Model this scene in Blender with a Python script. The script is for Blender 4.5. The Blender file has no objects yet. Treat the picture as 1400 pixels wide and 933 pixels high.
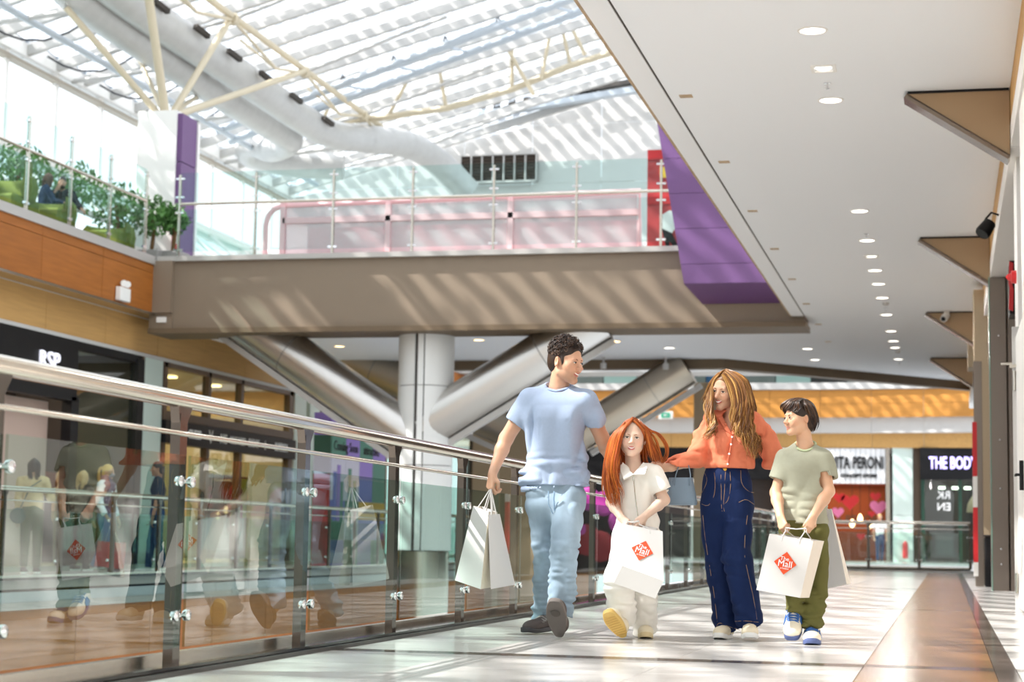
import bpy, math, random
import numpy as np
from mathutils import Vector, Matrix
rnd = random.Random(7)
SC = bpy.context.scene
COL = SC.collection
PI = math.pi

# ------------------------------------------------------------------ camera
F_PX, PITCH, YAW, ROLL, CAM_H = 2504.23, 0.107985, 0.233613, 0.016543, 0.57
def _cam():
    cy, sy, cp, sp = math.cos(YAW), math.sin(YAW), math.cos(PITCH), math.sin(PITCH)
    f = np.array([-sy*cp, cy*cp, sp]); r = np.array([cy, sy, 0.0]); u = np.cross(r, f)
    c, s = math.cos(ROLL), math.sin(ROLL)
    return np.array([c*r+s*u, -s*r+c*u, -f])
CM = _cam()
CPOS = np.array([0, 0, CAM_H])
def at(x, y, Y):
    """point of the place seen at (x, y) of the 1400x933 photograph, at distance Y along the corridor"""
    d = CM.T @ np.array([(x-700)/F_PX, -(y-466.5)/F_PX, -1.0])
    return CPOS + d*Y/d[1]
cam = bpy.data.cameras.new('camera')
cam.sensor_fit = 'HORIZONTAL'; cam.sensor_width = 36.0; cam.lens = F_PX/1400*36.0
cam.clip_end = 500
cam.dof.use_dof = True; cam.dof.focus_distance = 10.9; cam.dof.aperture_fstop = 3.2
camo = bpy.data.objects.new('camera', cam); COL.objects.link(camo)
camo.matrix_world = Matrix([[CM[0][i], CM[1][i], CM[2][i], CPOS[i]] for i in range(3)] + [[0, 0, 0, 1]])
SC.camera = camo

# ------------------------------------------------------------------ sky, sun, exposure
w = bpy.data.worlds.new('sky'); SC.world = w; w.use_nodes = True
bg = w.node_tree.nodes['Background']
bg.inputs[0].default_value = (0.87, 0.935, 1.0, 1); bg.inputs[1].default_value = 1.25
sun = bpy.data.lights.new('sun', 'SUN'); sun.energy = 9.0; sun.angle = math.radians(0.6); sun.color = (1.0, 0.96, 0.90)
suno = bpy.data.objects.new('sun', sun); COL.objects.link(suno)
SUN_DIR = Vector((0.80, 0.27, -0.92)).normalized()
suno.rotation_euler = SUN_DIR.to_track_quat('-Z', 'Y').to_euler()
SC.view_settings.view_transform = 'Standard'; SC.view_settings.look = 'None'
SC.view_settings.gamma = 1.0; SC.view_settings.use_curve_mapping = False
SC.view_settings.exposure = 0.52
try:
    SC.cycles.transparent_max_bounces = 24; SC.cycles.max_bounces = 8; SC.cycles.diffuse_bounces = 4
    SC.cycles.caustics_reflective = False; SC.cycles.caustics_refractive = False
    SC.cycles.sample_clamp_indirect = 6.0
except Exception:
    pass

# ------------------------------------------------------------------ materials
def lin(h):
    if isinstance(h, str):
        h = h.lstrip('#'); v = [int(h[i:i+2], 16)/255 for i in (0, 2, 4)]
    else:
        v = h
    return tuple(((c/12.92) if c <= 0.04045 else ((c+0.055)/1.055)**2.4) for c in v) + (1.0,)
def mat(name, col, rough=0.5, metal=0.0, var=0.0, vscale=3.0, stretch=(1, 1, 1), bump=0.0, bscale=40.0, bstretch=(1, 1, 1),
        emit=None, estr=0.0, attr=None, spec=0.5, objrand=0.0, sheen=0.0, coat=0.0, sss=0.0):
    m = bpy.data.materials.new(name); m.use_nodes = True
    nt = m.node_tree; N = nt.nodes; L = nt.links; p = N['Principled BSDF']
    c = lin(col)
    p.inputs['Base Color'].default_value = c; p.inputs['Roughness'].default_value = rough
    p.inputs['Metallic'].default_value = metal; p.inputs['Specular IOR Level'].default_value = spec*(0.25 if rough >= 0.7 else 1.0)
    if sheen: p.inputs['Sheen Weight'].default_value = sheen
    if coat: p.inputs['Coat Weight'].default_value = coat; p.inputs['Coat Roughness'].default_value = 0.05
    if sss:
        p.inputs['Subsurface Weight'].default_value = sss; p.inputs['Subsurface Radius'].default_value = (0.012, 0.005, 0.003)
        p.inputs['Subsurface Scale'].default_value = 1.0
    if emit is not None:
        p.inputs['Emission Color'].default_value = lin(emit); p.inputs['Emission Strength'].default_value = estr
    src = None
    tc = None
    def coord(st):
        nonlocal tc
        if tc is None: tc = N.new('ShaderNodeTexCoord')
        mp = N.new('ShaderNodeMapping'); mp.inputs['Scale'].default_value = st
        L.new(tc.outputs['Object'], mp.inputs['Vector']); return mp.outputs['Vector']
    if attr:
        a = N.new('ShaderNodeAttribute'); a.attribute_name = attr; src = a.outputs['Color']
    if var > 0:
        t = N.new('ShaderNodeTexNoise'); t.inputs['Scale'].default_value = vscale; t.inputs['Detail'].default_value = 5
        L.new(coord(stretch), t.inputs['Vector'])
        mr = N.new('ShaderNodeMapRange'); mr.inputs[1].default_value = 0.3; mr.inputs[2].default_value = 0.7
        mr.inputs[3].default_value = 1-var; mr.inputs[4].default_value = 1+var*0.6
        L.new(t.outputs['Fac'], mr.inputs[0])
        h = N.new('ShaderNodeVectorMath'); h.operation = 'SCALE'
        if src: L.new(src, h.inputs[0])
        else: h.inputs[0].default_value = c[:3]
        L.new(mr.outputs[0], h.inputs['Scale']); src = h.outputs[0]
    if objrand > 0:
        oi = N.new('ShaderNodeObjectInfo'); mr = N.new('ShaderNodeMapRange')
        mr.inputs[3].default_value = 1-objrand; mr.inputs[4].default_value = 1+objrand*0.5
        L.new(oi.outputs['Random'], mr.inputs[0])
        h = N.new('ShaderNodeVectorMath'); h.operation = 'SCALE'
        if src: L.new(src, h.inputs[0])
        else: h.inputs[0].default_value = c[:3]
        L.new(mr.outputs[0], h.inputs['Scale']); src = h.outputs[0]
    if src: L.new(src, p.inputs['Base Color'])
    if bump > 0:
        t = N.new('ShaderNodeTexNoise'); t.inputs['Scale'].default_value = bscale; t.inputs['Detail'].default_value = 4
        L.new(coord(bstretch), t.inputs['Vector'])
        b = N.new('ShaderNodeBump'); b.inputs['Strength'].default_value = bump; b.inputs['Distance'].default_value = 0.01
        L.new(t.outputs['Fac'], b.inputs['Height']); L.new(b.outputs[0], p.inputs['Normal'])
    return m
def glass_mat(name, tint, ior=1.5, rough=0.0, refl=1.0, haze=0.0):
    m = bpy.data.materials.new(name); m.use_nodes = True
    nt = m.node_tree; N = nt.nodes; L = nt.links
    N.remove(N['Principled BSDF']); out = N['Material Output']
    tr = N.new('ShaderNodeBsdfTransparent'); tr.inputs[0].default_value = tint + (1,)
    gl = N.new('ShaderNodeBsdfGlossy'); gl.inputs['Roughness'].default_value = rough
    fr = N.new('ShaderNodeFresnel'); fr.inputs['IOR'].default_value = ior
    mx = N.new('ShaderNodeMixShader')
    mul = N.new('ShaderNodeMath'); mul.operation = 'MULTIPLY'; mul.inputs[1].default_value = refl; mul.use_clamp = True
    ge = N.new('ShaderNodeNewGeometry'); inv = N.new('ShaderNodeMath'); inv.operation = 'SUBTRACT'; inv.inputs[0].default_value = 1.0
    L.new(ge.outputs['Backfacing'], inv.inputs[1])
    m3 = N.new('ShaderNodeMath'); m3.operation = 'MULTIPLY'
    L.new(fr.outputs[0], mul.inputs[0]); L.new(mul.outputs[0], m3.inputs[0]); L.new(inv.outputs[0], m3.inputs[1]); L.new(m3.outputs[0], mx.inputs[0])
    base = tr.outputs[0]
    if haze:
        df = N.new('ShaderNodeBsdfDiffuse'); df.inputs[0].default_value = (0.8, 0.85, 0.85, 1)
        m2 = N.new('ShaderNodeMixShader'); m2.inputs[0].default_value = haze
        L.new(tr.outputs[0], m2.inputs[1]); L.new(df.outputs[0], m2.inputs[2]); base = m2.outputs[0]
    L.new(base, mx.inputs[1]); L.new(gl.outputs[0], mx.inputs[2]); L.new(mx.outputs[0], out.inputs[0])
    return m
def roof_mat():
    """clear roof sheeting printed with rows of short translucent dashes, plus broader translucent bands added to cast sun streaks"""
    m = bpy.data.materials.new('roof_sheet'); m.use_nodes = True
    nt = m.node_tree; N = nt.nodes; L = nt.links
    N.remove(N['Principled BSDF']); out = N['Material Output']
    geo = N.new('ShaderNodeNewGeometry')
    sep = N.new('ShaderNodeSeparateXYZ'); L.new(geo.outputs['Position'], sep.inputs[0])
    def mth(op, a, b=None):
        n = N.new('ShaderNodeMath'); n.operation = op
        for i, v in enumerate((a, b)):
            if v is None: continue
            if isinstance(v, (int, float)): n.inputs[i].default_value = v
            else: L.new(v, n.inputs[i])
        return n.outputs[0]
    X, Y = sep.outputs[0], sep.outputs[1]
    row = mth('FLOOR', mth('MULTIPLY', Y, 5.2))
    xs = mth('ADD', mth('MULTIPLY', X, 2.3), mth('MULTIPLY', row, 0.5))
    d1 = mth('LESS_THAN', mth('FRACT', xs), 0.5)
    d2 = mth('LESS_THAN', mth('FRACT', mth('MULTIPLY', Y, 5.2)), 0.45)
    dash = mth('MULTIPLY', d1, d2)
    band = mth('LESS_THAN', mth('FRACT', mth('MULTIPLY', mth('ADD', X, mth('MULTIPLY', Y, 0.30)), 2.0)), 0.48)  # bands shaped to throw sun streaks into the hall
    tr = N.new('ShaderNodeBsdfTransparent'); tr.inputs[0].default_value = (0.88, 0.89, 0.91, 1)
    df = N.new('ShaderNodeBsdfTranslucent'); df.inputs[0].default_value = (0.20, 0.23, 0.27, 1)
    d0 = N.new('ShaderNodeBsdfTranslucent'); d0.inputs[0].default_value = (0.55, 0.57, 0.60, 1)
    m1 = N.new('ShaderNodeMixShader'); m2 = N.new('ShaderNodeMixShader')
    L.new(mth('MULTIPLY', band, 0.8), m1.inputs[0]); L.new(tr.outputs[0], m1.inputs[1]); L.new(d0.outputs[0], m1.inputs[2])
    L.new(mth('MULTIPLY', dash, 0.9), m2.inputs[0]); L.new(m1.outputs[0], m2.inputs[1]); L.new(df.outputs[0], m2.inputs[2])
    L.new(m2.outputs[0], out.inputs[0])
    return m

M = {}
M['floor'] = mat('polished_marble', '#D2CFCB', 0.17, var=0.06, vscale=2.2, stretch=(0.6, 2.5, 1), objrand=0.04)
M['floor_brown'] = mat('brown_marble', '#87623C', 0.2, var=0.26, vscale=2.6, stretch=(0.5, 3.2, 1), objrand=0.10)
M['floor_dark'] = mat('dark_granite', '#5C524C', 0.14, var=0.15, vscale=8, objrand=0.06)
M['grout'] = mat('grout', '#8E8A84', 0.7)
M['ceil'] = mat('white_plaster', '#F4F6F9', 0.85)
M['ceil2'] = mat('white_ceiling_band', '#F2F3F5', 0.8)
M['line'] = mat('shadow_gap', '#5A5652', 0.9)
M['steel'] = mat('brushed_steel', '#C9C2B6', 0.22, 1.0, bump=0.03, bscale=30, bstretch=(1, 1, 40))
M['rail'] = mat('polished_rail', '#D6CDC0', 0.16, 1.0)
M['postm'] = mat('bronze_tinted_steel', '#635B54', 0.2, 1.0, bump=0.04, bscale=12)
M['pier'] = mat('brushed_brown_steel', '#8E837A', 0.28, 1.0, bump=0.03, bscale=14)
M['kerb'] = mat('black_polished_steel', '#2B2725', 0.1, 1.0)
M['kerbd'] = mat('kerb_edge', '#2B2622', 0.4)
M['chrome'] = mat('chrome', '#E6E6E8', 0.08, 1.0)
M['tube'] = mat('satin_steel', '#CFCBC6', 0.32, 1.0)
M['tube_dark'] = mat('satin_steel_shade_tint', '#B9AE9E', 0.34, 1.0)  # darker copy of the satin steel, shade put into its colour
M['flange'] = mat('grey_flange', '#BDBBB8', 0.4, 0.3)
M['beam'] = mat('taupe_paint', '#877765', 0.55)
M['beam_dark'] = mat('taupe_dark', '#6E5C46', 0.6)
M['coping'] = mat('coping_metal', '#B9B5B0', 0.4, 0.3)
M['wood'] = mat('orange_veneer', '#A4632A', 0.55, spec=0.25, var=0.16, vscale=2.0, stretch=(6, 0.6, 9), objrand=0.06)
M['woodl'] = mat('light_veneer', '#CFA265', 0.55, spec=0.25, var=0.10, vscale=2.0, stretch=(6, 0.5, 10), objrand=0.05)
M['woodfar'] = mat('amber_veneer', '#C98A3E', 0.5, var=0.16, vscale=1.2, stretch=(0.6, 3, 8), objrand=0.06)
M['edgewood'] = mat('raw_wood_edge', '#B9A184', 0.7, var=0.2, vscale=6)
M['purple'] = mat('purple_cladding', '#684678', 0.45)
M['white'] = mat('white_paint', '#F2F0EC', 0.5)
M['clad'] = mat('white_cladding', '#E9EAE8', 0.35)
M['mint'] = mat('pale_mint_panel', '#CFDFD8', 0.3)
M['black'] = mat('black_panel', '#151416', 0.45, spec=0.25)
M['grey'] = mat('mid_grey', '#8B8884', 0.5)
M['greyl'] = mat('light_grey', '#C7C5C2', 0.5)
M['slab'] = mat('slab_edge_grey', '#8E8B86', 0.5)
M['brownf'] = mat('brown_frame', '#5F4A38', 0.45)
M['tan'] = mat('tan_column', '#AE9B80', 0.6)
M['bracket'] = mat('tan_bracket', '#A98C6A', 0.45)
M['glass'] = glass_mat('railing_glass', (0.80, 0.91, 0.87), 1.95, 0.0, 1.0)
M['glass2'] = glass_mat('balcony_glass', (0.86, 0.95, 0.94), 1.45, 0.0, 0.7)
M['glassw'] = glass_mat('window_glass', (0.97, 0.99, 1.0), 1.2, 0.0, 0.6)
M['glasse'] = mat('glass_edge', '#7FA898', 0.1)
M['pinkmesh'] = None
M['bstrip'] = mat('bronze_mirror_strip', '#8F8073', 0.22, 0.9)
M['head'] = mat('window_head_trim', '#A39A8C', 0.6)
M['roof'] = roof_mat()
M['truss'] = mat('cream_steel', '#C9BDA3', 0.5)
M['trussb'] = mat('blue_grey_steel', '#B7C0C8', 0.4)
M['purlin'] = mat('white_purlin', '#B9B8B5', 0.6)
M['duct'] = mat('galvanised_duct', '#BDBDBB', 0.42, 0.15, var=0.05, vscale=4)
M['ductgap'] = mat('duct_slot', '#4A4642', 0.7)
M['cable'] = mat('black_cable', '#24242A', 0.6)
M['red'] = mat('red_paint', '#C8262B', 0.35)
M['redp'] = mat('red_poster', '#C23A3C', 0.5, var=0.3, vscale=3)
M['yellow'] = mat('yellow', '#F2C33A', 0.5)
M['leaf'] = mat('leaf_green', '#4F7D38', 0.5, var=0.35, vscale=5)
M['trunk'] = mat('trunk_bark', '#6A5238', 0.8)
M['olive'] = mat('olive_upholstery', '#6E7638', 0.8)
M['pink'] = mat('pink_frame', '#E8B9BC', 0.5)
M['wallend'] = mat('end_wall_panel', '#CFCDCA', 0.5)
M['lamp'] = mat('lamp_glow', '#FFFFFF', 0.5, emit='#FFF6E8', estr=3.0)
M['lampw'] = mat('warm_lamp_glow', '#FFE2A8', 0.5, emit='#FFD79A', estr=4.0)
M['sign'] = mat('sign_glow', '#FFFFFF', 0.5, emit='#E8E6FF', estr=0.45)
M['ledstrip'] = mat('amber_strip', '#FFC860', 0.5, emit='#FFB540', estr=2.0)
M['shopback'] = mat('shop_beige', '#C9B79C', 0.7)
M['shoppink'] = mat('shop_rose_beige', '#CDB3A6', 0.7)
M['shopdark'] = mat('shop_dark', '#3A3230', 0.6)
M['shopwarm'] = mat('shop_amber', '#C28F4C', 0.6)
M['shopred'] = mat('shop_red_brown', '#9C4A2A', 0.6)
M['paper'] = mat('white_paper', '#D6D3D0', 0.6, bump=0.05, bscale=6)
M['papertan'] = mat('paper_shade_tint', '#E6DDD0', 0.6)  # warm copy of the paper, tinted for the shaded gusset sides
M['logo'] = mat('orange_red_print', '#DD4A18', 0.55)
M['ink'] = mat('white_print', '#FFFFFF', 0.55)
M['inkb'] = mat('black_letters', '#1B1A1C', 0.5)

# ------------------------------------------------------------------ mesh building
class MB:
    def __init__(s): s.v = []; s.f = []
    def box(s, x0, x1, y0, y1, z0, z1):
        n = len(s.v)
        s.v += [(x0, y0, z0), (x1, y0, z0), (x1, y1, z0), (x0, y1, z0), (x0, y0, z1), (x1, y0, z1), (x1, y1, z1), (x0, y1, z1)]
        s.f += [tuple(n+i for i in q) for q in ((0, 3, 2, 1), (4, 5, 6, 7), (0, 1, 5, 4), (1, 2, 6, 5), (2, 3, 7, 6), (3, 0, 4, 7))]
        return s
    def bbox(s, x0, x1, y0, y1, z0, z1, b=0.004):
        """box with chamfered upright edges and rims"""
        n = len(s.v)
        def ring(z, i): return [(x0+i, y0+b, z), (x0+b, y0+i, z), (x1-b, y0+i, z), (x1-i, y0+b, z), (x1-i, y1-b, z), (x1-b, y1-i, z), (x0+b, y1-i, z), (x0+i, y1-b, z)]
        for z, i in ((z0, b*0.8), (z0+b, 0), (z1-b, 0), (z1, b*0.8)): s.v += ring(z, i)
        for r in range(3):
            for k in range(8):
                a = n+r*8+k; c = n+r*8+(k+1) % 8
                s.f.append((a, c, c+8, a+8))
        s.f.append(tuple(n+7-k for k in range(8))); s.f.append(tuple(n+24+k for k in range(8)))
        return s
    def obox(s, c, u, v, w_):
        """box from centre and three half-extent vectors"""
        c, u, v, w_ = map(np.asarray, (c, u, v, w_)); n = len(s.v)
        for sz in (-1, 1):
            for sx, sy in ((-1, -1), (1, -1), (1, 1), (-1, 1)): s.v.append(tuple(c+u*sx+v*sy+w_*sz))
        s.f += [tuple(n+i for i in q) for q in ((0, 3, 2, 1), (4, 5, 6, 7), (0, 1, 5, 4), (1, 2, 6, 5), (2, 3, 7, 6), (3, 0, 4, 7))]
        return s
    def beam(s, a, b, wd, hg):
        a, b = np.asarray(a, float), np.asarray(b, float); d = (b-a); L = np.linalg.norm(d); d = d/L
        up = np.array([0, 0, 1.0]) if abs(d[2]) < 0.95 else np.array([0, 1.0, 0])
        sd = np.cross(d, up); sd /= np.linalg.norm(sd); u2 = np.cross(sd, d)
        return s.obox((a+b)/2, d*L/2, sd*wd/2, u2*hg/2)
    def tube(s, pts, r, n=10, cap=True, flat=1.0, closed=False):
        P = [np.asarray(p, float) for p in pts]; m = len(P)
        R = r if isinstance(r, (list, tuple, np.ndarray)) else [r]*m
        T = [(P[(i+1) % m]-P[i-1]) if closed else (P[min(i+1, m-1)]-P[max(i-1, 0)]) for i in range(m)]
        T = [t/(np.linalg.norm(t)+1e-12) for t in T]
        ref = np.array([0, 0, 1.0]) if abs(T[0][2]) < 0.9 else np.array([1.0, 0, 0])
        u = np.cross(T[0], ref); u /= np.linalg.norm(u)
        base = len(s.v)
        for i in range(m):
            u = u-T[i]*(u@T[i]); u /= (np.linalg.norm(u)+1e-12); v = np.cross(T[i], u)
            for k in range(n):
                a = 2*PI*k/n
                s.v.append(tuple(P[i]+R[i]*(math.cos(a)*u+flat*math.sin(a)*v)))
        for i in range(m if closed else m-1):
            for k in range(n):
                a = base+i*n+k; b_ = base+i*n+(k+1) % n; j = ((i+1) % m)
                c = base+j*n+(k+1) % n; d = base+j*n+k
                s.f.append((a, b_, c, d))
        if cap and not closed:
            s.f.append(tuple(base+n-1-k for k in range(n))); s.f.append(tuple(base+(m-1)*n+k for k in range(n)))
        return s
    def lathe(s, prof, c=(0, 0, 0), n=20, axis=(0, 0, 1)):
        """profile [(r, h)] around an axis"""
        ax = np.asarray(axis, float); ax /= np.linalg.norm(ax)
        ref = np.array([1.0, 0, 0]) if abs(ax[0]) < 0.9 else np.array([0, 1.0, 0])
        u = np.cross(ax, ref); u /= np.linalg.norm(u); v = np.cross(ax, u); c = np.asarray(c, float); base = len(s.v)
        for r, h in prof:
            for k in range(n):
                a = 2*PI*k/n; s.v.append(tuple(c+ax*h+r*(math.cos(a)*u+math.sin(a)*v)))
        for i in range(len(prof)-1):
            for k in range(n):
                a = base+i*n+k; b_ = base+i*n+(k+1) % n
                s.f.append((a, b_, b_+n, a+n))
        s.f.append(tuple(base+n-1-k for k in range(n))); s.f.append(tuple(base+(len(prof)-1)*n+k for k in range(n)))
        return s
    def prism(s, poly, d):
        """polygon (3D points) pushed along vector d"""
        n = len(s.v); m = len(poly); d = np.asarray(d, float)
        s.v += [tuple(np.asarray(p, float)) for p in poly]+[tuple(np.asarray(p, float)+d) for p in poly]
        s.f.append(tuple(n+i for i in range(m))); s.f.append(tuple(n+2*m-1-i for i in range(m)))
        for i in range(m): s.f.append((n+i, n+m+i, n+m+(i+1) % m, n+(i+1) % m))
        return s
    def mesh(s, name):
        me = bpy.data.meshes.new(name); me.from_pydata([tuple(float(c) for c in v) for v in s.v], [], s.f); me.validate(); return me
    def build(s, name, m, parent=None, smooth=False, recalc=True):
        me = s.mesh(name)
        if recalc:
            import bmesh
            b = bmesh.new(); b.from_mesh(me); bmesh.ops.recalc_face_normals(b, faces=b.faces); b.to_mesh(me); b.free()
        if m: me.materials.append(m)
        if smooth:
            me.polygons.foreach_set('use_smooth', [True]*len(me.polygons))
            try: me.set_sharp_from_angle(angle=math.radians(40))
            except Exception: pass
        return link(name, me, parent)
def link(name, me, parent=None):
    o = bpy.data.objects.new(name, me); COL.objects.link(o)
    if parent is not None:
        o.parent = parent
        if parent.parent is None: o.matrix_parent_inverse = Matrix.Translation(-Vector(parent.location))
    return o
def tag(o, label=None, cat=None, group=None, kind=None):
    if label: o['label'] = label
    if cat: o['category'] = cat
    if group: o['group'] = group
    if kind: o['kind'] = kind
    return o
def thing(name, loc, label, cat, group=None):
    o = bpy.data.objects.new(name, None); COL.objects.link(o); o.location = tuple(float(c) for c in loc); o.empty_display_size = 0.1
    return tag(o, label, cat, group)
def struct(name, mb, m, label=None, parent=None, smooth=False):
    o = mb.build(name, m, parent, smooth)
    if parent is None: o['kind'] = 'structure'
    if label: o['label'] = label
    return o
def senv(name, label=None):
    o = bpy.data.objects.new(name, None); COL.objects.link(o); o['kind'] = 'structure'
    if label: o['label'] = label
    return o
def copy_tree(o, parent=None, off=None):
    c = o.copy(); COL.objects.link(c)
    if parent is not None: c.parent = parent
    elif off is not None: c.location = Vector(o.location)+Vector(off)
    for ch in list(o.children): copy_tree(ch, c)
    return c
def text(name, s, size, loc, xd, yd, m, parent=None, extrude=0.004, bold=0.0, align='CENTER', xs=1.0, spacing=1.0):
    cu = bpy.data.curves.new(name, 'FONT'); cu.body = s; cu.size = size; cu.extrude = extrude; cu.offset = bold
    cu.align_x = align; cu.align_y = 'CENTER'; cu.resolution_u = 3; cu.space_character = spacing
    t = bpy.data.objects.new(name, cu); COL.objects.link(t)
    dg = bpy.context.evaluated_depsgraph_get(); me = bpy.data.meshes.new_from_object(t.evaluated_get(dg))
    bpy.data.objects.remove(t); bpy.data.curves.remove(cu)
    xd = np.asarray(xd, float); xd /= np.linalg.norm(xd); yd = np.asarray(yd, float); yd /= np.linalg.norm(yd); zd = np.cross(xd, yd); zd /= np.linalg.norm(zd)
    n = len(me.vertices); co = np.empty(n*3, np.float32); me.vertices.foreach_get('co', co); co = co.reshape(-1, 3)
    out = np.asarray(loc, float)+co[:, :1]*xs*xd+co[:, 1:2]*yd+co[:, 2:3]*zd
    me.vertices.foreach_set('co', out.astype(np.float32).ravel()); me.update(); me.materials.clear(); me.materials.append(m)
    return link(name, me, parent)

# ================================================================== SETTING
# ---- floor: tiles with open joints, dark cross bands every 8.1 m
fl = struct('floor', MB().box(-3.34, 3.0, -3, 46.3, -0.4, -0.012), M['grout'])
XS = [(-3.04, -2.17, 'floor', 'tile'), (-2.17, -1.30, 'floor', 'tile'), (-1.30, -0.39, 'floor', 'tile'),
      (-0.39, 0.21, 'floor_brown', 'brown_tile'), (0.21, 0.31, 'floor_dark', 'border_tile'), (0.31, 1.18, 'floor', 'tile')]
bands = [0.9+8.085*k for k in range(0, 6)]
meshes = {}
for a, b in zip(bands[:-1], bands[1:]):
    n = 9; st = (b-a-0.2)/n
    for (x0, x1, mk, nm) in XS:
        key = (x0, round(st, 4))
        if key not in meshes:
            q = MB().bbox(0.0015, x1-x0-0.0015, 0.0015, st-0.0015, -0.012, 0, 0.001); me = q.mesh(nm); me.materials.append(M[mk]); meshes[key] = me
        for i in range(n):
            if a+0.1+(i+1)*st < 5.0: continue
            t = link(nm, meshes[key], fl); t.location = (x0, a+0.1+i*st, 0)
    if b > 5:
        for (x0, x1, mk, nm) in XS:
            MB().bbox(x0+0.001, x1-0.001, b-0.098, b+0.098, -0.012, 0, 0.001).build('dark_band_tile', M['floor_dark'], fl)
MB().box(-3.04, 0.31, 45.95, 46.3, -0.012, 0.0).build('threshold_tile', M['floor_brown'], fl)
M['edgep'] = mat('blue_grey_panel', '#92999C', 0.4)
# ---- lower level and the opposite walkway
struct('floor_lower', MB().box(-16, -3.34, -5, 75, -5.7, -5.5), M['floor'], 'pale floor of the level below the railings')
ow = struct('floor_opposite', MB().box(-16, -11.75, 4, 62, -0.95, -0.055), M['slab'], 'walkway across the void along the shop fronts')
MB().box(-11.75, -11.5, 4, 62, -0.165, -0.05).build('slab_edge', M['slab'], ow)
MB().box(-11.75, -11.62, 4, 62, -0.20, -0.165).build('shadow_gap', M['line'], ow)
for k in range(24): MB().box(-11.75, -11.52, 4+k*2.4, 4+k*2.4+2.39, -0.335, -0.20).build('edge_panel', M['edgep'], ow)
MB().box(-11.75, -11.50, 4, 62, -0.43, -0.335).build('edge_trim', M['slab'], ow)
for k in range(24): MB().box(-11.85, -11.56, 4+k*2.4, 4+k*2.4+2.385, -2.3, -0.43).build('fascia_panel', M['wood'], ow)
MB().box(-15.99, -11.8, 4, 62, -0.055, -0.05).build('walkway_paving', M['floor'], ow)
struct('wall_lower', MB().box(-16.2, -15.9, -5, 75, -5.5, -0.9), M['shopwarm'], 'shop level under the opposite walkway')
struct('floor_far', MB().box(-20, 6, 64, 76, -0.5, -0.02), M['floor'], 'floor of the far walkway beyond the end railing')

# ---- ceiling over the walkway
ce = struct('ceiling', MB().prism([(-2.53, -3, 4.78), (-2.53, 34.6, 4.78), (-15.5, 34.6, 4.78), (-15.5, 42.0, 4.78), (-4.95, 42.0, 4.78), (0.62, 48.3, 4.78), (0.62, -3, 4.78)], (0, 0, 0.3)), M['ceil'])
MB().box(-2.77, -2.545, -3, 34.3, 4.765, 4.98).build('edge_band', M['ceil2'], ce)
MB().box(-2.546, -2.529, -3, 34.3, 4.777, 4.85).build('shadow_gap', M['line'], ce)
MB().box(-2.80, -2.77, -3, 34.0, 4.765, 5.0).build('wood_edge', M['edgewood'], ce)
for i in range(8):
    y = 16.92+3.07*i
    MB().box(-2.43, -2.31, y-0.05, y+0.05, 4.772, 4.79).build('vent_slot', M['edgewood'], ce)
MB().prism([(-15.6, 41.9, 4.57), (-4.95, 41.9, 4.57), (0.62, 48.2, 4.57), (0.62, 48.6, 4.57), (-5.1, 42.3, 4.57), (-15.6, 42.3, 4.57)], (0, 0, 0.6)).build('edge_beam', M['beam_dark'], ce)
# downlights
def downlight(x, y, z, r, m, lab, grp, power=0.0):
    t = thing('downlight', (x, y, z), lab, 'ceiling light', grp)
    MB().lathe([(r*0.8, 0.004), (r*0.84, -0.008), (r, -0.006), (r, 0.004)], (x, y, z), 20).build('ring', M['white'], t, True)
    MB().lathe([(r*0.8, -0.003), (r*0.8, 0.003)], (x, y, z), 20).build('diffuser', m, t)
    if power:
        l = bpy.data.lights.new('downlight_lamp', 'AREA'); l.shape = 'DISK'; l.size = 2*r*0.8; l.energy = power; l.color = (1.0, 0.98, 0.95)
        o = bpy.data.objects.new('downlight_lamp', l); COL.objects.link(o); o.location = (x, y, z-0.02)
DORD = ('first added out of view', 'second added out of view', 'third added out of view', 'fourth added out of view', 'nearest in view', 'second in view', 'third in view', 'fourth in view', 'fifth in view', 'sixth in view', 'seventh in view', 'eighth in view', 'ninth in view', 'tenth in view', 'eleventh in view', 'farthest')  # first four lamps are unseen, added to light the people from above and in front
for y in (2.6, 5.7, 8.8, 11.8, 14.87, 17.3, 23.25, 25.55, 28.4, 29.9, 31.6, 33.95, 36.6, 38.4, 39.7, 42.2):
    downlight(-1.04, y, 4.778, 0.125, M['lamp'], ('round downlight of the long ceiling row, %s from the viewpoint' % DORD[(2.6, 5.7, 8.8, 11.8, 14.87, 17.3, 23.25, 25.55, 28.4, 29.9, 31.6, 33.95, 36.6, 38.4, 39.7, 42.2).index(y)]), 'downlights along the walkway ceiling', 28.0 if y > 14 else 12.0)
for y in (36.7, 39.8, 42.2):
    downlight(-2.9, y, 4.778, 0.13, M['lamp'], '%s downlight of the short row behind the end of the taupe beam' % {36.7: 'nearest', 39.8: 'middle', 42.2: 'farthest'}[y], 'downlights behind the beam end')
for x, y, m, wh in ((-11.7, 36.4, 'lampw', 'left of the white column'), (-9.65, 37.5, 'lampw', 'just right of the white column'), (-8.7, 36.2, 'lampw', 'beside the right-rising steel tube'), (-5.75, 36.1, 'lamp', 'nearest right of the steel tube'), (-5.85, 39.4, 'lamp', 'farthest right of the steel tube'), (-6.8, 38.0, 'lampw', 'close behind the steel tube'), (-13.1, 38.5, 'lampw', 'behind the left-rising steel tube')):
    downlight(x, y, 4.778, 0.14, M[m], 'round downlight under the upper bridge, '+wh, 'downlights under the bridge')
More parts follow.
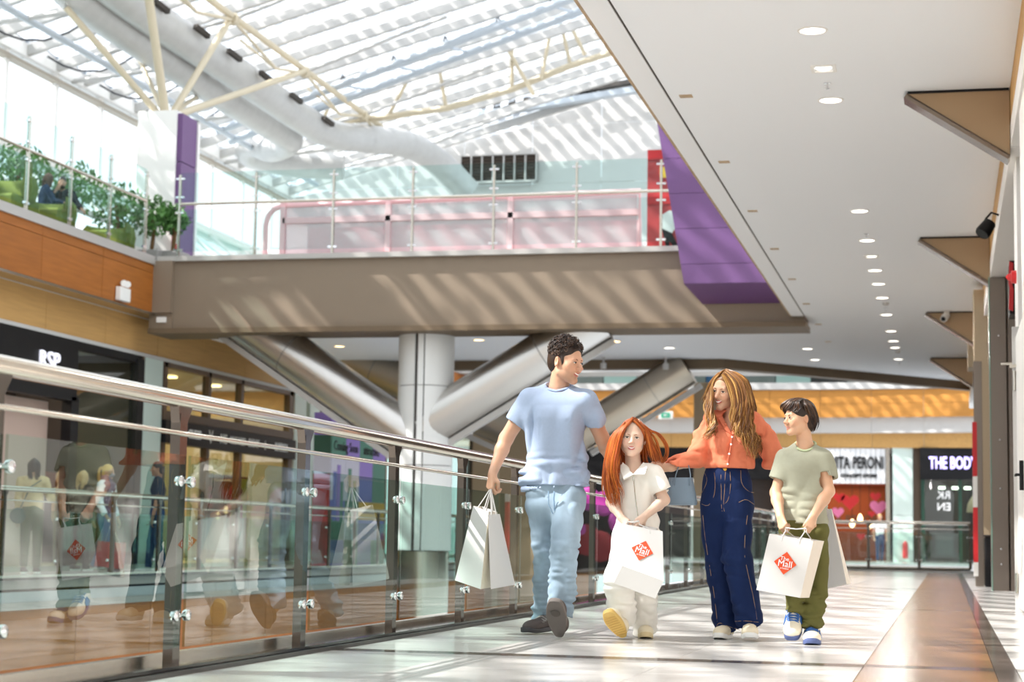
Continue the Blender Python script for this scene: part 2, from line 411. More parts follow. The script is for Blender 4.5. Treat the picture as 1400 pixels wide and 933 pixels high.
for x, y in ((-1.03, 16.1), (-1.04, 26.98)):
    t = thing('square_spotlight', (x, y, 4.77), 'square recessed spotlight in a white frame, '+('nearest the camera' if y < 20 else 'halfway along the downlight row'), 'ceiling light')
    for a, b, c, d in ((-.11, .11, -.12, -.09), (-.11, .11, .09, .12), (-.11, -.08, -.09, .09), (.08, .11, -.09, .09)):
        MB().box(x+a, x+b, y+c, y+d, 4.765, 4.785).build('frame', M['white'], t)
    MB().lathe([(0.075, 0.006), (0.06, -0.004)], (x, y, 4.775), 16).build('diffuser', M['lamp'], t)
for y, wh in ((16.65, 'nearest the camera'), (25.0, 'second from the camera'), (33.0, 'third from the camera'), (38.2, 'fourth from the camera'), (43.0, 'farthest')):
    t = thing('sprinkler', (-1.03, y, 4.78), 'small pendent sprinkler head on the white ceiling, '+wh, 'sprinkler', 'ceiling sprinklers')
    MB().lathe([(0.035, 0.0), (0.035, -0.01), (0.008, -0.012), (0.008, -0.05), (0.02, -0.052), (0.02, -0.056)], (-1.03, y, 4.78), 10).build('head', M['chrome'], t, True)
for y in (32.3, 40.4):
    t = thing('smoke_detector', (-1.0, y, 4.78), 'small grey smoke detector disc on the ceiling, %s of two' % ('nearer' if y < 36 else 'farther'), 'detector', 'smoke detectors')
    MB().lathe([(0.06, 0), (0.055, -0.03), (0.03, -0.05)], (-1.0, y, 4.78), 12).build('housing', M['greyl'], t, True)

struct('wall_light_block', MB().box(-24, 3.0, -8.3, -8.0, -5.7, 10.5), M['white'], 'added unseen wall behind the viewpoint that blocks light')  # unseen wall added to cut the light from behind the camera
MB().box(-24, 3.0, -8.35, -8.3, -5.7, 15.5).build('backing', M['white'], bpy.data.objects['wall_light_block'])
# ---- right-hand shop wall
wr = senv('wall_right')
struct('near_wall', MB().box(0.62, 1.4, -3, 15.6, 0, 4.2), M['white'], 'white shop wall', wr)
MB().box(0.66, 1.4, 17.45, 18.2, 0, 4.2).build('white_pier', M['white'], wr)
MB().box(1.05, 1.4, 18.2, 46, 0, 4.2).build('dark_shopfront', M['shopdark'], wr)
for k in range(6):
    y0 = 0.7+8.15*k
    MB().box(0.60, 0.9, y0, y0+8.13, 4.46, 4.80).build('wood_panel', M['woodl'], wr)
    MB().box(0.60, 0.9, y0, y0+8.13, 4.2, 4.45).build('fascia_panel', M['white'], wr)
MB().box(0.9, 3.0, -3, 48, 4.2, 5.0).build('bulkhead', M['white'], wr)
MB().box(1.4, 3.0, -3, 48, -0.4, 4.3).build('shop_mass', M['shopdark'], wr)
p = MB().bbox(0.585, 0.80, 25.3, 26.2, 0, 4.2, 0.006).build('steel_pier', M['pier'], wr)
MB().bbox(0.815, 1.04, 25.3, 26.2, 0, 4.2, 0.006).build('steel_pier', M['pier'], wr)
for z in (0.35, 0.55, 1.35, 2.0, 3.4):
    for x in (0.70, 0.92): MB().lathe([(0.012, 0), (0.012, 0.01), (0.004, 0.014)], (x, 25.3, z), 8, (0, -1, 0)).build('rivet', M['chrome'], wr)
MB().box(0.575, 0.587, 25.29, 25.32, 0, 4.2).build('glass_edge', M['glasse'], wr)
MB().bbox(0.44, 1.0, 29.6, 30.4, 0, 4.62, 0.01).build('tan_pier', M['tan'], wr)
MB().bbox(0.42, 1.0, 36.0, 37.0, 4.0, 4.66, 0.01).build('pier_head', M['tan'], wr)
# white metal door
dr = struct('door_1', MB().bbox(0.63, 0.68, 15.62, 17.44, 0.03, 2.5, 0.006), M['white'], 'white metal door with black lever handle at the right edge')
MB().box(0.60, 0.70, 17.40, 17.46, 0, 2.6).build('frame', M['greyl'], dr)
for z in (0.25, 2.1):
    MB().tube([(0.615, 17.38, z-0.09), (0.615, 17.38, z+0.09)], 0.014, 8).build('hinge', M['steel'], dr)
h = MB().tube([(0.63, 15.95, 1.18), (0.57, 15.95, 1.18), (0.57, 16.12, 1.18)], 0.012, 8).tube([(0.615, 15.95, 1.05), (0.615, 15.95, 1.3)], 0.02, 8).build('handle', M['black'], dr)
MB().beam((0.57, 17.3, 2.22), (0.82, 17.3, 2.24), 0.05, 0.03).beam((0.52, 18.2, 2.33), (0.82, 18.2, 2.34), 0.03, 0.022).build('door_closer', M['steel'], dr)
# triangular brackets
for k, y in enumerate((17.1, 25.4, 33.65, 41.95)):
    t = thing('triangular_bracket', (0.6, y, 4.5), 'tan triangular wall bracket with chrome lower edge, %s along the shop fascia' % ('nearest', 'second', 'third', 'farthest')[k], 'bracket')
    MB().prism([(-0.33, y, 4.765), (0.595, y, 4.765), (0.595, y, 4.15)], (0, 0.22, 0)).build('plate', M['bracket'], t)
    MB().beam((-0.345, y+0.11, 4.735), (0.585, y+0.11, 4.12), 0.27, 0.035).build('edge_strip', M['bstrip'], t)
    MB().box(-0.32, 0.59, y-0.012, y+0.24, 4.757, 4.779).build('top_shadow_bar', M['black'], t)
# small things along the right wall
t = thing('wall_spotlight', (0.5, 20.3, 4.05), 'black adjustable spotlight clamped high on the right fascia', 'spotlight')
MB().lathe([(0.03, -0.1), (0.07, -0.08), (0.085, 0.06), (0.075, 0.09)], (0.44, 20.2, 4.0), 14, (-0.5, -0.4, -0.75)).build('head', M['black'], t, True)
MB().tube([(0.58, 20.3, 4.16), (0.50, 20.3, 4.19), (0.44, 20.3, 4.12), (0.44, 20.25, 4.05)], 0.012, 8).build('arm', M['black'], t, True)
t = thing('security_camera', (0.0, 33.4, 4.7), 'small white dome camera on the third triangular bracket', 'camera')
MB().lathe([(0.0, 0.1), (0.06, 0.09), (0.07, 0.0), (0.06, -0.08)], (0.0, 33.5, 4.66), 14, (0.35, 0.8, 0.5)).build('housing', M['white'], t, True)
MB().lathe([(0.045, 0), (0.03, 0.03)], (-0.03, 33.42, 4.62), 12, (-0.35, -0.8, -0.5)).build('lens', M['black'], t, True)
MB().box(-0.02, 0.08, 33.5, 33.62, 4.72, 4.78).build('mount', M['white'], t)
t = thing('blade_sign', (0.72, 21, 3.45), 'narrow black and red blade sign over the dark right shopfront', 'sign')
MB().bbox(0.70, 0.80, 20.9, 21.4, 3.15, 3.75).build('panel', M['black'], t)
q = MB().prism([(0.69, 20.88, 3.2), (0.735, 20.88, 3.18), (0.745, 20.88, 3.42), (0.73, 20.88, 3.48), (0.745, 20.88, 3.72), (0.70, 20.88, 3.74), (0.69, 20.88, 3.5), (0.70, 20.88, 3.44)], (0, 0.02, 0)).build('red_emblem', M['red'], t)
t = thing('alarm_bell', (0.64, 17.9, 3.1), 'small red fire alarm on the white right pier', 'alarm')
MB().lathe([(0.0, -0.10), (0.03, -0.08), (0.035, -0.05), (0.06, -0.045), (0.065, 0.0), (0.055, 0.03)], (0.66, 17.8, 3.12), 14, (1, 0, 0)).build('housing', M['red'], t, True)
t = thing('striped_post', (0.42, 27.8, 0), 'tall post with red and white bands beside the dark bin', 'post')
MB().bbox(0.40, 0.52, 27.75, 27.95, 0, 3.3).build('post', M['pier'], t)
for z0, z1, m in ((0.15, 0.35, 'white'), (0.35, 1.15, 'red'), (1.15, 1.6, 'white'), (1.6, 2.4, 'red')):
    MB().box(0.375, 0.44, 27.72, 27.8, z0, z1).build('band', M[m], t)
t = thing('litter_bin', (0.6, 27.9, 0), 'dark waist-high bin at the foot of the tan right pier', 'bin')
MB().bbox(0.53, 0.95, 27.6, 28.2, 0.0, 0.72, 0.02).build('body', M['black'], t)
MB().bbox(0.52, 0.96, 27.59, 28.21, 0.72, 0.75, 0.01).build('lid', M['shopdark'], t)

# ---- glass railings
def railing(name, label, A, B, n, out, z0=0.0, ztop=1.137, fine=True, r=0.037, kerb=True):
    """A to B along the ground, posts at n+1 places; out = unit vector to the void side"""
    A, B, out = np.asarray(A, float), np.asarray(B, float), np.asarray(out, float)
    d = B-A; Ln = np.linalg.norm(d); d = d/Ln; up = np.array([0, 0, 1.0]); Z = np.array([0, 0, z0])
    t = thing(name, A+Z, label, 'railing')
    if kerb:
        c = (A+B)/2+Z
        MB().obox(c+up*0.02-out*(-0.01), d*(Ln/2), out*0.12, up*0.015).build('kerb', M['kerb'], t)
        MB().obox(c+up*0.006-out*0.125, d*(Ln/2), out*0.012, up*0.012).build('kerb_edge', M['kerbd'], t)
        MB().obox(c+up*0.045+out*0.10, d*(Ln/2), out*0.02, up*0.02).build('kerb_rim', M['steel'], t)
    MB().tube([A+Z+up*ztop, B+Z+up*ztop], r, 20).build('handrail', M['rail'], t, True)
    MB().tube([A+Z+up*(ztop-0.146)-out*0.03, B+Z+up*(ztop-0.146)-out*0.03], 0.0115, 12).build('middle_rail', M['rail'], t, True)
    pm = MB().obox(up*((ztop-0.06)/2+0.015), d*0.037, out*0.022, up*((ztop-0.06)/2-0.015))
    pm.prism([tuple(-d*0.037-out*0.02+up*(ztop-0.10)), tuple(d*0.037-out*0.02+up*(ztop-0.10)), tuple(d*0.09-out*0.02+up*(ztop-0.03)), tuple(-d*0.06-out*0.02+up*(ztop-0.03))], out*0.04)
    pme = pm.mesh('post'); pme.materials.append(M['postm'])
    cl = MB()
    for s in (-1, 1):
        cl.lathe([(0.018, 0.012), (0.024, 0.008), (0.024, -0.012), (0.012, -0.024)], d*0.062*s+out*0.006, 12, tuple(-out))
    cl.obox(out*0.012, d*0.06, out*0.005, up*0.008)
    cme = cl.mesh('clamp'); cme.materials.append(M['chrome']); cme.polygons.foreach_set('use_smooth', [True]*len(cme.polygons))
    st = Ln/n
    for i in range(n+1):
        P = A+d*st*i+Z
        po = link('post', pme, t); po.location = tuple(P)
        if fine:
            for z in (0.23, 0.79):
                c = link('clamp', cme, po); c.location = (0, 0, 0); c.matrix_parent_inverse = Matrix.Identity(4); c.location = tuple(up*z-out*0.045)
    g = MB().obox(up*0.5, d*(st/2-0.03), out*0.006, up*0.4); gme = g.mesh('glass_panel'); gme.materials.append(M['glass'])
    for i in range(n):
        o = link('glass_panel', gme, t); o.location = tuple(A+d*st*(i+0.5)-out*0.040+Z)
    return t
railing('walkway_railing', 'long glass and steel railing along the left of the near walkway', (-3.16, 4.10, 0), (-3.16, 46.2, 0), 27, (-1, 0, 0))
railing('end_railing', 'glass railing closing the far end of the walkway', (-3.1, 46.2, 0), (0.55, 46.2, 0), 3, (0, 1, 0))
railing('opposite_railing', 'glass railing across the void before the shop fronts', (-11.55, 13.2, 0), (-11.55, 61.87, 0), 31, (1, 0, 0), -0.05, 1.16)

# ---- upper bridge
br = senv('beam_bridge', 'taupe bridge beam with pale coping spanning the void')
MB().box(-15.1, -2.53, 34.0, 35.0, 4.67, 6.03).build('face', M['beam'], br)
MB().box(-15.58, -15.1, 33.85, 35.0, 4.98, 6.03).build('end_plate', M['beam'], br)
MB().box(-15.6, -15.1, 33.95, 35.0, 4.67, 4.98).build('end_plate', M['beam'], br)
MB().box(-15.6, -2.50, 33.9, 35.05, 4.57, 4.67).build('lower_flange', M['beam_dark'], br)
MB().box(-15.45, -3.6, 33.9, 34.35, 6.03, 6.13).build('coping', M['coping'], br)
MB().box(-22.0, -3.0, 35.0, 46.0, 5.6, 6.1).build('deck', M['greyl'], br)
t = tag(MB().bbox(-15.42, -15.22, 33.9, 33.95, 4.79, 4.90).build('junction_box', M['white']), 'small white box on the lower left end of the taupe beam', 'box')
def upper_rail(name, label, A, B, n, out):
    A, B, out = np.asarray(A, float), np.asarray(B, float), np.asarray(out, float)
    d = B-A; Ln = np.linalg.norm(d); d = d/Ln; up = np.array([0, 0, 1.0]); st = Ln/n
    t = thing(name, A, label, 'railing')
    MB().tube([A+up*1.10, B+up*1.10], 0.03, 14).build('handrail', M['rail'], t, True)
    pm = MB()
    for s in (-0.02, 0.02): pm.obox(up*0.85+out*s, d*0.022, out*0.006, up*0.85)
    pme = pm.mesh('post'); pme.materials.append(M['steel'])
    cl = MB().obox(up*0, d*0.09, out*0.02, up*0.018); cme = cl.mesh('clamp'); cme.materials.append(M['chrome'])
    for i in range(n+1):
        o = link('post', pme, t); o.location = tuple(A+d*st*i)
        for z in (0.16, 0.92, 1.24, 1.62):
            c = link('clamp', cme, o); c.matrix_parent_inverse = Matrix.Identity(4); c.location = tuple(up*z)
    for nm, z, h in (('lower_glass', 0.55, 0.43), ('upper_glass', 1.44, 0.30)):
        g = MB().obox(up*z, d*(st/2-0.015), out*0.005, up*h); gme = g.mesh(nm); gme.materials.append(M['glass2'])
        for i in range(n):
            o = link(nm, gme, t); o.location = tuple(A+d*st*(i+0.5))
    return t
upper_rail('bridge_railing', 'tall clear glass railing along the top of the taupe bridge', (-15.1, 34.12, 6.13), (-3.6, 34.12, 6.13), 7, (0, -1, 0))
upper_rail('balcony_railing', 'tall clear glass railing on the upper left balcony', (-15.6, 17.35, 6.12), (-15.6, 33.6, 6.12), 10, (1, 0, 0))

# ---- purple volume and red poster at the right end of the bridge
pu = senv('wall_purple', 'purple clad volume hanging at the end of the bridge')
def purp(z0, z1):
    def xl(z): return -4.64-(z-5.275)*0.172
    return [(xl(z0), 33.0, z0), (-2.6, 33.0, z0), (-2.6, 33.0, z1), (xl(z1), 33.0, z1)]
zz = 5.275
for h in (0.36, 0.66, 0.66, 0.66, 0.66, 0.66, 0.66, 0.66):
    MB().prism(purp(zz+0.004, zz+h-0.004), (0, 0.98, 0)).build('panel', M['purple'], pu); zz += h
MB().prism([(-4.64, 33.0, 5.27), (-4.42, 33.97, 5.02), (-2.6, 33.97, 5.02), (-2.6, 33.0, 5.27)], (0, 0, 0.004)).build('soffit_panel', M['purple'], pu)
MB().prism([(-4.6, 33.06, 5.27), (-2.6, 33.06, 5.27), (-2.6, 33.97, 5.05), (-4.4, 33.97, 5.05)], (0, 0, 0.5)).build('core', M['purple'], pu)
t = thing('red_poster', (-5.2, 35.6, 6.13), 'tall red advertising panel with a crouched figure at the bridge end', 'poster')
MB().box(-5.75, -4.6, 35.6, 35.68, 6.13, 8.35).build('board', M['redp'], t)
MB().box(-5.75, -4.6, 35.585, 35.6, 7.25, 7.4).box(-5.75, -4.6, 35.585, 35.6, 8.15, 8.35).box(-5.75, -4.6, 35.585, 35.6, 6.13, 6.25).build('red_band', M['red'], t)
MB().box(-5.5, -5.15, 35.58, 35.6, 7.78, 8.0).box(-5.25, -5.1, 35.58, 35.6, 7.5, 7.66).build('yellow_label', M['yellow'], t)
MB().prism([(-5.5, 35.58, 7.0), (-5.3, 35.58, 7.12), (-5.05, 35.58, 7.02), (-4.9, 35.58, 6.85), (-5.1, 35.58, 6.9), (-5.25, 35.58, 6.65), (-5.45, 35.58, 6.75)], (0, 0.02, 0)).build('printed_jacket', M['white'], t)
MB().prism([(-5.45, 35.58, 6.76), (-5.25, 35.58, 6.66), (-5.1, 35.58, 6.35), (-5.17, 35.58, 6.3), (-5.3, 35.58, 6.5), (-5.28, 35.58, 6.3), (-5.35, 35.58, 6.3)], (0, 0.02, 0)).build('printed_trousers', M['black'], t)
MB().lathe([(0.08, 0), (0.08, 0.015)], (-5.1, 35.6, 7.15), 12, (0, -1, 0)).build('printed_head', M['black'], t)

# ---- pink kiosk on the bridge
t = thing('pink_kiosk', (-10.2, 36.3, 6.1), 'pale pink framed kiosk screen standing behind the bridge glass', 'kiosk')
def pm_glass():
    return glass_mat('pink_mesh', (0.93, 0.72, 0.75), 1.2, 0.2, 0.5, 0.35)
M['pinkmesh'] = pm_glass()
arc = [(-14.15, 36.5, 6.1), (-14.15, 36.5, 7.2)]+[(-13.75-0.4*math.cos(a), 36.5, 7.2+0.4*math.sin(a)) for a in (0.5, 1.0, 1.57)]+[(-10.0, 36.5, 7.65), (-6.05, 36.5, 7.7), (-6.05, 36.5, 6.1)]
MB().tube(arc, 0.06, 8).build('outer_frame', M['pink'], t, True)
for x in (-13.75, -11.4, -8.75): MB().box(x-0.055, x+0.055, 36.42, 36.55, 6.1, 7.66).build('upright', M['pink'], t)
MB().box(-13.75, -6.05, 36.42, 36.54, 7.2, 7.32).build('cross_bar', M['pink'], t)
for a, b in ((-13.7, -11.45), (-11.35, -8.8), (-8.7, -6.1)):
    MB().box(a, b, 36.48, 36.5, 6.15, 7.2).build('mesh_panel', M['pinkmesh'], t); MB().box(a, b, 36.48, 36.5, 7.32, 7.62).build('mesh_panel', M['pinkmesh'], t)
MB().box(-13.6, -6.2, 37.6, 37.7, 6.1, 7.3).build('back_panel', M['pink'], t)

# ---- end wall of the upper hall
we = struct('wall_end', MB().box(-23, -3, 58.85, 59.1, 6.1, 12.0), M['greyl'])
def zroof(x): return 12.29+0.27*(x+21.83)
MB().box(-23, -3, 57.6, 59.1, 5.95, 6.1).build('ledge', M['greyl'], we)
for i in range(9):
    x0 = -22.8+2.35*i
    for z0, z1 in ((6.1, 8.4), (8.4, 10.4), (10.4, 12.4), (12.4, 14.4), (14.4, 16.4), (16.4, 18.4)):
        zt0, zt1 = min(z1, zroof(x0)), min(z1, zroof(x0+2.35))
        if max(zt0, zt1) <= z0+0.05: continue
        MB().prism([(x0+0.012, 58.8, z0+0.01), (x0+2.338, 58.8, z0+0.01), (x0+2.338, 58.8, max(zt1, z0+0.02)-0.008), (x0+0.012, 58.8, max(zt0, z0+0.02)-0.008)], (0, 0.05, 0)).build('panel', M['wallend'], we)
P0, P1 = at(630, 213, 58.5), at(733, 243, 58.5)
t = thing('ventilation_grille', (P0[0], 58.5, P0[2]), 'wide dark louvred grille in a white frame on the end wall', 'grille')
MB().box(P0[0], P1[0], 58.55, 58.75, P1[2]-0.1, P0[2]).build('backing', M['ductgap'], t)
for z in np.linspace(P1[2]-0.05, P0[2]-0.05, 9): MB().beam((P0[0], 58.52, z), (P1[0], 58.52, z), 0.06, 0.012).build('louvre', M['brownf'], t)
for x in np.linspace(P0[0], P1[0], 8): MB().box(x-0.02, x+0.02, 58.46, 58.56, P1[2]-0.1, P0[2]).build('frame_bar', M['greyl'], t)
for z in (P1[2]-0.1, P0[2]): MB().box(P0[0], P1[0], 58.46, 58.56, z-0.03, z+0.03).build('frame_bar', M['greyl'], t)

# ---- upper left: balcony fascia, light panels, window wall
wl = senv('wall_left')
for k in range(8):
    y0 = 14.8+2.4*k; y1 = min(y0+2.388, 33.95)
    MB().box(-15.8, -15.5, y0, y1, 5.78, 5.95).build('fascia_panel', M['wood'], wl); MB().box(-15.8, -15.5, y0, y1, 4.98, 5.77).build('fascia_panel', M['wood'], wl)
for k in range(12):
    y0 = 35.0+2.6*k; MB().box(-15.8, -15.5, y0, y0+2.588, 4.98, 5.95).build('fascia_panel', M['wood'], wl)
MB().box(-15.9, -15.46, 14, 33.95, 5.95, 6.05).build('coping_strip', M['coping'], wl); MB().box(-15.9, -15.52, 14, 33.95, 6.06, 6.14).build('coping_strip', M['coping'], wl)
MB().box(-15.9, -15.46, 35, 66, 5.95, 6.14).build('coping_strip', M['coping'], wl)
MB().box(-15.85, -15.47, 14, 66, 4.93, 4.98).build('trim_strip', M['steel'], wl)
MB().box(-22.3, -15.6, 10, 59, 4.95, 6.1).build('upper_slab', M['greyl'], wl)
for k in range(18):
    y0 = 20.6+2.45*k; MB().box(-16.2, -16.0, y0, y0+2.435, 4.24, 4.95).build('veneer_panel', M['woodl'], wl)
MB().box(-16.2, -15.95, 15, 66, 4.17, 4.24).build('trim_strip', M['greyl'], wl)
MB().box(-16.3, -16.0, 8, 20.6, -0.05, 4.95).build('plain_wall', M['woodl'], wl)
lm = thing('emergency_lamp', (-15.4, 32.4, 5.3), 'white emergency light box with twin lamps on the orange wood fascia', 'lamp')
MB().bbox(-15.49, -15.38, 32.15, 32.6, 5.02, 5.28, 0.01).build('box', M['white'], lm)
for y in (32.3, 32.46): MB().lathe([(0.03, -0.06), (0.065, 0.0), (0.065, 0.05)], (-15.40, y, 5.36), 12, (0.6, -0.7, -0.2)).build('lamp_head', M['white'], lm, True)
# window wall
ww = senv('window_1', 'tall glazed band under the roof eaves at upper left')
MB().box(-22.1, -21.75, 8, 58.8, 12.1, 12.55).build('eaves_beam', M['white'], ww)
MB().box(-21.95, -21.7, 8, 58.8, 11.86, 11.95).build('head_frame', M['head'], ww)
for k in range(20):
    y = 8.5+2.54*k
    MB().box(-22.0, -21.82, y-0.08, y+0.08, 9.5, 12.2).build('mullion', M['white'], ww)
    MB().box(-21.93, -21.91, y+0.08, y+2.46, 9.7, 12.1).build('pane', M['glassw'], ww)
MB().box(-22.0, -21.8, 8, 58, 9.5, 9.7).build('sill', M['white'], ww)
MB().box(-22.0, -21.8, 8, 59, 6.1, 7.6).build('parapet', M['greyl'], ww)
wg = senv('window_2', 'sloping glazed lean-to below the upper windows')
for k in range(20):
    y = 8.3+2.54*k
    MB().beam((-21.8, y, 9.7), (-20.2, y, 8.3), 0.08, 0.10).build('rafter', M['white'], wg)
    MB().beam((-20.2, y, 8.3), (-19.9, y, 6.1), 0.07, 0.09).build('rafter', M['white'], wg)
    MB().prism([(-21.8, y+0.05, 9.65), (-21.8, y+2.49, 9.65), (-20.2, y+2.49, 8.25), (-20.2, y+0.05, 8.25)], (0.01, 0, 0.01)).build('pane', M['glass2'], wg)
    MB().beam((-21.7, y+0.2, 9.5), (-20.3, y+2.3, 8.3), 0.06, 0.06).build('brace', M['white'], wg)
MB().tube([(-21.75, 8, 9.75), (-21.75, 58, 9.75)], 0.12, 8).tube([(-20.2, 8, 8.28), (-20.2, 58, 8.28)], 0.09, 8).build('purlin', M['white'], wg, True)
# ---- roof
rf = senv('roof', 'translucent skylight roof of dashed sheeting on white purlins')
PY = [-7.6+1.53*k for k in range(0, 44)]
for k, y in enumerate(PY):
    q = MB(); q.beam((-21.95, y, zroof(-21.95)-0.05), (0.0, y, zroof(0.0)-0.05), 0.15, 0.24)
    q.build('purlin', M['purlin'], rf)
    n = 6; pts = []
    y1 = y+1.3
    q = MB()
    for j in range(n+1):
        u = j/n; yy = y+0.07+u*1.39; zz = 0.10+0.10*math.sin(PI*u)
        for x in (-22.3, 0.2): q.v.append((x, yy, zroof(x)+zz))
    for j in range(n): q.f.append((2*j, 2*j+1, 2*j+3, 2*j+2))
    q.build('roof_panel', M['roof'], rf, True)
for k in range(11):
    y = 60.2+1.6*k
    MB().beam((-21, y, 12), (6.0, y, 14), 0.15, 0.22).build('purlin', M['purlin'], rf)
    q = MB(); q.v += [(-21, y, 12.1), (6, y, 14.1), (6, y+1.55, 14.1), (-21, y+1.55, 12.1)]; q.f.append((0, 1, 2, 3)); q.build('roof_panel', M['roof'], rf)
# upper mass over the near walkway
struct('wall_upper_right', MB().box(-2.60, 3.0, -3, 34, 4.985, 9.5), M['white'], 'upper storey over the near walkway')

# trusses and struts
def zr(x, d): return zroof(x)-d
t = thing('roof_truss', (-16.75, 33, 13.0), 'cream lattice roof truss running above the big ducts', 'truss')
for a in range(0, 8):
    ya, yb = 40.6+5.13*(a-5), 40.6+5.13*(a-4)
    MB().tube([(-16.75, ya, 13.08), (-16.75, yb, 13.08)], 0.085, 8).build('upper_chord', M['truss'], t, True)
    MB().tube([(-16.75, ya, 13.0), (-16.6, (ya+yb)/2, 12.45), (-16.75, yb, 13.0)], 0.04, 8).build('brace', M['truss'], t, True)
    MB().tube([(-16.6, (ya+yb)/2, 12.45), (-17.6, (ya+yb)/2, 13.25)], 0.035, 6).build('brace', M['truss'], t, True)
    MB().lathe([(0.13, -0.12), (0.17, 0), (0.13, 0.12)], (-16.75, yb, 13.02), 10, (0, 1, 0)).build('node', M['truss'], t, True)
    for dx in (-4.1, 3.8):
        MB().tube([(-16.75, yb, 13.02), (-16.75+dx, yb+0.5, zr(-16.75+dx, 0.18))], 0.05, 8).build('tie', M['purlin'], t, True)
t = thing('eaves_tube', (-20.35, 30, 12.2), 'blue grey steel tube running along under the left eaves', 'truss')
MB().tube([(-20.35, 10, 12.2), (-20.35, 57, 12.22)], 0.085, 10).build('tube', M['trussb'], t, True)
for k in range(8): MB().tube([(-21.8, 16.6+5.13*k, 12.1), (-18.0, 16.6+5.13*k, 12.45)], 0.065, 8).build('strut', M['purlin'], t, True)
t = thing('twin_tube_truss', (-20.5, 49, 12.2), 'blue grey twin tube truss climbing to the right under the roof', 'truss')
for dy, dz in ((0, 0), (0.9, -0.12)):
    MB().tube([(-20.5, 48.8+dy, 12.23+dz), (-9.95, 47.3+dy, 15.1+dz), (-3.6, 46.4+dy, 16.8+dz)], 0.12, 10).build('tube', M['trussb'], t, True)
for k in range(9):
    u = (k+0.5)/9; x = -20.5+u*14; y = 48.8-u*2.0; z = 12.23+u*3.85
    MB().tube([(x, y, z), (x+0.6, y+0.9, z+0.02)], 0.04, 6).build('spacer', M['trussb'], t, True)
    MB().tube([(x, y+0.1, z+0.12), (x+0.05, y+0.05, z+0.28), (x+0.22, y, z+0.05)], 0.024, 6).build('cable_loop', M['cable'], t, True)
t = thing('arched_truss', (-19.4, 46.7, 11.9), 'cream curved bottom chord truss before the white end wall', 'truss')
ch = [at(318, 172, 51.3), at(440, 168, 51.3), at(530, 160, 51.4), at(610, 148, 51.5), at(700, 122, 51.5), at(780, 90, 51.4), at(867, 62, 51.3)]
MB().tube(ch, 0.10, 8).build('bottom_chord', M['truss'], t, True)
for i, (bx, by) in enumerate(((460, 120), (560, 105), (600, 90), (700, 60), (760, 0), (800, 0))):
    MB().tube([ch[min(i+1, 6)], at(bx, by, 51.0)], 0.06, 6).build('brace', M['truss'], t, True)
for a, b in (((690, 60), (730, 130)), ((765, 5), (800, 75)), ((760, 5), (740, 108))):
    MB().tube([at(a[0], a[1], 51.0), at(b[0], b[1], 51.3)], 0.06, 6).build('brace', M['truss'], t, True)
q = at(655, 158, 57.8)
t = thing('light_trough', q, 'long grey light trough under the roof along the end wall', 'truss')
MB().beam(at(655, 158, 57.8), at(900, 118, 57.8), 0.35, 0.19).build('trough', M['trussb'], t)
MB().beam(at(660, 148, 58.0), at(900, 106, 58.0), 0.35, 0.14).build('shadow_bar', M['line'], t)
# column with fan of struts
cl = senv('column_upper', 'white and purple square column on the upper balcony')
MB().bbox(-17.45, -16.52, 37.0, 37.9, 6.1, 9.92, 0.01).build('white_face', M['white'], cl)
for z0, z1 in ((6.1, 7.6), (7.62, 8.75), (8.77, 9.85)): MB().box(-16.52, -16.40, 37.05, 37.85, z0, z1).build('purple_panel', M['purple'], cl)
MB().box(-16.5, -16.36, 37.85, 37.95, 6.1, 9.8).build('edge_trim', M['white'], cl)
t = thing('strut_fan', (-17, 37.4, 9.95), 'fan of cream steel struts rising from the white column', 'strut')
b0 = np.array([-16.95, 37.4, 9.9])
for (x, y, Y, r) in ((90, 10, 35.5, 0.075), (190, 80, 40.5, 0.055), (203, -6, 36.5, 0.10), (316, 24, 40.6, 0.08), (418, 96, 45.7, 0.08), (276, 128, 44.5, 0.055)):
    MB().tube([b0+np.array([(x-220)*0.0012, 0, 0]), at(x, y, Y)], r, 10).build('strut', M['truss'], t, True)
# cables
ORD = ('first', 'second', 'third', 'fourth', 'fifth', 'sixth', 'seventh', 'eighth', 'ninth', 'tenth', 'eleventh', 'twelfth', 'thirteenth')
for k in range(9):
    y = 46.5-2.9*k
    pts = [(-21.7, y, 12.35)]+[(-21.7+u*2.2, y+u*1.4, 12.3-0.5*math.sin(PI*min(1, u*1.05))+u*0.6) for u in (0.15, 0.3, 0.5, 0.7, 0.85, 1.0)]
    tag(MB().tube(pts, 0.026, 6).build('hanging_cable', M['cable'], None, True), 'black cable drooping from the left eaves, %s counted from the far wall' % ORD[k], 'cable', 'drooping roof cables')

# ---- ducts
def duct(name, label, px, r, slots=(), seams=True):
    P = [np.asarray(at(*q)) for q in px]
    t = thing(name, P[0], label, 'duct')
    # smooth path
    pts = []
    for i in range(len(P)-1):
        p0, p1, p2, p3 = P[max(i-1, 0)], P[i], P[i+1], P[min(i+2, len(P)-1)]
        for u in np.linspace(0, 1, 7)[:-1]:
            pts.append(0.5*((2*p1)+(-p0+p2)*u+(2*p0-5*p1+4*p2-p3)*u*u+(-p0+3*p1-3*p2+p3)*u**3))
    pts.append(P[-1])
    MB().tube(pts, r, 22).build('pipe', M['duct'], t, True)
    if seams:
        for i in range(3, len(pts)-2, 3):
            d = pts[i+1]-pts[i-1]; d /= np.linalg.norm(d)
            MB().tube([pts[i]-d*0.02, pts[i]+d*0.02], r*1.012, 22, cap=False).build('seam', M['duct'], t, True)
    for (x, y, Y, dx, dy) in slots:
        a, b = at(x, y, Y), at(x+dx, y+dy, Y+0.5)
        MB().beam(a, b, 0.12, 0.12).build('slot', M['ductgap'], t)
    return t
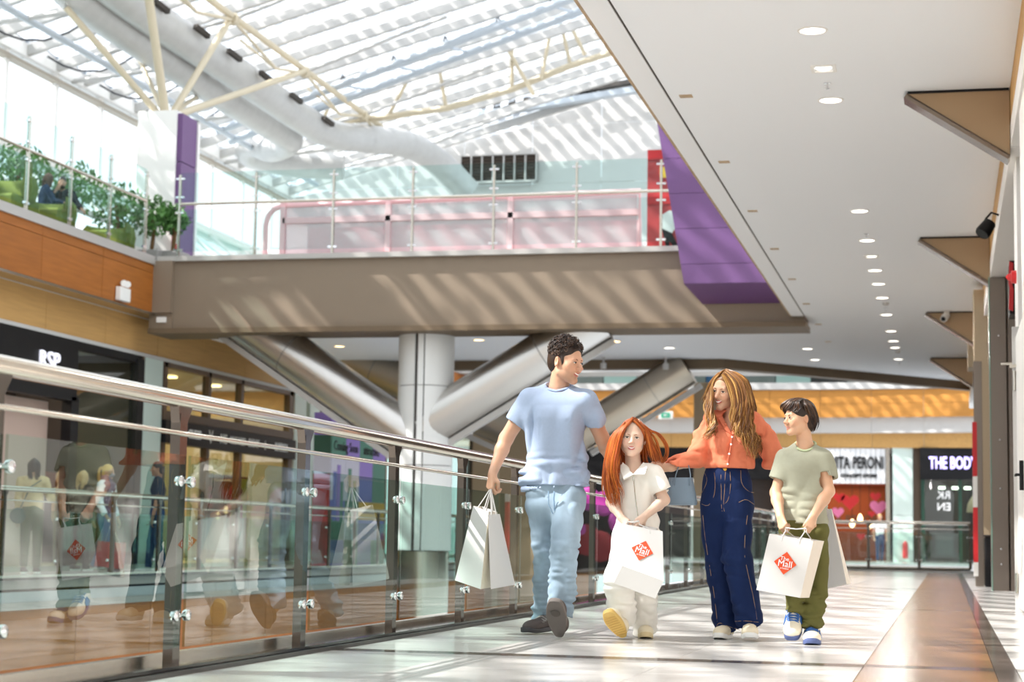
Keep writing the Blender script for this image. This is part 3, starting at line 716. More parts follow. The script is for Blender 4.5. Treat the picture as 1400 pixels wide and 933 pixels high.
duct('upper_duct', 'large pale ventilation duct slanting down under the skylight', [(20, -130, 31.5), (170, -3, 37.0), (330, 105, 43.3), (440, 178, 49.5), (500, 190, 51.5), (555, 197, 53.2), (600, 222, 55.5), (640, 262, 56.5)], 0.42,
     [(267, 36, 39.6, 18, 14), (312, 69, 41.3, 17, 13), (356, 99, 43.2, 15, 12), (398, 129, 45.6, 14, 11), (442, 161, 48.4, 13, 10), (212, 2, 37.6, 18, 14)])
duct('lower_duct', 'second pale duct below the first, ending in an elbow', [(-20, -130, 30.5), (105, -6, 36.0), (235, 85, 41.0), (365, 168, 48.3), (395, 190, 49.8), (372, 203, 51.0), (345, 196, 51.8), (345, 212, 52.5), (400, 224, 53.0), (470, 228, 53.4)], 0.42)

# ---- plants and seating on the upper balcony
def tree(x, y, z, h, rad, label, seed):
    t = thing('potted_tree', (x, y, z), label, 'plant', None); r = random.Random(seed)
    MB().bbox(x-0.3, x+0.3, y-0.3, y+0.3, z, z+0.5, 0.03).build('planter', M['grey'], t)
    MB().tube([(x, y, z+0.45), (x+0.05, y, z+0.9), (x-0.02, y+0.03, z+h*0.75)], 0.045, 7).build('trunk', M['trunk'], t, True)
    q = MB()
    for i in range(420):
        a, b, c = r.gauss(0, 1), r.gauss(0, 1), r.gauss(0, 1); n = math.sqrt(a*a+b*b+c*c)+1e-6; s = r.random()**0.4
        c0 = np.array([x+a/n*rad*s, y+b/n*rad*s, z+h*0.72+c/n*rad*0.85*s])
        d = np.array([r.gauss(0, 1), r.gauss(0, 1), -0.9+r.gauss(0, 0.5)]); d /= np.linalg.norm(d)
        sd = np.cross(d, [r.gauss(0, 1), r.gauss(0, 1), r.gauss(0, 1)]); sd /= np.linalg.norm(sd)
        L, W = 0.09, 0.035; n0 = len(q.v); up = np.cross(sd, d)*0.012
        q.v += [tuple(c0-d*L), tuple(c0+sd*W+up), tuple(c0+d*L), tuple(c0-sd*W+up)]; q.f.append((n0, n0+1, n0+2, n0+3))
    q.build('foliage', M['leaf'], t, recalc=False)['kind'] = 'stuff'
    return t
tree(-17.3, 31.5, 6.1, 1.9, 0.62, 'bushy green potted tree behind the green sofa at the far left', 1)
tree(-17.4, 33.9, 6.1, 2.05, 0.66, 'bushy potted tree behind the seated bearded man', 2)
tree(-17.2, 35.6, 6.1, 1.95, 0.66, 'potted tree between the bearded man and the white column', 3)
tree(-16.6, 36.1, 6.1, 1.75, 0.55, 'potted tree standing right before the white and purple column', 4)
tree(-16.2, 36.3, 6.1, 1.7, 0.36, 'small potted tree by the corner of balcony and bridge', 5)
def armchair(x, y, z, w, d, h, label):
    t = thing('tub_armchair', (x, y, z), label, 'armchair')
    MB().bbox(x-w/2, x+w/2, y-d/2, y+d/2, z+0.05, z+0.45, 0.05).build('seat', M['olive'], t)
    q = [(x+math.cos(a)*w*0.52, y+math.sin(a)*d*0.52) for a in np.linspace(-PI*0.05, PI*1.05, 9)]
    for i in range(8):
        MB().prism([(q[i][0], q[i][1], z+0.05), (q[i+1][0], q[i+1][1], z+0.05), (q[i+1][0], q[i+1][1], z+h), (q[i][0], q[i][1], z+h)], (0, -0.1, 0)).build('backrest', M['olive'], t) if i == 0 else None
    MB().tube([(a, b, z+h*0.55) for a, b in q], 0.12, 8, flat=2.2).build('curved_back', M['olive'], t, True)
    for sx in (-1, 1): MB().box(x+sx*w*0.4-0.03, x+sx*w*0.4+0.03, y-0.03, y+0.03, z, z+0.06).build('leg', M['black'], t)
armchair(-16.6, 29.6, 6.1, 1.1, 1.0, 1.1, 'olive green tub armchair at the left edge of the balcony')
armchair(-16.3, 30.9, 6.1, 0.8, 0.7, 0.68, 'olive green armchair in front of the seated bearded man')
armchair(-16.3, 33.4, 6.1, 0.85, 0.8, 0.62, 'low olive green armchair right of the bearded man')
t = thing('fire_extinguisher', (-16.1, 36.8, 6.2), 'red fire extinguisher hanging at the foot of the white column', 'extinguisher')
q0 = at(240, 328, 36.89)
MB().lathe([(0.02, -0.30), (0.085, -0.29), (0.09, -0.25), (0.09, 0.18), (0.06, 0.26), (0.025, 0.28), (0.025, 0.33)], q0, 14).build('cylinder', M['red'], t, True)
MB().tube([q0+np.array([0, -0.02, 0.3]), q0+np.array([-0.1, -0.03, 0.3]), q0+np.array([-0.13, -0.03, 0.1])], 0.014, 6).build('hose', M['black'], t, True)
MB().box(q0[0]-0.04, q0[0]+0.04, 36.95, 37.0, q0[2]+0.05, q0[2]+0.2).build('bracket', M['black'], t)
MB().box(q0[0]+0.03, q0[0]+0.07, q0[1]-0.095, q0[1]-0.06, q0[2]-0.1, q0[2]+0.1).build('label_plate', M['white'], t)
# ---- columns and tubes under the bridge
cx, cy = -10.06, 34.95
co = senv('column_1', 'round white clad column with steel base')
def arc_shell(a0, a1, z0, z1, r, m, nm):
    n = 14; q = MB()
    poly = [(cx+r*math.cos(a), cy+r*math.sin(a), z0) for a in np.linspace(a0, a1, n)]+[(cx+(r-0.04)*math.cos(a), cy+(r-0.04)*math.sin(a), z0) for a in np.linspace(a1, a0, n)]
    n0 = len(q.v); mm = len(poly)
    q.v += poly+[(p_[0], p_[1], z1) for p_ in poly]
    for i in range(mm): q.f.append((n0+i, n0+(i+1) % mm, n0+mm+(i+1) % mm, n0+mm+i))
    for i in range(n-1):
        q.f.append((n0+i, n0+2*n-1-i, n0+2*n-2-i, n0+i+1)); q.f.append((n0+mm+i, n0+mm+i+1, n0+mm+2*n-2-i, n0+mm+2*n-1-i))
    q.build(nm, m, co, True)
MB().lathe([(0.5, -5.5), (0.5, 4.6)], (cx, cy, 0), 28).build('core', M['line'], co, True)
MB().lathe([(0.52, -5.5), (0.52, 0.31)], (cx, cy, 0), 28).build('steel_base', M['steel'], co, True)
for z0, z1 in ((0.33, 1.98), (1.995, 3.55), (3.565, 4.57)):
    arc_shell(-1.352, 1.55, z0, z1, 0.555, M['clad'], 'cladding_panel'); arc_shell(-1.612, -1.397, z0, z1, 0.54, M['clad'], 'cladding_strip'); arc_shell(1.57, 2*PI-1.732, z0, z1, 0.555, M['clad'], 'cladding_panel')
def slant(name, label, A, B, r, m, off):
    A, B = np.asarray(A), np.asarray(B); d = (B-A)/np.linalg.norm(B-A)
    t = thing(name, A, label, 'strut')
    MB().tube([A, A+(B-A)*0.33, A+(B-A)*0.66, B], r, 28).build('tube', m, t, True)
    MB().tube([A+(B-A)*0.68, A+(B-A)*0.685], r*1.004, 28, cap=False).build('joint', M['grey'], t, True)
    MB().tube([A-d*0.02, A+d*0.03], r*1.02, 28).build('collar', M['line'], t, True)
    o = np.asarray(off)
    MB().beam(A+o, B+o, 0.14, 0.12).build('flange', M['flange'], t)
slant('steel_strut', 'broad brushed steel tube rising left from the white column', at(566, 602, 34.9), at(322, 431, 34.9), 0.46, M['tube'], (-0.27, -0.05, -0.45))
slant('steel_strut', 'broad brushed steel tube rising right from the white column', at(578, 587, 34.9), at(822, 436, 34.9), 0.46, M['tube'], (0.27, -0.05, -0.45))
slant('steel_strut', 'shade-tinted steel tube rising right farther back under the far beam', at(790, 596, 42.0), at(940, 503, 42.0), 0.42, M['tube_dark'], (0.33, -0.05, -0.42))
slant('steel_strut', 'shade-tinted steel tube rising left farther back behind the white column', at(700, 590, 42.0), at(430, 470, 42.0), 0.42, M['tube_dark'], (-0.3, 0, -0.45))
for nm, x0, x1, y0, sx in (('column_2', -11.95, -10.2, 46.0, -11.3), ('column_3', -6.2, -5.0, 46.0, -5.55)):
    c = struct(nm, MB().bbox(x0, x1, y0, y0+1.0, -5.5, 4.6, 0.02), M['tan'], 'broad tan column with a cream strip')
    MB().box(sx-0.07, sx+0.07, y0-0.03, y0, -5.5, 4.6).build('cream_strip', M['truss'], c)
for x, y in ((-7.6, 41.0), (-6.2, 41.2)):
    t = thing('track_spotlight', (x, y, 4.6), 'small spotlight under the far beam, %s of the pair' % ('left' if x < -7 else 'right'), 'spotlight', 'spotlights on the far beam')
    MB().lathe([(0.05, 0), (0.05, -0.02), (0.025, -0.03), (0.025, -0.12), (0.07, -0.13), (0.07, -0.26)], (x, y, 4.74), 10).build('head', M['greyl'], t, True)

# ================================================================== SHOPS ON THE LEFT
def area(name, loc, rot, sx, sy, e, col=(1, 0.85, 0.65)):
    l = bpy.data.lights.new(name, 'AREA'); l.shape = 'RECTANGLE'; l.size = sx; l.size_y = sy; l.energy = e; l.color = col
    o = bpy.data.objects.new(name, l); COL.objects.link(o); o.location = loc; o.rotation_euler = rot; return o
sh = senv('wall_shops', 'shop interiors behind the fronts on the opposite side')
MB().box(-21.2, -21, 8, 66, -0.05, 4.6).build('back_wall', M['shopback'], sh)
MB().box(-21.2, -16.2, 8, 66, 4.2, 4.4).build('shop_ceiling', M['greyl'], sh)
MB().box(-21.2, -16, 8, 66, -0.3, -0.05).build('shop_floor', M['shopback'], sh)
for y, m in ((34.56, 'shopdark'), (35.5, 'shopback'), (43.9, 'shopback'), (51.0, 'shopback')): MB().box(-21, -16.1, y, y+0.12, -0.05, 4.3).build('party_wall', M[m], sh)
area('shop_light', (-18.5, 30, 4.1), (0, 0, 0), 3, 7, 160); area('shop_light', (-18.5, 39.5, 4.1), (0, 0, 0), 3, 7, 230, (1, 0.75, 0.45)); area('shop_light', (-18.5, 47.5, 4.1), (0, 0, 0), 3, 5, 80)
# first shop: black fascia, letters, dark window
sf = senv('shopfront_black', 'black fashion shopfront with white glowing letters')
MB().bbox(-16.15, -15.95, 26.0, 31.65, 3.02, 4.17).build('fascia', M['black'], sf)
MB().box(-16.15, -15.98, 31.65, 34.55, 4.02, 4.17).build('head_frame', M['black'], sf)
for y in (28.0, 31.45, 34.3): MB().box(-16.15, -15.95, y, y+(0.3 if y > 30 else 0.12), -0.05, 3.1 if y < 32 else 4.1).build('black_jamb', M['black'], sf)
MB().box(-16.06, -16.04, 31.75, 34.3, -0.05, 4.0).build('shop_window', M['glass'], sf)
MB().box(-16.6, -16.4, 28.95, 31.4, -0.05, 3.0).build('rose_panel', M['shoppink'], sf)
MB().box(-19.0, -18.8, 31.6, 34.6, -0.05, 4.1).build('dark_backdrop', M['shopdark'], sf)
MB().box(-18.8, -18.7, 31.9, 33.3, 1.4, 2.9).build('wooden_panel', M['shopwarm'], sf)
MB().box(-17.4, -17.3, 32.6, 34.2, 0.6, 1.75).build('red_display', M['shopred'], sf)
MB().box(-17.28, -17.2, 32.9, 34.2, 0.3, 1.3).build('black_screen', M['black'], sf)
MB().box(-16.9, -16.85, 26.0, 28.8, 2.3, 2.42).build('amber_light_strip', M['ledstrip'], sf)
tx = text('RSP', 'RSP', 0.46, (-15.93, 30.47, 3.67), (0, 1, 0), (0, 0, 1), M['sign'], None, 0.02, 0.0, xs=1.1)
tx.name = 'shop_lettering'; tag(tx, 'glowing white letters RSP on the black shop fascia', 'sign')
lt = MB().tube([(-16.7, 27.2, 4.1), (-16.7, 27.2, 3.1)], 0.02, 6).lathe([(0.05, 0), (0.12, -0.25)], (-16.7, 27.2, 3.1), 10).build('pendant_lamp', M['black'])
tag(lt, 'black pendant spotlight inside the black shop', 'lamp')
# piers
for y0, y1 in ((34.68, 35.55), (43.6, 44.45), (44.75, 45.5)):
    MB().bbox(-16.2, -15.97, y0, y1, -0.05, 1.95).build('mint_panel', M['mint'], wl); MB().bbox(-16.2, -15.97, y0, y1, 1.965, 4.17).build('mint_panel', M['mint'], wl)
MB().box(-16.15, -15.98, 34.42, 34.66, -0.05, 4.17).build('brown_jamb', M['brownf'], wl)
# second shop: brown frames, black brand band
sb = senv('shopfront_brown', 'brown framed shopfront with a black band of brand names')
for y in (35.62, 38.0, 39.95, 43.2): MB().box(-16.12, -15.96, y, y+0.28 if y > 43 else y+0.16, -0.05, 4.17).build('mullion', M['brownf'], sb)
MB().box(-16.12, -15.96, 35.6, 43.5, 4.07, 4.17).build('head_frame', M['brownf'], sb)
for y0, y1 in ((35.78, 38.0), (38.16, 39.95), (40.11, 43.2)):
    MB().box(-16.06, -16.04, y0, y1, 3.12, 4.07).build('transom_pane', M['glass'], sb); MB().box(-16.06, -16.04, y0, y1, 0, 2.5).build('shop_window', M['glass'], sb)
MB().box(-16.15, -15.88, 35.6, 43.5, 2.47, 2.95).build('brand_band', M['black'], sb); MB().box(-16.15, -15.95, 35.6, 43.5, 2.97, 3.15).build('dark_band', M['brownf'], sb)
for s, y, h in (('LE', 36.15, 0.24), ('GUESS', 37.1, 0.27), ('V', 38.0, 0.4), ('NG', 38.75, 0.3), ('NINE WEST', 39.6, 0.24), ('DKNY', 40.6, 0.27), ('i', 41.35, 0.32), ('SUPERGA', 42.45, 0.28)):
    text('lettering', s, h, (-15.87, y, 2.71), (0, 1, 0), (0, 0, 1), M['ink'], sb, 0.006, 0.004, xs=0.9 if len(s) < 6 else 0.75)
MB().box(-20.9, -20.7, 35.7, 43.5, 0, 4.1).build('amber_back_wall', M['shopwarm'], sb)
MB().box(-19.2, -18.4, 36.0, 38.5, 0, 1.0).build('counter', M['shopback'], sb)
MB().box(-17.0, -16.9, 40.3, 42.9, 0, 2.0).build('poster_stand', M['black'], sb); MB().box(-16.89, -16.87, 41.9, 42.8, 1.0, 1.95).build('lime_poster', mat('lime', '#B9D03A', 0.6), sb)
for y in (36.3, 36.6, 36.95, 37.3): MB().lathe([(0.05, 0), (0.1, -0.05), (0.1, -0.28), (0.06, -0.34)], (-17.5, y, 4.1), 10).build('amber_bottle_lamp', M['shopred'], sb)
for x, y in ((-17.2, 37.4), (-17.4, 39.2), (-17.3, 41.6)): MB().lathe([(0.14, 0), (0.14, -0.03)], (x, y, 4.18), 14).build('warm_downlight', M['lampw'], sb)
MB().box(-16.2, -15.97, 45.6, 51.0, -0.05, 4.17).build('closed_front', M['purple'], wl)
for k in range(4): MB().box(-16.15, -15.96, 51.2+3.5*k, 51.5+3.5*k, -0.05, 4.17).build('mullion', M['brownf'], wl)
for k in range(4): MB().box(-16.06, -16.04, 51.5+3.5*k, 54.7+3.5*k, -0.05, 4.1).build('shop_window', M['glass'], wl)
# hoarding kiosk
t = thing('display_kiosk', (-12.9, 39, -0.05), 'tall kiosk clad in green, lilac and yellow squares on the opposite walkway', 'kiosk')
MB().box(-13.1, -12.72, 37.0, 40.85, -0.05, 3.2).build('body', M['greyl'], t)
gr, pu_, wh, ye, bl, dg = [mat('print_'+n, c, 0.5) for n, c in (('green', '#4F8A76'), ('lilac', '#9A7FD0'), ('pale', '#D9D6E6'), ('yellow', '#E0AA38'), ('blue', '#6F78C8'), ('deep_green', '#2F5A48'))]
ys = np.linspace(37.0, 40.85, 5); zs = [3.2, 2.72, 2.3, 1.85, 1.35, 0.95, 0.5, -0.05]
pat = [(pu_, pu_, gr, gr), (gr, pu_, gr, pu_), (wh, wh, pu_, gr), (wh, wh, bl, gr), (bl, gr, ye, ye), (gr, wh, bl, bl), (bl, gr, pu_, gr)]
for r_ in range(7):
    for c_ in range(4): MB().box(-12.72, -12.70, ys[c_]+0.006, ys[c_+1]-0.006, zs[r_+1]+0.006, zs[r_]-0.006).build('square_panel', pat[r_][c_], t)
for z0, z1, m in ((2.72, 3.2, pu_), (2.3, 2.72, dg), (1.9, 2.3, wh), (-0.05, 1.9, M['redp'])): MB().box(-13.1, -12.72, 36.98, 37.0, z0+0.004, z1-0.004).build('end_panel', m, t)
for y, z1, m in ((37.15, 1.95, bl), (37.4, 2.1, pu_), (37.6, 1.75, gr), (38.15, 2.05, gr), (38.5, 1.8, gr)): MB().box(-12.70, -12.69, y, y+0.2, 0.9, z1).build('printed_tower', m, t)
text('lettering', 'Coming Soon', 0.3, (-12.69, 37.95, 2.5), (0, 1, 0), (0, 0, 1), M['inkb'], t, 0.004, 0.0, xs=1.0)
text('lettering', 'attractivo', 0.3, (-12.69, 39.75, 2.5), (0, 1, 0), (0, 0, 1), M['inkb'], t, 0.004, 0.0, xs=1.0)
text('lettering', 'sustainability', 0.18, (-12.69, 39.6, 1.15), (0, 1, 0), (0, 0, 1), M['inkb'], t, 0.004, 0.0)
# blurred shop objects behind the column
MB().box(-16.0, -15.9, 52, 58, 0, 4.0).build('pale_front', M['mint'], wl)
pk = thing('pink_screen', (-10.9, 57.6, -0.5), 'dark display wall with magenta blossoms far behind the man', 'display')
MB().box(-11.6, -9.2, 57.5, 57.7, -0.5, 3.0).build('screen', M['black'], pk)
mg = mat('magenta_print', '#C23FA0', 0.5); rdp = mat('crimson_print', '#A3222F', 0.5)
for x, z, r, m in ((-11.1, 1.9, 0.38, mg), (-10.6, 1.75, 0.4, mg), (-11.15, 0.6, 0.5, rdp), (-10.7, 0.4, 0.5, rdp), (-11.3, 0.85, 0.25, mg), (-10.0, 1.2, 0.45, mg)):
    MB().lathe([(r, 0), (r*0.8, 0.03), (0.01, 0.04)], (x, 57.5, z), 12, (0, -1, 0)).build('printed_blossom', m, pk)

# ================================================================== FAR SHOPS, Y about 70
fw = senv('wall_far', 'curved far facade with amber fascia over the far shops')
def fy(x): return 70.0-0.012*max(0, x+6)**2*1.2
XF = [-16+1.9*k for k in range(13)]
for a, b in zip(XF[:-1], XF[1:]):
    ya, yb = fy(a), fy(b)
    def pn(nm, z0, z1, m, off, th=0.2, g=0.006):
        MB().prism([(a+g, ya-off, z0), (b-g, yb-off, z0), (b-g, yb-off, z1), (a+g, ya-off, z1)], (0, th, 0)).build(nm, m, fw)
    pn('fascia_panel', 5.85, 6.35, M['woodfar'], 0.5); pn('fascia_panel', 5.32, 5.84, M['woodfar'], 0.5)
    pn('coping_strip', 6.37, 6.62, M['greyl'], 0.6, 0.4, 0)
    pn('grey_band', 4.75, 5.30, M['greyl'], 0.3, 0.3, 0.004); pn('veneer_panel', 4.2, 4.74, M['woodl'], 0.0)
    pn('upper_pane', 6.65, 7.9, M['glass2'], 0.5, 0.02)
MB().box(-20, 6, 76, 76.2, -0.5, 9.5).build('back_wall', M['shopdark'], fw)
MB().box(-20, 6, 71, 76, 4.3, 6.2).build('slab', M['greyl'], fw)
for i in range(16):
    x = -15+1.4*i; m = (M['grey'], M['mint'], M['shopdark'], M['grey'], mat('blue_panel', '#2F5E8C', 0.5))[i % 5]
    MB().box(x, x+1.36, 73.5, 73.6, 6.2, 9.5).build('upper_shop_panel', m, fw)
MB().box(-20, 6, 70.5, 76, 9.5, 9.8).build('shade_slab', M['greyl'], fw)  # unseen slab added to shade the upper shop panels
# end shop 1
s1 = senv('shopfront_ribbed', 'shop with ribbed white sign board and amber interior')
for k in range(22): MB().bbox(-6.3+0.187*k, -6.3+0.187*k+0.175, 69.85, 70.05, 2.86, 4.18, 0.02).build('rib', M['ceil2'], s1)
MB().box(-2.2, -2.05, 69.8, 70.2, -0.4, 4.7).build('steel_jamb', M['steel'], s1)
MB().box(-6.4, -2.3, 72.2, 72.4, -0.4, 2.86).build('amber_back', mat('deep_amber', '#8A4216', 0.6), s1)
MB().box(-6.4, -6.2, 69.9, 72.3, -0.4, 2.86).build('side_wall', M['shopwarm'], s1)
text('EVITA PERONI', 'EVITA PERONI', 0.62, (-3.33, 69.82, 3.62), (1, 0, 0), (0, 0, 1), M['inkb'], s1, 0.02, 0.016, xs=0.54).name = 'lettering'
text('lettering', 'CONCEPT STORE', 0.17, (-3.2, 69.82, 3.15), (1, 0, 0), (0, 0, 1), M['inkb'], s1, 0.02, 0.01)
text('lettering', 'EVITA PERONI', 0.42, (-3.7, 72.18, 1.55), (1, 0, 0), (0, 0, 1), M['brownf'], s1, 0.01, 0.006)
area('shop_light', (-4.2, 71, 2.8), (0, 0, 0), 3, 1.6, 40, (1, 0.65, 0.38)); area('shop_light', (0.4, 73.5, 4.0), (0, 0, 0), 3, 3, 60, (0.95, 0.95, 1))
MB().box(-6.4, -2.2, 69.9, 72.4, 2.86, 2.95).build('shop_soffit', M['shopred'], s1)
def heart(x, y, z, s, m, lab):
    pts = []
    for i in range(20):
        a = 2*PI*i/20; pts.append((x+s*16*math.sin(a)**3/17, y, z+s*(13*math.cos(a)-5*math.cos(2*a)-2*math.cos(3*a)-math.cos(4*a))/17))
    o = tag(MB().prism(pts, (0, 0.04, 0)).build('paper_heart', m), lab, 'decoration', 'hearts hanging in the amber shop')
hp = mat('pink_paper', '#E07AA8', 0.6)
for x, z, s, m, l in ((-3.55, 2.2, 0.36, M['red'], 'large red paper heart hanging in the amber shop'), (-3.95, 2.35, 0.24, M['red'], 'smaller red heart beside the large red heart'), (-4.0, 1.8, 0.24, hp, 'pink heart hanging under the red hearts'), (-2.6, 2.4, 0.22, M['red'], 'red heart above the pink heart by the shop jamb'), (-2.5, 2.0, 0.34, hp, 'pink heart by the steel shop jamb'), (-2.75, 1.75, 0.15, M['red'], 'tiny red heart low by the shop jamb'), (-3.15, 0.9, 0.17, M['red'], 'red heart just above the far handrail')):
    heart(x, 70.4, z, s, m, l)
for x, z, wh in ((-3.2, 1.55, 'middle and highest'), (-2.85, 1.3, 'rightmost'), (-3.5, 1.35, 'leftmost')):
    t = thing('pendant_bulb', (x, 71, z), 'glowing filament pendant bulb in the amber shop, '+wh, 'lamp', 'filament bulbs in the amber shop')
    MB().tube([(x, 71, z+0.2), (x, 71, 2.85)], 0.01, 5).build('cable', M['black'], t); MB().lathe([(0.03, 0.2), (0.10, 0.05), (0.09, -0.05), (0.02, -0.12)], (x, 71, z), 10).build('bulb', M['lampw'], t, True)
MB().box(-1.95, -1.22, 69.75, 70.2, -0.4, 1.7).build('mint_panel', M['mint'], fw); MB().box(-1.95, -1.22, 69.75, 70.2, 1.715, 4.2).build('mint_panel', M['mint'], fw)
MB().box(-1.2, -0.95, 69.9, 70.3, -0.4, 4.7).build('brown_jamb', M['brownf'], fw)
# end shop 2
s2 = senv('shopfront_green', 'dark green framed shop with glowing lilac letters')
MB().box(-0.95, 3.5, 69.5, 69.9, 3.02, 4.2).build('fascia', M['black'], s2)
dgn = mat('dark_green_frame', '#123A2A', 0.4)
for x in (-0.92, 0.42, 1.7): MB().box(x, x+0.13, 69.6, 69.8, -0.4, 3.02).build('frame', dgn, s2)
MB().box(-0.8, 0.42, 69.68, 69.7, -0.4, 3.0).build('pane', M['glass'], s2); MB().box(0.55, 1.7, 69.68, 69.7, -0.4, 3.0).build('pane', M['glass'], s2)
MB().box(-0.95, 3.5, 74.8, 75, -0.4, 4.2).build('back', M['shopdark'], s2)
t_ = text('lettering', 'THE BODY SHOP', 0.62, (-0.62, 69.47, 3.62), (1, 0, 0), (0, 0, 1), mat('lilac_glow', '#C9BFFF', 0.5, emit='#B9ACFF', estr=1.8), s2, 0.02, 0.012, align='LEFT', xs=0.57)
text('lettering', 'RK', 0.40, (-0.1, 69.65, 2.45), (-1, 0, 0), (0, 0, 1), M['ink'], s2, 0.004, 0.004); text('lettering', 'EN', 0.40, (-0.1, 69.65, 2.02), (-1, 0, 0), (0, 0, 1), M['ink'], s2, 0.004, 0.004); 
for x in (-0.3, 0.2, 0.65, 1.3): MB().box(x, x+0.25, 72, 72.1, 2.75, 2.85).build('ceiling_light', M['lamp'], s2)
MB().lathe([(0.42, 0), (0.38, 0.3), (0.2, 0.62), (0.03, 0.72)], (1.15, 73, 1.9), 14).build('dome_display', M['shopback'], s2, True)
t = thing('exit_sign', at(910, 568, 68.6), 'green and white emergency exit sign on the amber fascia', 'sign')
c0 = at(910, 568, 68.9)
MB().box(c0[0]-0.27, c0[0]+0.27, 68.9, 69.0, c0[2]-0.15, c0[2]+0.15).build('panel', M['white'], t)
MB().box(c0[0]-0.17, c0[0]+0.17, 68.88, 68.9, c0[2]-0.09, c0[2]+0.09).build('green_field', mat('exit_green', '#1FA07A', 0.5, emit='#1FA07A', estr=0.3), t)
MB().prism([(c0[0]-0.1, 68.875, c0[2]), (c0[0], 68.875, c0[2]-0.05), (c0[0], 68.875, c0[2]-0.015), (c0[0]+0.1, 68.875, c0[2]-0.015), (c0[0]+0.1, 68.875, c0[2]+0.015), (c0[0], 68.875, c0[2]+0.015), (c0[0], 68.875, c0[2]+0.05)], (0, 0.01, 0)).build('arrow', M['white'], t)
ex = tag(MB().lathe([(0.02, -0.35), (0.1, -0.33), (0.1, 0.2), (0.03, 0.3)], (-1.5, 69.6, 0.45), 12).build('fire_extinguisher', M['red'], None, True), 'red fire extinguisher by the pale mint pier of the far shops', 'extinguisher')
# dark fronts of the far left corner
MB().box(-16, -6.5, 70.0, 70.2, 3.0, 4.2).build('dark_sign_board', M['black'], fw); MB().box(-16, -6.5, 70.6, 70.7, -0.4, 3.0).build('dark_front', M['shopdark'], fw)
for k in range(6): MB().box(-15.5+1.5*k, -15.4+1.5*k, 69.9, 70.1, -0.4, 3.0).build('white_mullion', M['white'], fw)
st = senv('wall_striped', 'black and white striped shop wall behind the woman')
for k in range(8): MB().box(-6.4, -5.1, 69.7, 69.8, 0.2+0.42*k, 0.2+0.42*k+0.40).build('stripe_panel', M['white'] if k % 2 else M['black'], st)

# ================================================================== FIGURES: distance-field modelling
V3 = lambda *a: np.array(a, float)
def unit(v): v = np.asarray(v, float); return v/(np.linalg.norm(v)+1e-12)
class Frame:
    """local axes -> place; rows of R are the local x, y, z axes"""
    def __init__(s, o, R, sc=1.0): s.o = np.asarray(o, float); s.R = np.asarray(R, float); s.s = sc
    def __call__(s, *p): return s.o+s.s*(np.asarray(p, float)@s.R)
    def d(s, *p): return np.asarray(p, float)@s.R
def rot_frame(o, yaw, pitch, roll, sc=1.0):
    """local y is forward; yaw 0 faces the camera end (-Y), positive turns towards +X; pitch down positive; roll leans the crown to +X of the place"""
    f = V3(math.sin(yaw)*math.cos(pitch), -math.cos(yaw)*math.cos(pitch), -math.sin(pitch))
    up0 = V3(0, 0, 1); r = unit(np.cross(f, up0)); u = np.cross(r, f)
    c, s_ = math.cos(roll), math.sin(roll)
    r2, u2 = c*r+s_*u, -s_*r+c*u
    return Frame(o, [r2, f, u2], sc)
_lat = np.random.RandomState(3).rand(32, 32, 32).astype(np.float32)
def vnoise(x, y, z):
    xi, yi, zi = np.floor(x).astype(int), np.floor(y).astype(int), np.floor(z).astype(int)
    fx, fy_, fz = x-xi, y-yi, z-zi
    fx, fy_, fz = fx*fx*(3-2*fx), fy_*fy_*(3-2*fy_), fz*fz*(3-2*fz)
    out = 0
    for a in (0, 1):
        for b in (0, 1):
            for c in (0, 1):
                out = out+_lat[(xi+a) & 31, (yi+b) & 31, (zi+c) & 31]*(fx if a else 1-fx)*(fy_ if b else 1-fy_)*(fz if c else 1-fz)
    return out-0.5
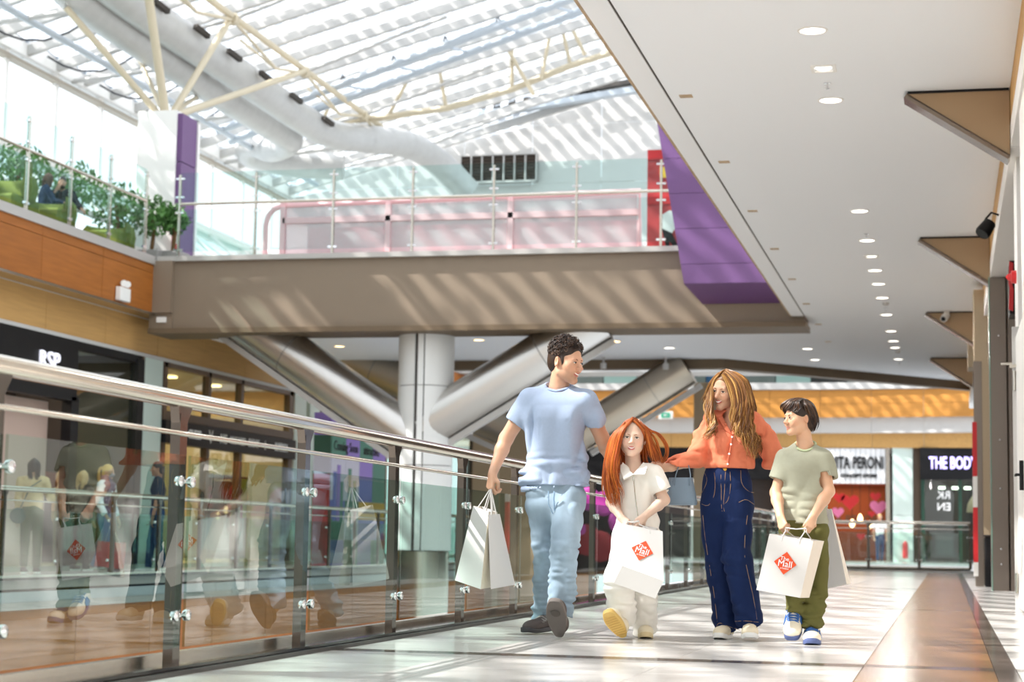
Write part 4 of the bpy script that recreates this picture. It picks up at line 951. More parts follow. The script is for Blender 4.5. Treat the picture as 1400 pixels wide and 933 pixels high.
class Solid:
    def __init__(s): s.p = []
    def _add(s, lo, hi, fn, op, k): s.p.append((np.asarray(lo)-k-0.012, np.asarray(hi)+k+0.012, fn, op, k)); return s
    def cap(s, a, b, ra, rb=None, k=0.02, op='u', n=None, fl=1.0, flat_end=False, flat_start=False, m=None):
        """tapered capsule; n, fl squash the section along n; flat ends cut it square"""
        rb = ra if rb is None else rb; a, b = np.asarray(a, float), np.asarray(b, float); d = b-a; L2 = float(d@d)+1e-12
        r = max(ra, rb); L = math.sqrt(L2)
        nn = None if n is None else unit(n)
        def fn(X, Y, Z):
            px, py, pz = X-a[0], Y-a[1], Z-a[2]
            tr = (px*d[0]+py*d[1]+pz*d[2])/L2
            t = np.clip(tr, 0, 1)
            qx, qy, qz = px-d[0]*t, py-d[1]*t, pz-d[2]*t
            q2 = qx*qx+qy*qy+qz*qz
            sc = 1.0
            if nn is not None and fl != 1.0:
                dn = qx*nn[0]+qy*nn[1]+qz*nn[2]; q2 = q2+dn*dn*(1/fl**2-1); sc = fl if fl < 1 else 1.0
            D = (np.sqrt(np.maximum(q2, 0))-(ra+(rb-ra)*t))
            if sc < 1: D = D*(0.5+0.5*sc)
            if flat_end: D = np.maximum(D, (tr-1)*L)
            if flat_start: D = np.maximum(D, -tr*L)
            return D
        rr = r*max(1.0, fl)
        return s._add(np.minimum(a, b)-rr, np.maximum(a, b)+rr, fn, op, k)
    def ell(s, c, r, R=None, k=0.02, op='u'):
        c = np.asarray(c, float); r = np.asarray(r, float); R = np.eye(3) if R is None else np.asarray(R, float)
        def fn(X, Y, Z):
            px, py, pz = X-c[0], Y-c[1], Z-c[2]; k0 = 0; k1 = 0
            for i in range(3):
                l = px*R[i][0]+py*R[i][1]+pz*R[i][2]; k0 = k0+(l/r[i])**2; k1 = k1+(l/r[i]**2)**2
            k0 = np.sqrt(k0); return k0*(k0-1)/np.sqrt(np.maximum(k1, 1e-9))
        ext = np.sqrt(((R*r[:, None])**2).sum(0)); return s._add(c-ext, c+ext, fn, op, k)
    def plane(s, p, n, k=0.004):
        """cut away everything on the side n points to"""
        p = np.asarray(p, float); n = unit(n)
        s.p.append((None, None, lambda X, Y, Z: (X-p[0])*n[0]+(Y-p[1])*n[1]+(Z-p[2])*n[2], 'i', k)); return s
    def disp(s, fn): s.p.append((None, None, fn, 'd', 0)); return s
    def folds(s, amp, sx, sy, sz, seed=0.0, lo=None, hi=None):
        def fn(X, Y, Z):
            a = X/sx+seed+0*Y+0*Z; b = Y/sy+seed*1.7+0*X+0*Z; c = Z/sz+seed*0.6+0*X+0*Y
            r = 1-2*np.abs(vnoise(a, b, c))*2
            v = amp*(r-0.45)+amp*0.5*vnoise(a*2.1+5, b*2.1, c*2.1)
            if lo is not None: v = v*np.clip((Z-lo)/0.08, 0, 1)
            if hi is not None: v = v*np.clip((hi-Z)/0.08, 0, 1)
            return v
        return s.disp(fn)
    def bounds(s):
        L = [p for p in s.p if p[3] == 'u']
        return np.min([p[0] for p in L], 0), np.max([p[1] for p in L], 0)
    def field(s, lo, h, n):
        F = np.full(n, 0.5, np.float32)
        gx, gy, gz = [lo[i]+h*np.arange(n[i]) for i in range(3)]
        for (a, b, fn, op, k) in s.p:
            if a is None: sl = (slice(None),)*3
            else:
                i0 = np.clip(np.floor((a-lo)/h).astype(int), 0, n); i1 = np.clip(np.ceil((b-lo)/h).astype(int)+1, 0, n)
                if (i1 <= i0).any(): continue
                sl = tuple(slice(i0[j], i1[j]) for j in range(3))
            X = gx[sl[0]][:, None, None]; Y = gy[sl[1]][None, :, None]; Z = gz[sl[2]][None, None, :]
            C = F[sl]
            if op == 'd':
                near = np.abs(C) < 0.03
                idx = np.nonzero(near)
                if len(idx[0]): C[idx] += fn(gx[sl[0]][idx[0]], gy[sl[1]][idx[1]], gz[sl[2]][idx[2]]).astype(np.float32)
                continue
            D = fn(X, Y, Z).astype(np.float32)
            if op == 'u':
                if k > 0: hh = np.maximum(k-np.abs(C-D), 0)/k; F[sl] = np.minimum(C, D)-hh*hh*k*0.25
                else: F[sl] = np.minimum(C, D)
            else:
                if op == 's': D = -D
                if k > 0: hh = np.maximum(k-np.abs(C-D), 0)/k; F[sl] = np.maximum(C, D)+hh*hh*k*0.25
                else: F[sl] = np.maximum(C, D)
        return F
    def mesh(s, h, lo=None, hi=None):
        bl, bh = s.bounds()
        lo = bl if lo is None else np.maximum(np.asarray(lo, float), bl); hi = bh if hi is None else np.minimum(np.asarray(hi, float), bh)
        n = np.ceil((hi-lo)/h).astype(int)+2
        return nets(s.field(lo, h, n), lo, h)
def nets(F, lo, h):
    F[0], F[-1], F[:, 0], F[:, -1], F[:, :, 0], F[:, :, -1] = [0.01]*6 if False else (np.maximum(F[0], .004), np.maximum(F[-1], .004), np.maximum(F[:, 0], .004), np.maximum(F[:, -1], .004), np.maximum(F[:, :, 0], .004), np.maximum(F[:, :, -1], .004))
    S = F < 0
    A = S[:-1, :-1, :-1]; cnt = np.zeros(A.shape, np.int8)
    for i in (0, 1):
        for j in (0, 1):
            for k in (0, 1): cnt += S[i:S.shape[0]-1+i, j:S.shape[1]-1+j, k:S.shape[2]-1+k]
    act = (cnt > 0) & (cnt < 8); I, J, K = np.nonzero(act); N = len(I)
    ids = np.full(A.shape, -1, np.int64); ids[I, J, K] = np.arange(N)
    acc = np.zeros((N, 3)); c = np.zeros(N)
    for ax in range(3):
        o = [a for a in range(3) if a != ax]
        for p in (0, 1):
            for q in (0, 1):
                d0 = [0, 0, 0]; d0[o[0]] = p; d0[o[1]] = q; d1 = list(d0); d1[ax] = 1
                f0 = F[I+d0[0], J+d0[1], K+d0[2]]; f1 = F[I+d1[0], J+d1[1], K+d1[2]]
                m = (f0 < 0) != (f1 < 0); t = np.where(m, f0/np.where(m, f0-f1, 1), 0)
                P = np.stack([np.full(N, d0[0], float), np.full(N, d0[1], float), np.full(N, d0[2], float)], 1); P[:, ax] = t
                acc += P*m[:, None]; c += m
    V = lo+h*(np.stack([I, J, K], 1)+acc/np.maximum(c, 1)[:, None])
    Q = []
    for ax in range(3):
        a, b = [(1, 2), (2, 0), (0, 1)][ax]
        s0 = [slice(None)]*3; s1 = [slice(None)]*3; s0[ax] = slice(0, -1); s1[ax] = slice(1, None)
        e = S[tuple(s0)] != S[tuple(s1)]; E = np.array(np.nonzero(e)).T
        ok = (E[:, a] > 0) & (E[:, b] > 0) & (E[:, a] < A.shape[a]) & (E[:, b] < A.shape[b]); E = E[ok]
        def cid(da, db):
            G = E.copy(); G[:, a] -= da; G[:, b] -= db; return ids[G[:, 0], G[:, 1], G[:, 2]]
        q = np.stack([cid(1, 1), cid(0, 1), cid(0, 0), cid(1, 0)], 1)
        fl = ~S[E[:, 0], E[:, 1], E[:, 2]]; q[fl] = q[fl][:, ::-1]
        Q.append(q)
    Q = np.concatenate(Q); Q = Q[(Q >= 0).all(1)]
    return V, Q
def to_mesh(name, parts, m, parent, colors=None, smooth_it=1):
    V = []; Q = []; o = 0
    for v, q in parts: V.append(v); Q.append(q+o); o += len(v)
    V = np.concatenate(V); Q = np.concatenate(Q)
    for _ in range(smooth_it):
        acc = np.zeros_like(V); c = np.zeros(len(V))
        for i in range(4):
            for j in ((i+1) % 4,):
                np.add.at(acc, Q[:, i], V[Q[:, j]]); np.add.at(acc, Q[:, j], V[Q[:, i]]); np.add.at(c, Q[:, i], 1); np.add.at(c, Q[:, j], 1)
        V = V*0.5+0.5*acc/np.maximum(c, 1)[:, None]
    return np_mesh(name, V, Q, m, parent, colors)
def np_mesh(name, V, Q, m, parent, colors=None):
    me = bpy.data.meshes.new(name); nv, nq = len(V), len(Q)
    me.vertices.add(nv); me.vertices.foreach_set('co', V.astype(np.float32).ravel())
    me.loops.add(nq*4); me.loops.foreach_set('vertex_index', Q.astype(np.int32).ravel())
    me.polygons.add(nq); me.polygons.foreach_set('loop_start', np.arange(0, nq*4, 4, dtype=np.int32))
    try: me.polygons.foreach_set('loop_total', np.full(nq, 4, np.int32))
    except Exception: pass
    me.polygons.foreach_set('use_smooth', [True]*nq); me.update(calc_edges=True); me.validate()
    if colors is not None:
        C = colors(V) if callable(colors) else colors
        at_ = me.color_attributes.new('Col', 'FLOAT_COLOR', 'POINT'); at_.data.foreach_set('color', np.concatenate([C, np.ones((nv, 1))], 1).astype(np.float32).ravel())
    me.materials.append(m)
    return link(name, me, parent)
# ---- strands
def spline(P, n):
    P = [np.asarray(p, float) for p in P]; out = []
    m = len(P)-1
    for t in np.linspace(0, m, n):
        i = min(int(t), m-1); u = t-i; p0, p1, p2, p3 = P[max(i-1, 0)], P[i], P[i+1], P[min(i+2, m)]
        out.append(0.5*((2*p1)+(-p0+p2)*u+(2*p0-5*p1+4*p2-p3)*u*u+(-p0+3*p1-3*p2+p3)*u**3))
    return np.array(out)
class Strands:
    def __init__(s): s.V = []; s.Q = []; s.C = []; s.n = 0
    def lock(s, pts, r, col, ns=5, flat=0.55, tip=0.15):
        P = np.asarray(pts); m = len(P); T = np.gradient(P, axis=0); T /= np.linalg.norm(T, axis=1)[:, None]+1e-9
        ref = V3(0.3, 1, 0.1); U = np.cross(T, ref); U /= np.linalg.norm(U, axis=1)[:, None]+1e-9; W = np.cross(T, U)
        t = np.linspace(0, 1, m); R = r*np.where(t < 0.6, 1, 1-(t-0.6)/0.4*(1-tip))*np.where(t < 0.06, 0.5+t/0.12, 1)
        a = np.arange(ns)*2*PI/ns
        X = P[:, None, :]+R[:, None, None]*(np.cos(a)[None, :, None]*U[:, None, :]+flat*np.sin(a)[None, :, None]*W[:, None, :])
        s.V.append(X.reshape(-1, 3))
        i = np.arange(m-1)[:, None]*ns; k = np.arange(ns)[None, :]; k2 = (k+1) % ns
        s.Q.append(np.stack([i+k, i+k2, i+ns+k2, i+ns+k], -1).reshape(-1, 4)+s.n)
        s.C.append(np.repeat(np.asarray(col)[None, :], m*ns, 0)); s.n += m*ns
    def bundle(s, A, B, n, r, cols, jit=0.008, wave=0.0, freq=3.0, seed=0, npt=18, mid=None, fan=1.0, flat=0.55, bulge=0.0, tip=0.15, cut=0.0):
        """n locks between the guide curves A and B (through mid when given)"""
        rr = np.random.RandomState(seed); A = spline(A, npt); B = spline(B, npt); Md = None if mid is None else spline(mid, npt)
        t = np.linspace(0, 1, npt)[:, None]
        for i in range(n):
            u = (i+rr.rand())/n
            if Md is None: P = A*(1-u)+B*u
            else: P = A*(1-u)**2+2*Md*u*(1-u)+B*u*u if False else (A*(1-2*u)+Md*2*u if u < 0.5 else Md*(2-2*u)+B*(2*u-1))
            P = P+rr.normal(0, jit, 3)*(0.25+fan*t)
            P = P+V3(0, -1, 0)*bulge*rr.rand()
            if wave:
                ph = rr.rand()*6.28; am = wave*(0.7+0.6*rr.rand())*np.clip((t-0.25)/0.5, 0, 1)
                P = P+am*np.concatenate([np.sin(freq*6.28*t+ph), np.cos(freq*6.28*t+ph)*0.8, 0*t], 1)
            if cut: P = P[:max(6, int(npt*(1-cut*rr.rand())))]
            c = np.asarray(cols[rr.randint(len(cols))])*(0.85+0.3*rr.rand())
            s.lock(P, r*(0.7+0.6*rr.rand()), c, flat=flat, tip=tip)
    def build(s, name, m, parent, extra=None):
        V = list(s.V); Q = list(s.Q); C = list(s.C); n = s.n
        if extra is not None:
            (v, q, c) = extra; V.append(v); Q.append(q+n); C.append(np.repeat(np.asarray(c)[None, :], len(v), 0))
        return np_mesh(name, np.concatenate(V), np.concatenate(Q), m, parent, np.concatenate(C))

SKINM = {}
def skin_mat():
    if 'm' not in SKINM: SKINM['m'] = mat('skin', '#D9A98C', 0.48, attr='Col', sss=0.12, var=0.03, vscale=30)
    return SKINM['m']
HAIRM = mat('hair', '#553322', 0.38, attr='Col', spec=0.45, var=0.10, vscale=60)
WHITE_EYE = mat('eye_white', '#EEEAE4', 0.25); IRIS = mat('iris_dark', '#2E2018', 0.15); LASH = mat('lash_dark', '#22150F', 0.6)
TEETH = mat('teeth', '#F7F3EC', 0.3); MOUTH = mat('mouth_inside', '#6E2A26', 0.6)

# ---- head
def head(S, H, female=False, child=False, smile=0.5, ear=True):
    """adds a head to the solid in the frame H (y forward, z up, unit metres)"""
    s = H.s; R = H.R
    P = lambda x, y, z: H(x, y, z)
    S.ell(P(0, -0.012, 0.035), V3(0.076, 0.097, 0.088)*s, R, k=0.0)
    S.ell(P(0, 0.022, -0.03), V3(0.064 if not child else 0.068, 0.070, 0.084 if not child else 0.078)*s, R, k=0.03*s)
    jw, jz = (0.046, -0.062) if not (female or child) else (0.042, -0.055)
    for x in (-1, 1):
        S.cap(P(x*jw, 0.0, jz), P(x*0.012, 0.068, -0.104 if not child else -0.094), 0.022*s, 0.015*s, k=0.03*s)
        S.ell(P(x*0.040, 0.058, -0.018), V3(0.024, 0.022, 0.020)*s, R, k=0.03*s)
        if smile > 0.3: S.ell(P(x*0.036, 0.070, -0.036), V3(0.016, 0.012, 0.014)*s, R, k=0.02*s)
    S.ell(P(0, 0.073, -0.102 if not child else -0.092), V3(0.019, 0.015, 0.014)*s, R, k=0.02*s)
    S.cap(P(-0.034, 0.079, 0.022), P(0.034, 0.079, 0.022), 0.010*s, k=0.02*s)
    for x in (-1, 1): S.ell(P(x*0.031, 0.097, 0.004), V3(0.019, 0.016, 0.012)*s, R, k=0.016*s, op='s')
    nl = 0.022 if not child else 0.016
    S.cap(P(0, 0.082, 0.014), P(0, 0.092+nl*0.9, -0.024), 0.0075*s, 0.0115*s, k=0.012*s)
    S.ell(P(0, 0.094+nl, -0.027), V3(0.0115, 0.011, 0.010)*s, R, k=0.006*s)
    for x in (-1, 1): S.ell(P(x*0.012, 0.094+nl*0.35, -0.031), V3(0.009, 0.010, 0.008)*s, R, k=0.006*s)
    for x in (-1, 1): S.ell(P(x*0.031, 0.077, 0.003), V3(0.0165, 0.0135, 0.0125)*s, R, k=0.006*s)     # closed lid volume
    # lips
    w_ = 0.020+0.008*smile; up_ = 0.008*smile
    for x in (-1, 1):
        S.cap(P(0, 0.094, -0.058), P(x*w_, 0.082, -0.060+up_), 0.0055*s, 0.0035*s, k=0.006*s)
        S.cap(P(0, 0.092, -0.0715-0.003*smile), P(x*w_*0.9, 0.081, -0.063+up_), 0.0065*s, 0.0035*s, k=0.006*s)
    if ear:
        for x in (-1, 1):
            Re = np.array([unit(R[0]*x*0.9-R[1]*0.45), unit(R[1]*0.9+R[0]*x*0.45), R[2]])
            S.ell(P(x*0.079, -0.012, -0.006), V3(0.009, 0.020, 0.031)*s, Re, k=0.008*s)
            S.ell(P(x*0.088, -0.006, -0.002), V3(0.006, 0.011, 0.018)*s, Re, k=0.006*s, op='s')
def head_colors(H, base, lip, blush=0.35, stubble=None):
    base = np.array(lin(base)[:3])*0.88; lip = np.array(lin(lip)[:3]); bl = base*np.array([1.05, 0.72, 0.66])
    def f(V):
        L = ((V-H.o)@H.R.T)/H.s
        C = np.repeat(base[None, :], len(V), 0)
        def mask(c, r): return np.clip(1.3-np.sqrt((((L-np.array(c))/np.array(r))**2).sum(1)), 0, 1)
        for x in (-1, 1):
            w_ = mask((x*0.045, 0.065, -0.03), (0.028, 0.04, 0.025))*blush; C = C*(1-w_[:, None])+bl*w_[:, None]
            w_ = mask((x*0.084, -0.012, -0.006), (0.014, 0.025, 0.034))*0.4; C = C*(1-w_[:, None])+bl*w_[:, None]
        w_ = mask((0, 0.115, -0.027), (0.016, 0.016, 0.014))*blush; C = C*(1-w_[:, None])+bl*w_[:, None]
        if stubble is not None:
            st = np.array(lin(stubble)[:3]); w_ = np.clip(mask((0, 0.055, -0.09), (0.062, 0.06, 0.042))*1.5, 0, 1)*0.32
            C = C*(1-w_[:, None])+st*w_[:, None]
        w_ = np.clip(mask((0, 0.093, -0.064), (0.022, 0.016, 0.0105))*3, 0, 1); C = C*(1-w_[:, None])+lip*w_[:, None]
        return C
    return f
def face_parts(H, root, brow_col, smile=0.5, iris=None, squint=0.5, body=None, teeth=True, lash=1.0, look=0.0):
    s = H.s; par = body if body is not None else root
    for x in (-1, 1):
        c = H(x*0.031, 0.0785, 0.003); f = H.d(0, 1, 0)
        op = 0.0075-0.004*squint
        q = MB(); n = 10
        # almond eye opening lying on the lid surface
        pts = []
        for i in range(n):
            a = 2*PI*i/n; ex = 0.0135*math.cos(a); ez = op*math.sin(a)
            bulge = 0.0135*math.sqrt(max(0, 1-(ex/0.0165)**2-(ez/0.0125)**2))
            pts.append(H(x*0.031+ex, 0.077+bulge+0.0012, 0.003+ez))
        q.v += [tuple(p) for p in pts]+[tuple(H(x*0.031, 0.077+0.0135+0.0016, 0.003))]
        q.f += [(i, (i+1) % n, n) for i in range(n)]
        e = q.build('eye', WHITE_EYE, par, True)
        ix = x*0.031+look*0.006
        q = MB(); q.v.append(tuple(H(ix, 0.0935, 0.003)))
        for i in range(10):
            a = 2*PI*i/10; q.v.append(tuple(H(ix+0.0066*math.cos(a), 0.0925, 0.003+min(op*0.98, 0.0066)*math.sin(a))))
        q.f += [(0, 1+i, 1+(i+1) % 10) for i in range(10)]
        q.build('iris', iris or IRIS, e)
        arc = [H(x*0.031+ex, 0.077+0.0135*math.sqrt(max(0, 1-(ex/0.0165)**2-(0.5*op/0.0125)**2))+0.0016, 0.003+op*math.sqrt(max(0, 1-(ex/0.0148)**2))+0.0004) for ex in np.linspace(-0.0145, 0.0145, 7)]
        MB().tube(arc, [0.0010*s, 0.0018*s*lash, 0.0022*s*lash, 0.0022*s*lash, 0.0022*s*lash, 0.0018*s*lash, 0.0010*s], 5).build('eyelash', LASH, par, True)
        br = [H(x*bx, by, bz) for bx, by, bz in ((0.014, 0.0905, 0.0185), (0.026, 0.0895, 0.0235), (0.038, 0.083, 0.0245), (0.049, 0.072, 0.0195))]
        MB().tube(br, [0.0028*s, 0.0030*s, 0.0026*s, 0.001*s], 6, flat=0.6).build('eyebrow', brow_col, par, True)
    if teeth:
        w_ = (0.020+0.008*smile)*0.82; up_ = 0.008*smile; q = MB(); n = 9; th = 0.0035+0.0035*smile
        for i in range(n):
            u = -1+2*i/(n-1); x = u*w_; zt = -0.0605+up_*u*u-0.0005; y = 0.1012-0.0125*u*u
            q.v += [tuple(H(x, y, zt+0.0005)), tuple(H(x, y-0.001, zt-th*(1-0.75*u*u)))]
        for i in range(n-1): q.f.append((2*i, 2*i+2, 2*i+3, 2*i+1))
        q.build('teeth', TEETH, par, True)
# ---- hand
def hand(S, wrist, fwd, back, side, curl=(0.5, 0.5, 0.5, 0.5), sc=1.0, thumb=0.5, spread=0.0):
    """wrist point, finger direction, back-of-hand normal, side +1 when the thumb lies towards cross(fwd, back)"""
    f = unit(fwd); b = unit(np.asarray(back)-f*(np.asarray(back)@f)); x = np.cross(f, b)*side
    W = lambda a, c, d: np.asarray(wrist)+sc*(x*a+f*c+b*d)
    S.cap(W(0, -0.015, 0), W(0, 0.02, 0), 0.024*sc, 0.025*sc, k=0.015*sc, n=b, fl=0.75)
    kn = [(0.027, 0.088), (0.009, 0.092), (-0.010, 0.087), (-0.027, 0.078)]
    for a, c in kn: S.cap(W(a*0.55, 0.015, 0), W(a, c, 0), 0.016*sc, 0.0115*sc, k=0.012*sc)
    LN = [(0.040, 0.025, 0.019), (0.045, 0.028, 0.020), (0.041, 0.026, 0.019), (0.032, 0.019, 0.017)]
    for i, (a, c) in enumerate(kn):
        p = W(a, c, 0); ang = 0; r = 0.0092*sc if i < 3 else 0.008*sc
        sp = x*(spread*(1.5-i)*0.12)
        for j, L in enumerate(LN[i]):
            ang += curl[i]*(0.9, 1.15, 0.7)[j]
            d = unit(f*math.cos(ang)-b*math.sin(ang)+sp); q = p+d*L*sc
            S.cap(p, q, r, r*0.93, k=0.004*sc); p = q; r *= 0.93
    t0 = W(0.020, 0.022, -0.006); t1 = W(0.043, 0.050, -0.012-0.012*thumb); t2 = W(0.047-0.016*thumb, 0.080-0.006*thumb, -0.016-0.022*thumb); t3 = W(0.044-0.028*thumb, 0.103-0.014*thumb, -0.018-0.028*thumb)
    S.cap(t0, t1, 0.014*sc, 0.0115*sc, k=0.012*sc); S.cap(t1, t2, 0.0112*sc, 0.0098*sc, k=0.005*sc); S.cap(t2, t3, 0.0098*sc, 0.0085*sc, k=0.004*sc)
# ---- shoe: heel point on the sole, forward, up
def shoe(root, name, heel, fwd, up, L, wd, m_up, m_sole, label=None, hi=0.0, sole_t=0.028, extra=None, ankle=None):
    f = unit(fwd); u = unit(np.asarray(up)-f*(np.asarray(up)@f)); s_ = np.cross(f, u); Fm = Frame(heel, [s_, f, u], 1.0)
    S = Solid(); w = wd/2; R = Fm.R
    S.ell(Fm(0, L*0.24, sole_t+0.022), V3(w*0.78, L*0.26, 0.045), R, k=0)
    S.ell(Fm(0, L*0.70, sole_t+0.012), V3(w*0.96, L*0.28, 0.036), R, k=0.03)
    S.cap(Fm(0, L*0.22, 0.06), Fm(0, L*0.72, 0.036), w*0.72, w*0.75, k=0.03, n=u, fl=0.75)
    S.cap(Fm(0, L*0.17, 0.05), Fm(0, L*0.17, 0.085+hi), w*0.76, w*0.72, k=0.03, flat_end=True)
    S.plane(Fm(0, 0, sole_t*0.8), -u)
    up_o = to_mesh(name, [S.mesh(0.0045)], m_up, root)
    if label: up_o['label'] = label
    q = MB(); n = 28
    def outline(t):
        a = 2*PI*t; y = L*(0.5-0.515*math.cos(a)); v = y/L
        wv = w*(0.80+0.24*math.sin(PI*min(1, max(0, v))*1.0-0.5)*1.0 if v < 0.62 else 1.02)
        sx = math.sin(a); return (1 if sx > 0 else -1)*abs(sx)**0.5*wv*(1.0 if v < 0.75 else 1.0), y
    rings = [(0.0, 0.93), (0.004, 1.0), (sole_t-0.003, 1.0), (sole_t, 0.96)]
    toe = 0.012
    for z, sc in rings:
        for i in range(n):
            x, y = outline(i/n); v = max(0, y/L-0.72)/0.28
            q.v.append(tuple(Fm(x*sc, L*0.5+(y-L*0.5)*(0.99 if sc < 1 else 1), z+toe*v*v)))
    for r_ in range(3):
        for i in range(n): q.f.append((r_*n+i, r_*n+(i+1) % n, r_*n+n+(i+1) % n, r_*n+n+i))
    q.f.append(tuple(n-1-i for i in range(n))); q.f.append(tuple(3*n+i for i in range(n)))
    q.build('sole', m_sole, up_o, True)
    return up_o, Fm
def laces(up_o, Fm, L, w, m, rows=5, bow=True, z0=0.075, y0=0.36):
    q = MB()
    for i in range(rows):
        y = L*(y0+0.07*i); z = z0-0.007*i*(L/0.28)
        q.tube([Fm(-w*0.42, y, z-0.008), Fm(-w*0.2, y+0.006, z+0.004), Fm(w*0.2, y+0.012, z+0.004), Fm(w*0.42, y+0.014, z-0.008)], 0.0042, 6)
        q.tube([Fm(w*0.42, y, z-0.008), Fm(w*0.2, y+0.006, z+0.006), Fm(-w*0.2, y+0.012, z+0.006), Fm(-w*0.42, y+0.014, z-0.008)], 0.0042, 6)
    if bow:
        for sx in (-1, 1):
            q.tube([Fm(0, L*y0, z0+0.008), Fm(sx*0.022, L*y0+0.01, z0+0.018), Fm(sx*0.04, L*y0+0.015, z0), Fm(sx*0.02, L*y0+0.012, z0+0.004), Fm(0, L*y0, z0+0.008)], 0.004, 6)
            q.tube([Fm(0, L*y0, z0+0.008), Fm(sx*0.02, L*y0+0.03, z0), Fm(sx*0.045, L*y0+0.035, z0-0.035)], 0.0035, 6)
    return q.build('laces', m, up_o, True)
# ---- paper carrier bag from eight corners
def carrier(name, label, top, bot, depth, logo=True, grip=None, mside='papertan', group=None, m='paper', logo_uv=(0.5, 0.47), logo_r=0.09, handles=True, grip2=None, logo_back=False):
    """top, bot: front-face corner pairs (left, right); depth vector to the back face; grip: where the hand holds the cords"""
    TL, TR = map(np.asarray, top); BL, BR = map(np.asarray, bot); dt, db = [np.asarray(d, float) for d in depth]
    t = thing(name, (BL+BR)/2, label, 'shopping bag', group)
    n = unit(np.cross(TR-TL, BL-TL)); n = n if n@(dt+db) < 0 else -n
    nu, nv = 6, 8; q = MB()
    def face(a, b, c, d, bow, seed):
        rr = random.Random(seed); base = len(q.v)
        for j in range(nv+1):
            for i in range(nu+1):
                u, v = i/nu, j/nv; p = (a*(1-u)+b*u)*(1-v)+(c*(1-u)+d*u)*v
                e = math.sin(PI*u)*math.sin(PI*min(1, v*0.9+0.05)); nn = unit(np.cross(b-a, c-a))
                q.v.append(tuple(p+nn*(bow*e+0.0022*e*(rr.random()-0.5))))
        for j in range(nv):
            for i in range(nu):
                k = base+j*(nu+1)+i; q.f.append((k, k+1, k+nu+2, k+nu+1))
    face(TL, TR, BL, BR, -0.004, 1)
    q1 = q; o = q.build('front_panel', M[m], t, True, recalc=False)
    q = MB(); face(TR+dt, TL+dt, BR+db, BL+db, -0.004, 2); q.build('back_panel', M[m], t, True, recalc=False)
    for a, b, c, d in ((TR, TR+dt, BR, BR+db), (TL+dt, TL, BL+db, BL)):
        q = MB(); mid_t = (a+b)/2+(-1)*unit((a-((TL+TR)/2)))*0.012; mid_b = (c+d)/2
        q.v += [tuple(p) for p in (a, mid_t, b, c, mid_b, d)]; q.f += [(0, 1, 4, 3), (1, 2, 5, 4)]
        q.build('gusset', M[mside], t)
    q = MB(); q.v += [tuple(p) for p in (BL, BR, BR+db, BL+db)]; q.f.append((0, 1, 2, 3)); q.build('base_panel', M[m], t)
    if handles and grip is not None:
        g = np.asarray(grip, float)
        for a, b in ((TL, TR), (TL+dt, TR+dt)):
            p0 = a*0.70+b*0.30; p1 = a*0.30+b*0.70; dn = unit(BL-TL)*0.03
            gg = g+(a-TL)*0.15
            if grip2 is not None:
                h2 = np.asarray(grip2, float)+(a-TL)*0.15
                pts = [p0+dn, p0, gg+V3(0, 0, -0.02), gg, gg*0.5+h2*0.5+V3(0, 0, -0.006), h2, h2+V3(0, 0, -0.02), p1, p1+dn]
            else: pts = [p0+dn, p0, p0*0.45+gg*0.55, gg+(p0-p1)*0.06, gg+(p1-p0)*0.06, p1*0.45+gg*0.55, p1, p1+dn]
            MB().tube(pts, 0.0033, 6).build('cord_handle', M['paper'], t, True)
    def emblem(TL, TR, BL, BR, n, u, v):
        c = (TL*(1-u)+TR*u)*(1-v)+(BL*(1-u)+BR*u)*v+n*0.006
        ex = unit((TR-TL)+(BR-BL)); ey = unit(np.cross(n, ex)); ey = ey if ey[2] > 0 else -ey
        r = logo_r; q = MB(); q.prism([c+ex*r*0.98, c+ey*r, c-ex*r*0.98, c-ey*r], n*0.0015); q.build('diamond_emblem', M['logo'], t)
        off = n*0.0028
        text('lettering', 'The', r*0.50, c+ey*r*0.36-ex*r*0.1+off, ex, ey, M['ink'], t, 0.0004, 0.0)
        text('lettering', 'Mall', r*0.82, c-ey*r*0.08+off, ex, ey, M['ink'], t, 0.0004, 0.0, xs=0.95)
        text('lettering', 'ATHENS', r*0.15, c-ey*r*0.48+off, ex, ey, M['ink'], t, 0.0003, 0.0003, spacing=1.5)
    if logo: emblem(TL, TR, BL, BR, n, *logo_uv)
    if logo_back: emblem(TR+dt, TL+dt, BR+db, BL+db, -n, *logo_uv)
    return t
def join_solids(name, S, m, root, h, smooth_it=1, colors=None, lo=None, hi=None):
    return to_mesh(name, [S.mesh(h, lo, hi)], m, root, colors, smooth_it)

# ================================================================== THE FAMILY
NY = V3(0, 1, 0)
def limb(S, a, b, c, r, k=0.02):
    """upper and lower limb with soft joint: r = (start, before joint, after joint, end)"""
    S.cap(a, b, r[0], r[1], k=k); S.cap(b, c, r[2], r[3], k=k)
def forearm(S, el, wr, r0, rm, r1, k=0.02):
    m = el*0.68+wr*0.32; S.cap(el, m, r0, rm, k=k); S.cap(m, wr, rm, r1, k=k)
def skin_body(root, S, H, cols, hands_at, h=0.0065, face_h=0.0033):
    """one continuous body: coarse below, finer for head and hands, all cut from the same field"""
    zc = H.o[2]-0.155*H.s
    parts = [S.mesh(h, hi=(1e3, 1e3, zc+h))]
    parts.append(S.mesh(face_h, lo=(-1e3, -1e3, zc-face_h)))
    for c in hands_at: parts.append(S.mesh(0.0036, lo=np.asarray(c)-0.135, hi=np.asarray(c)+0.135))
    return to_mesh('body', parts, skin_mat(), root, cols, 1)

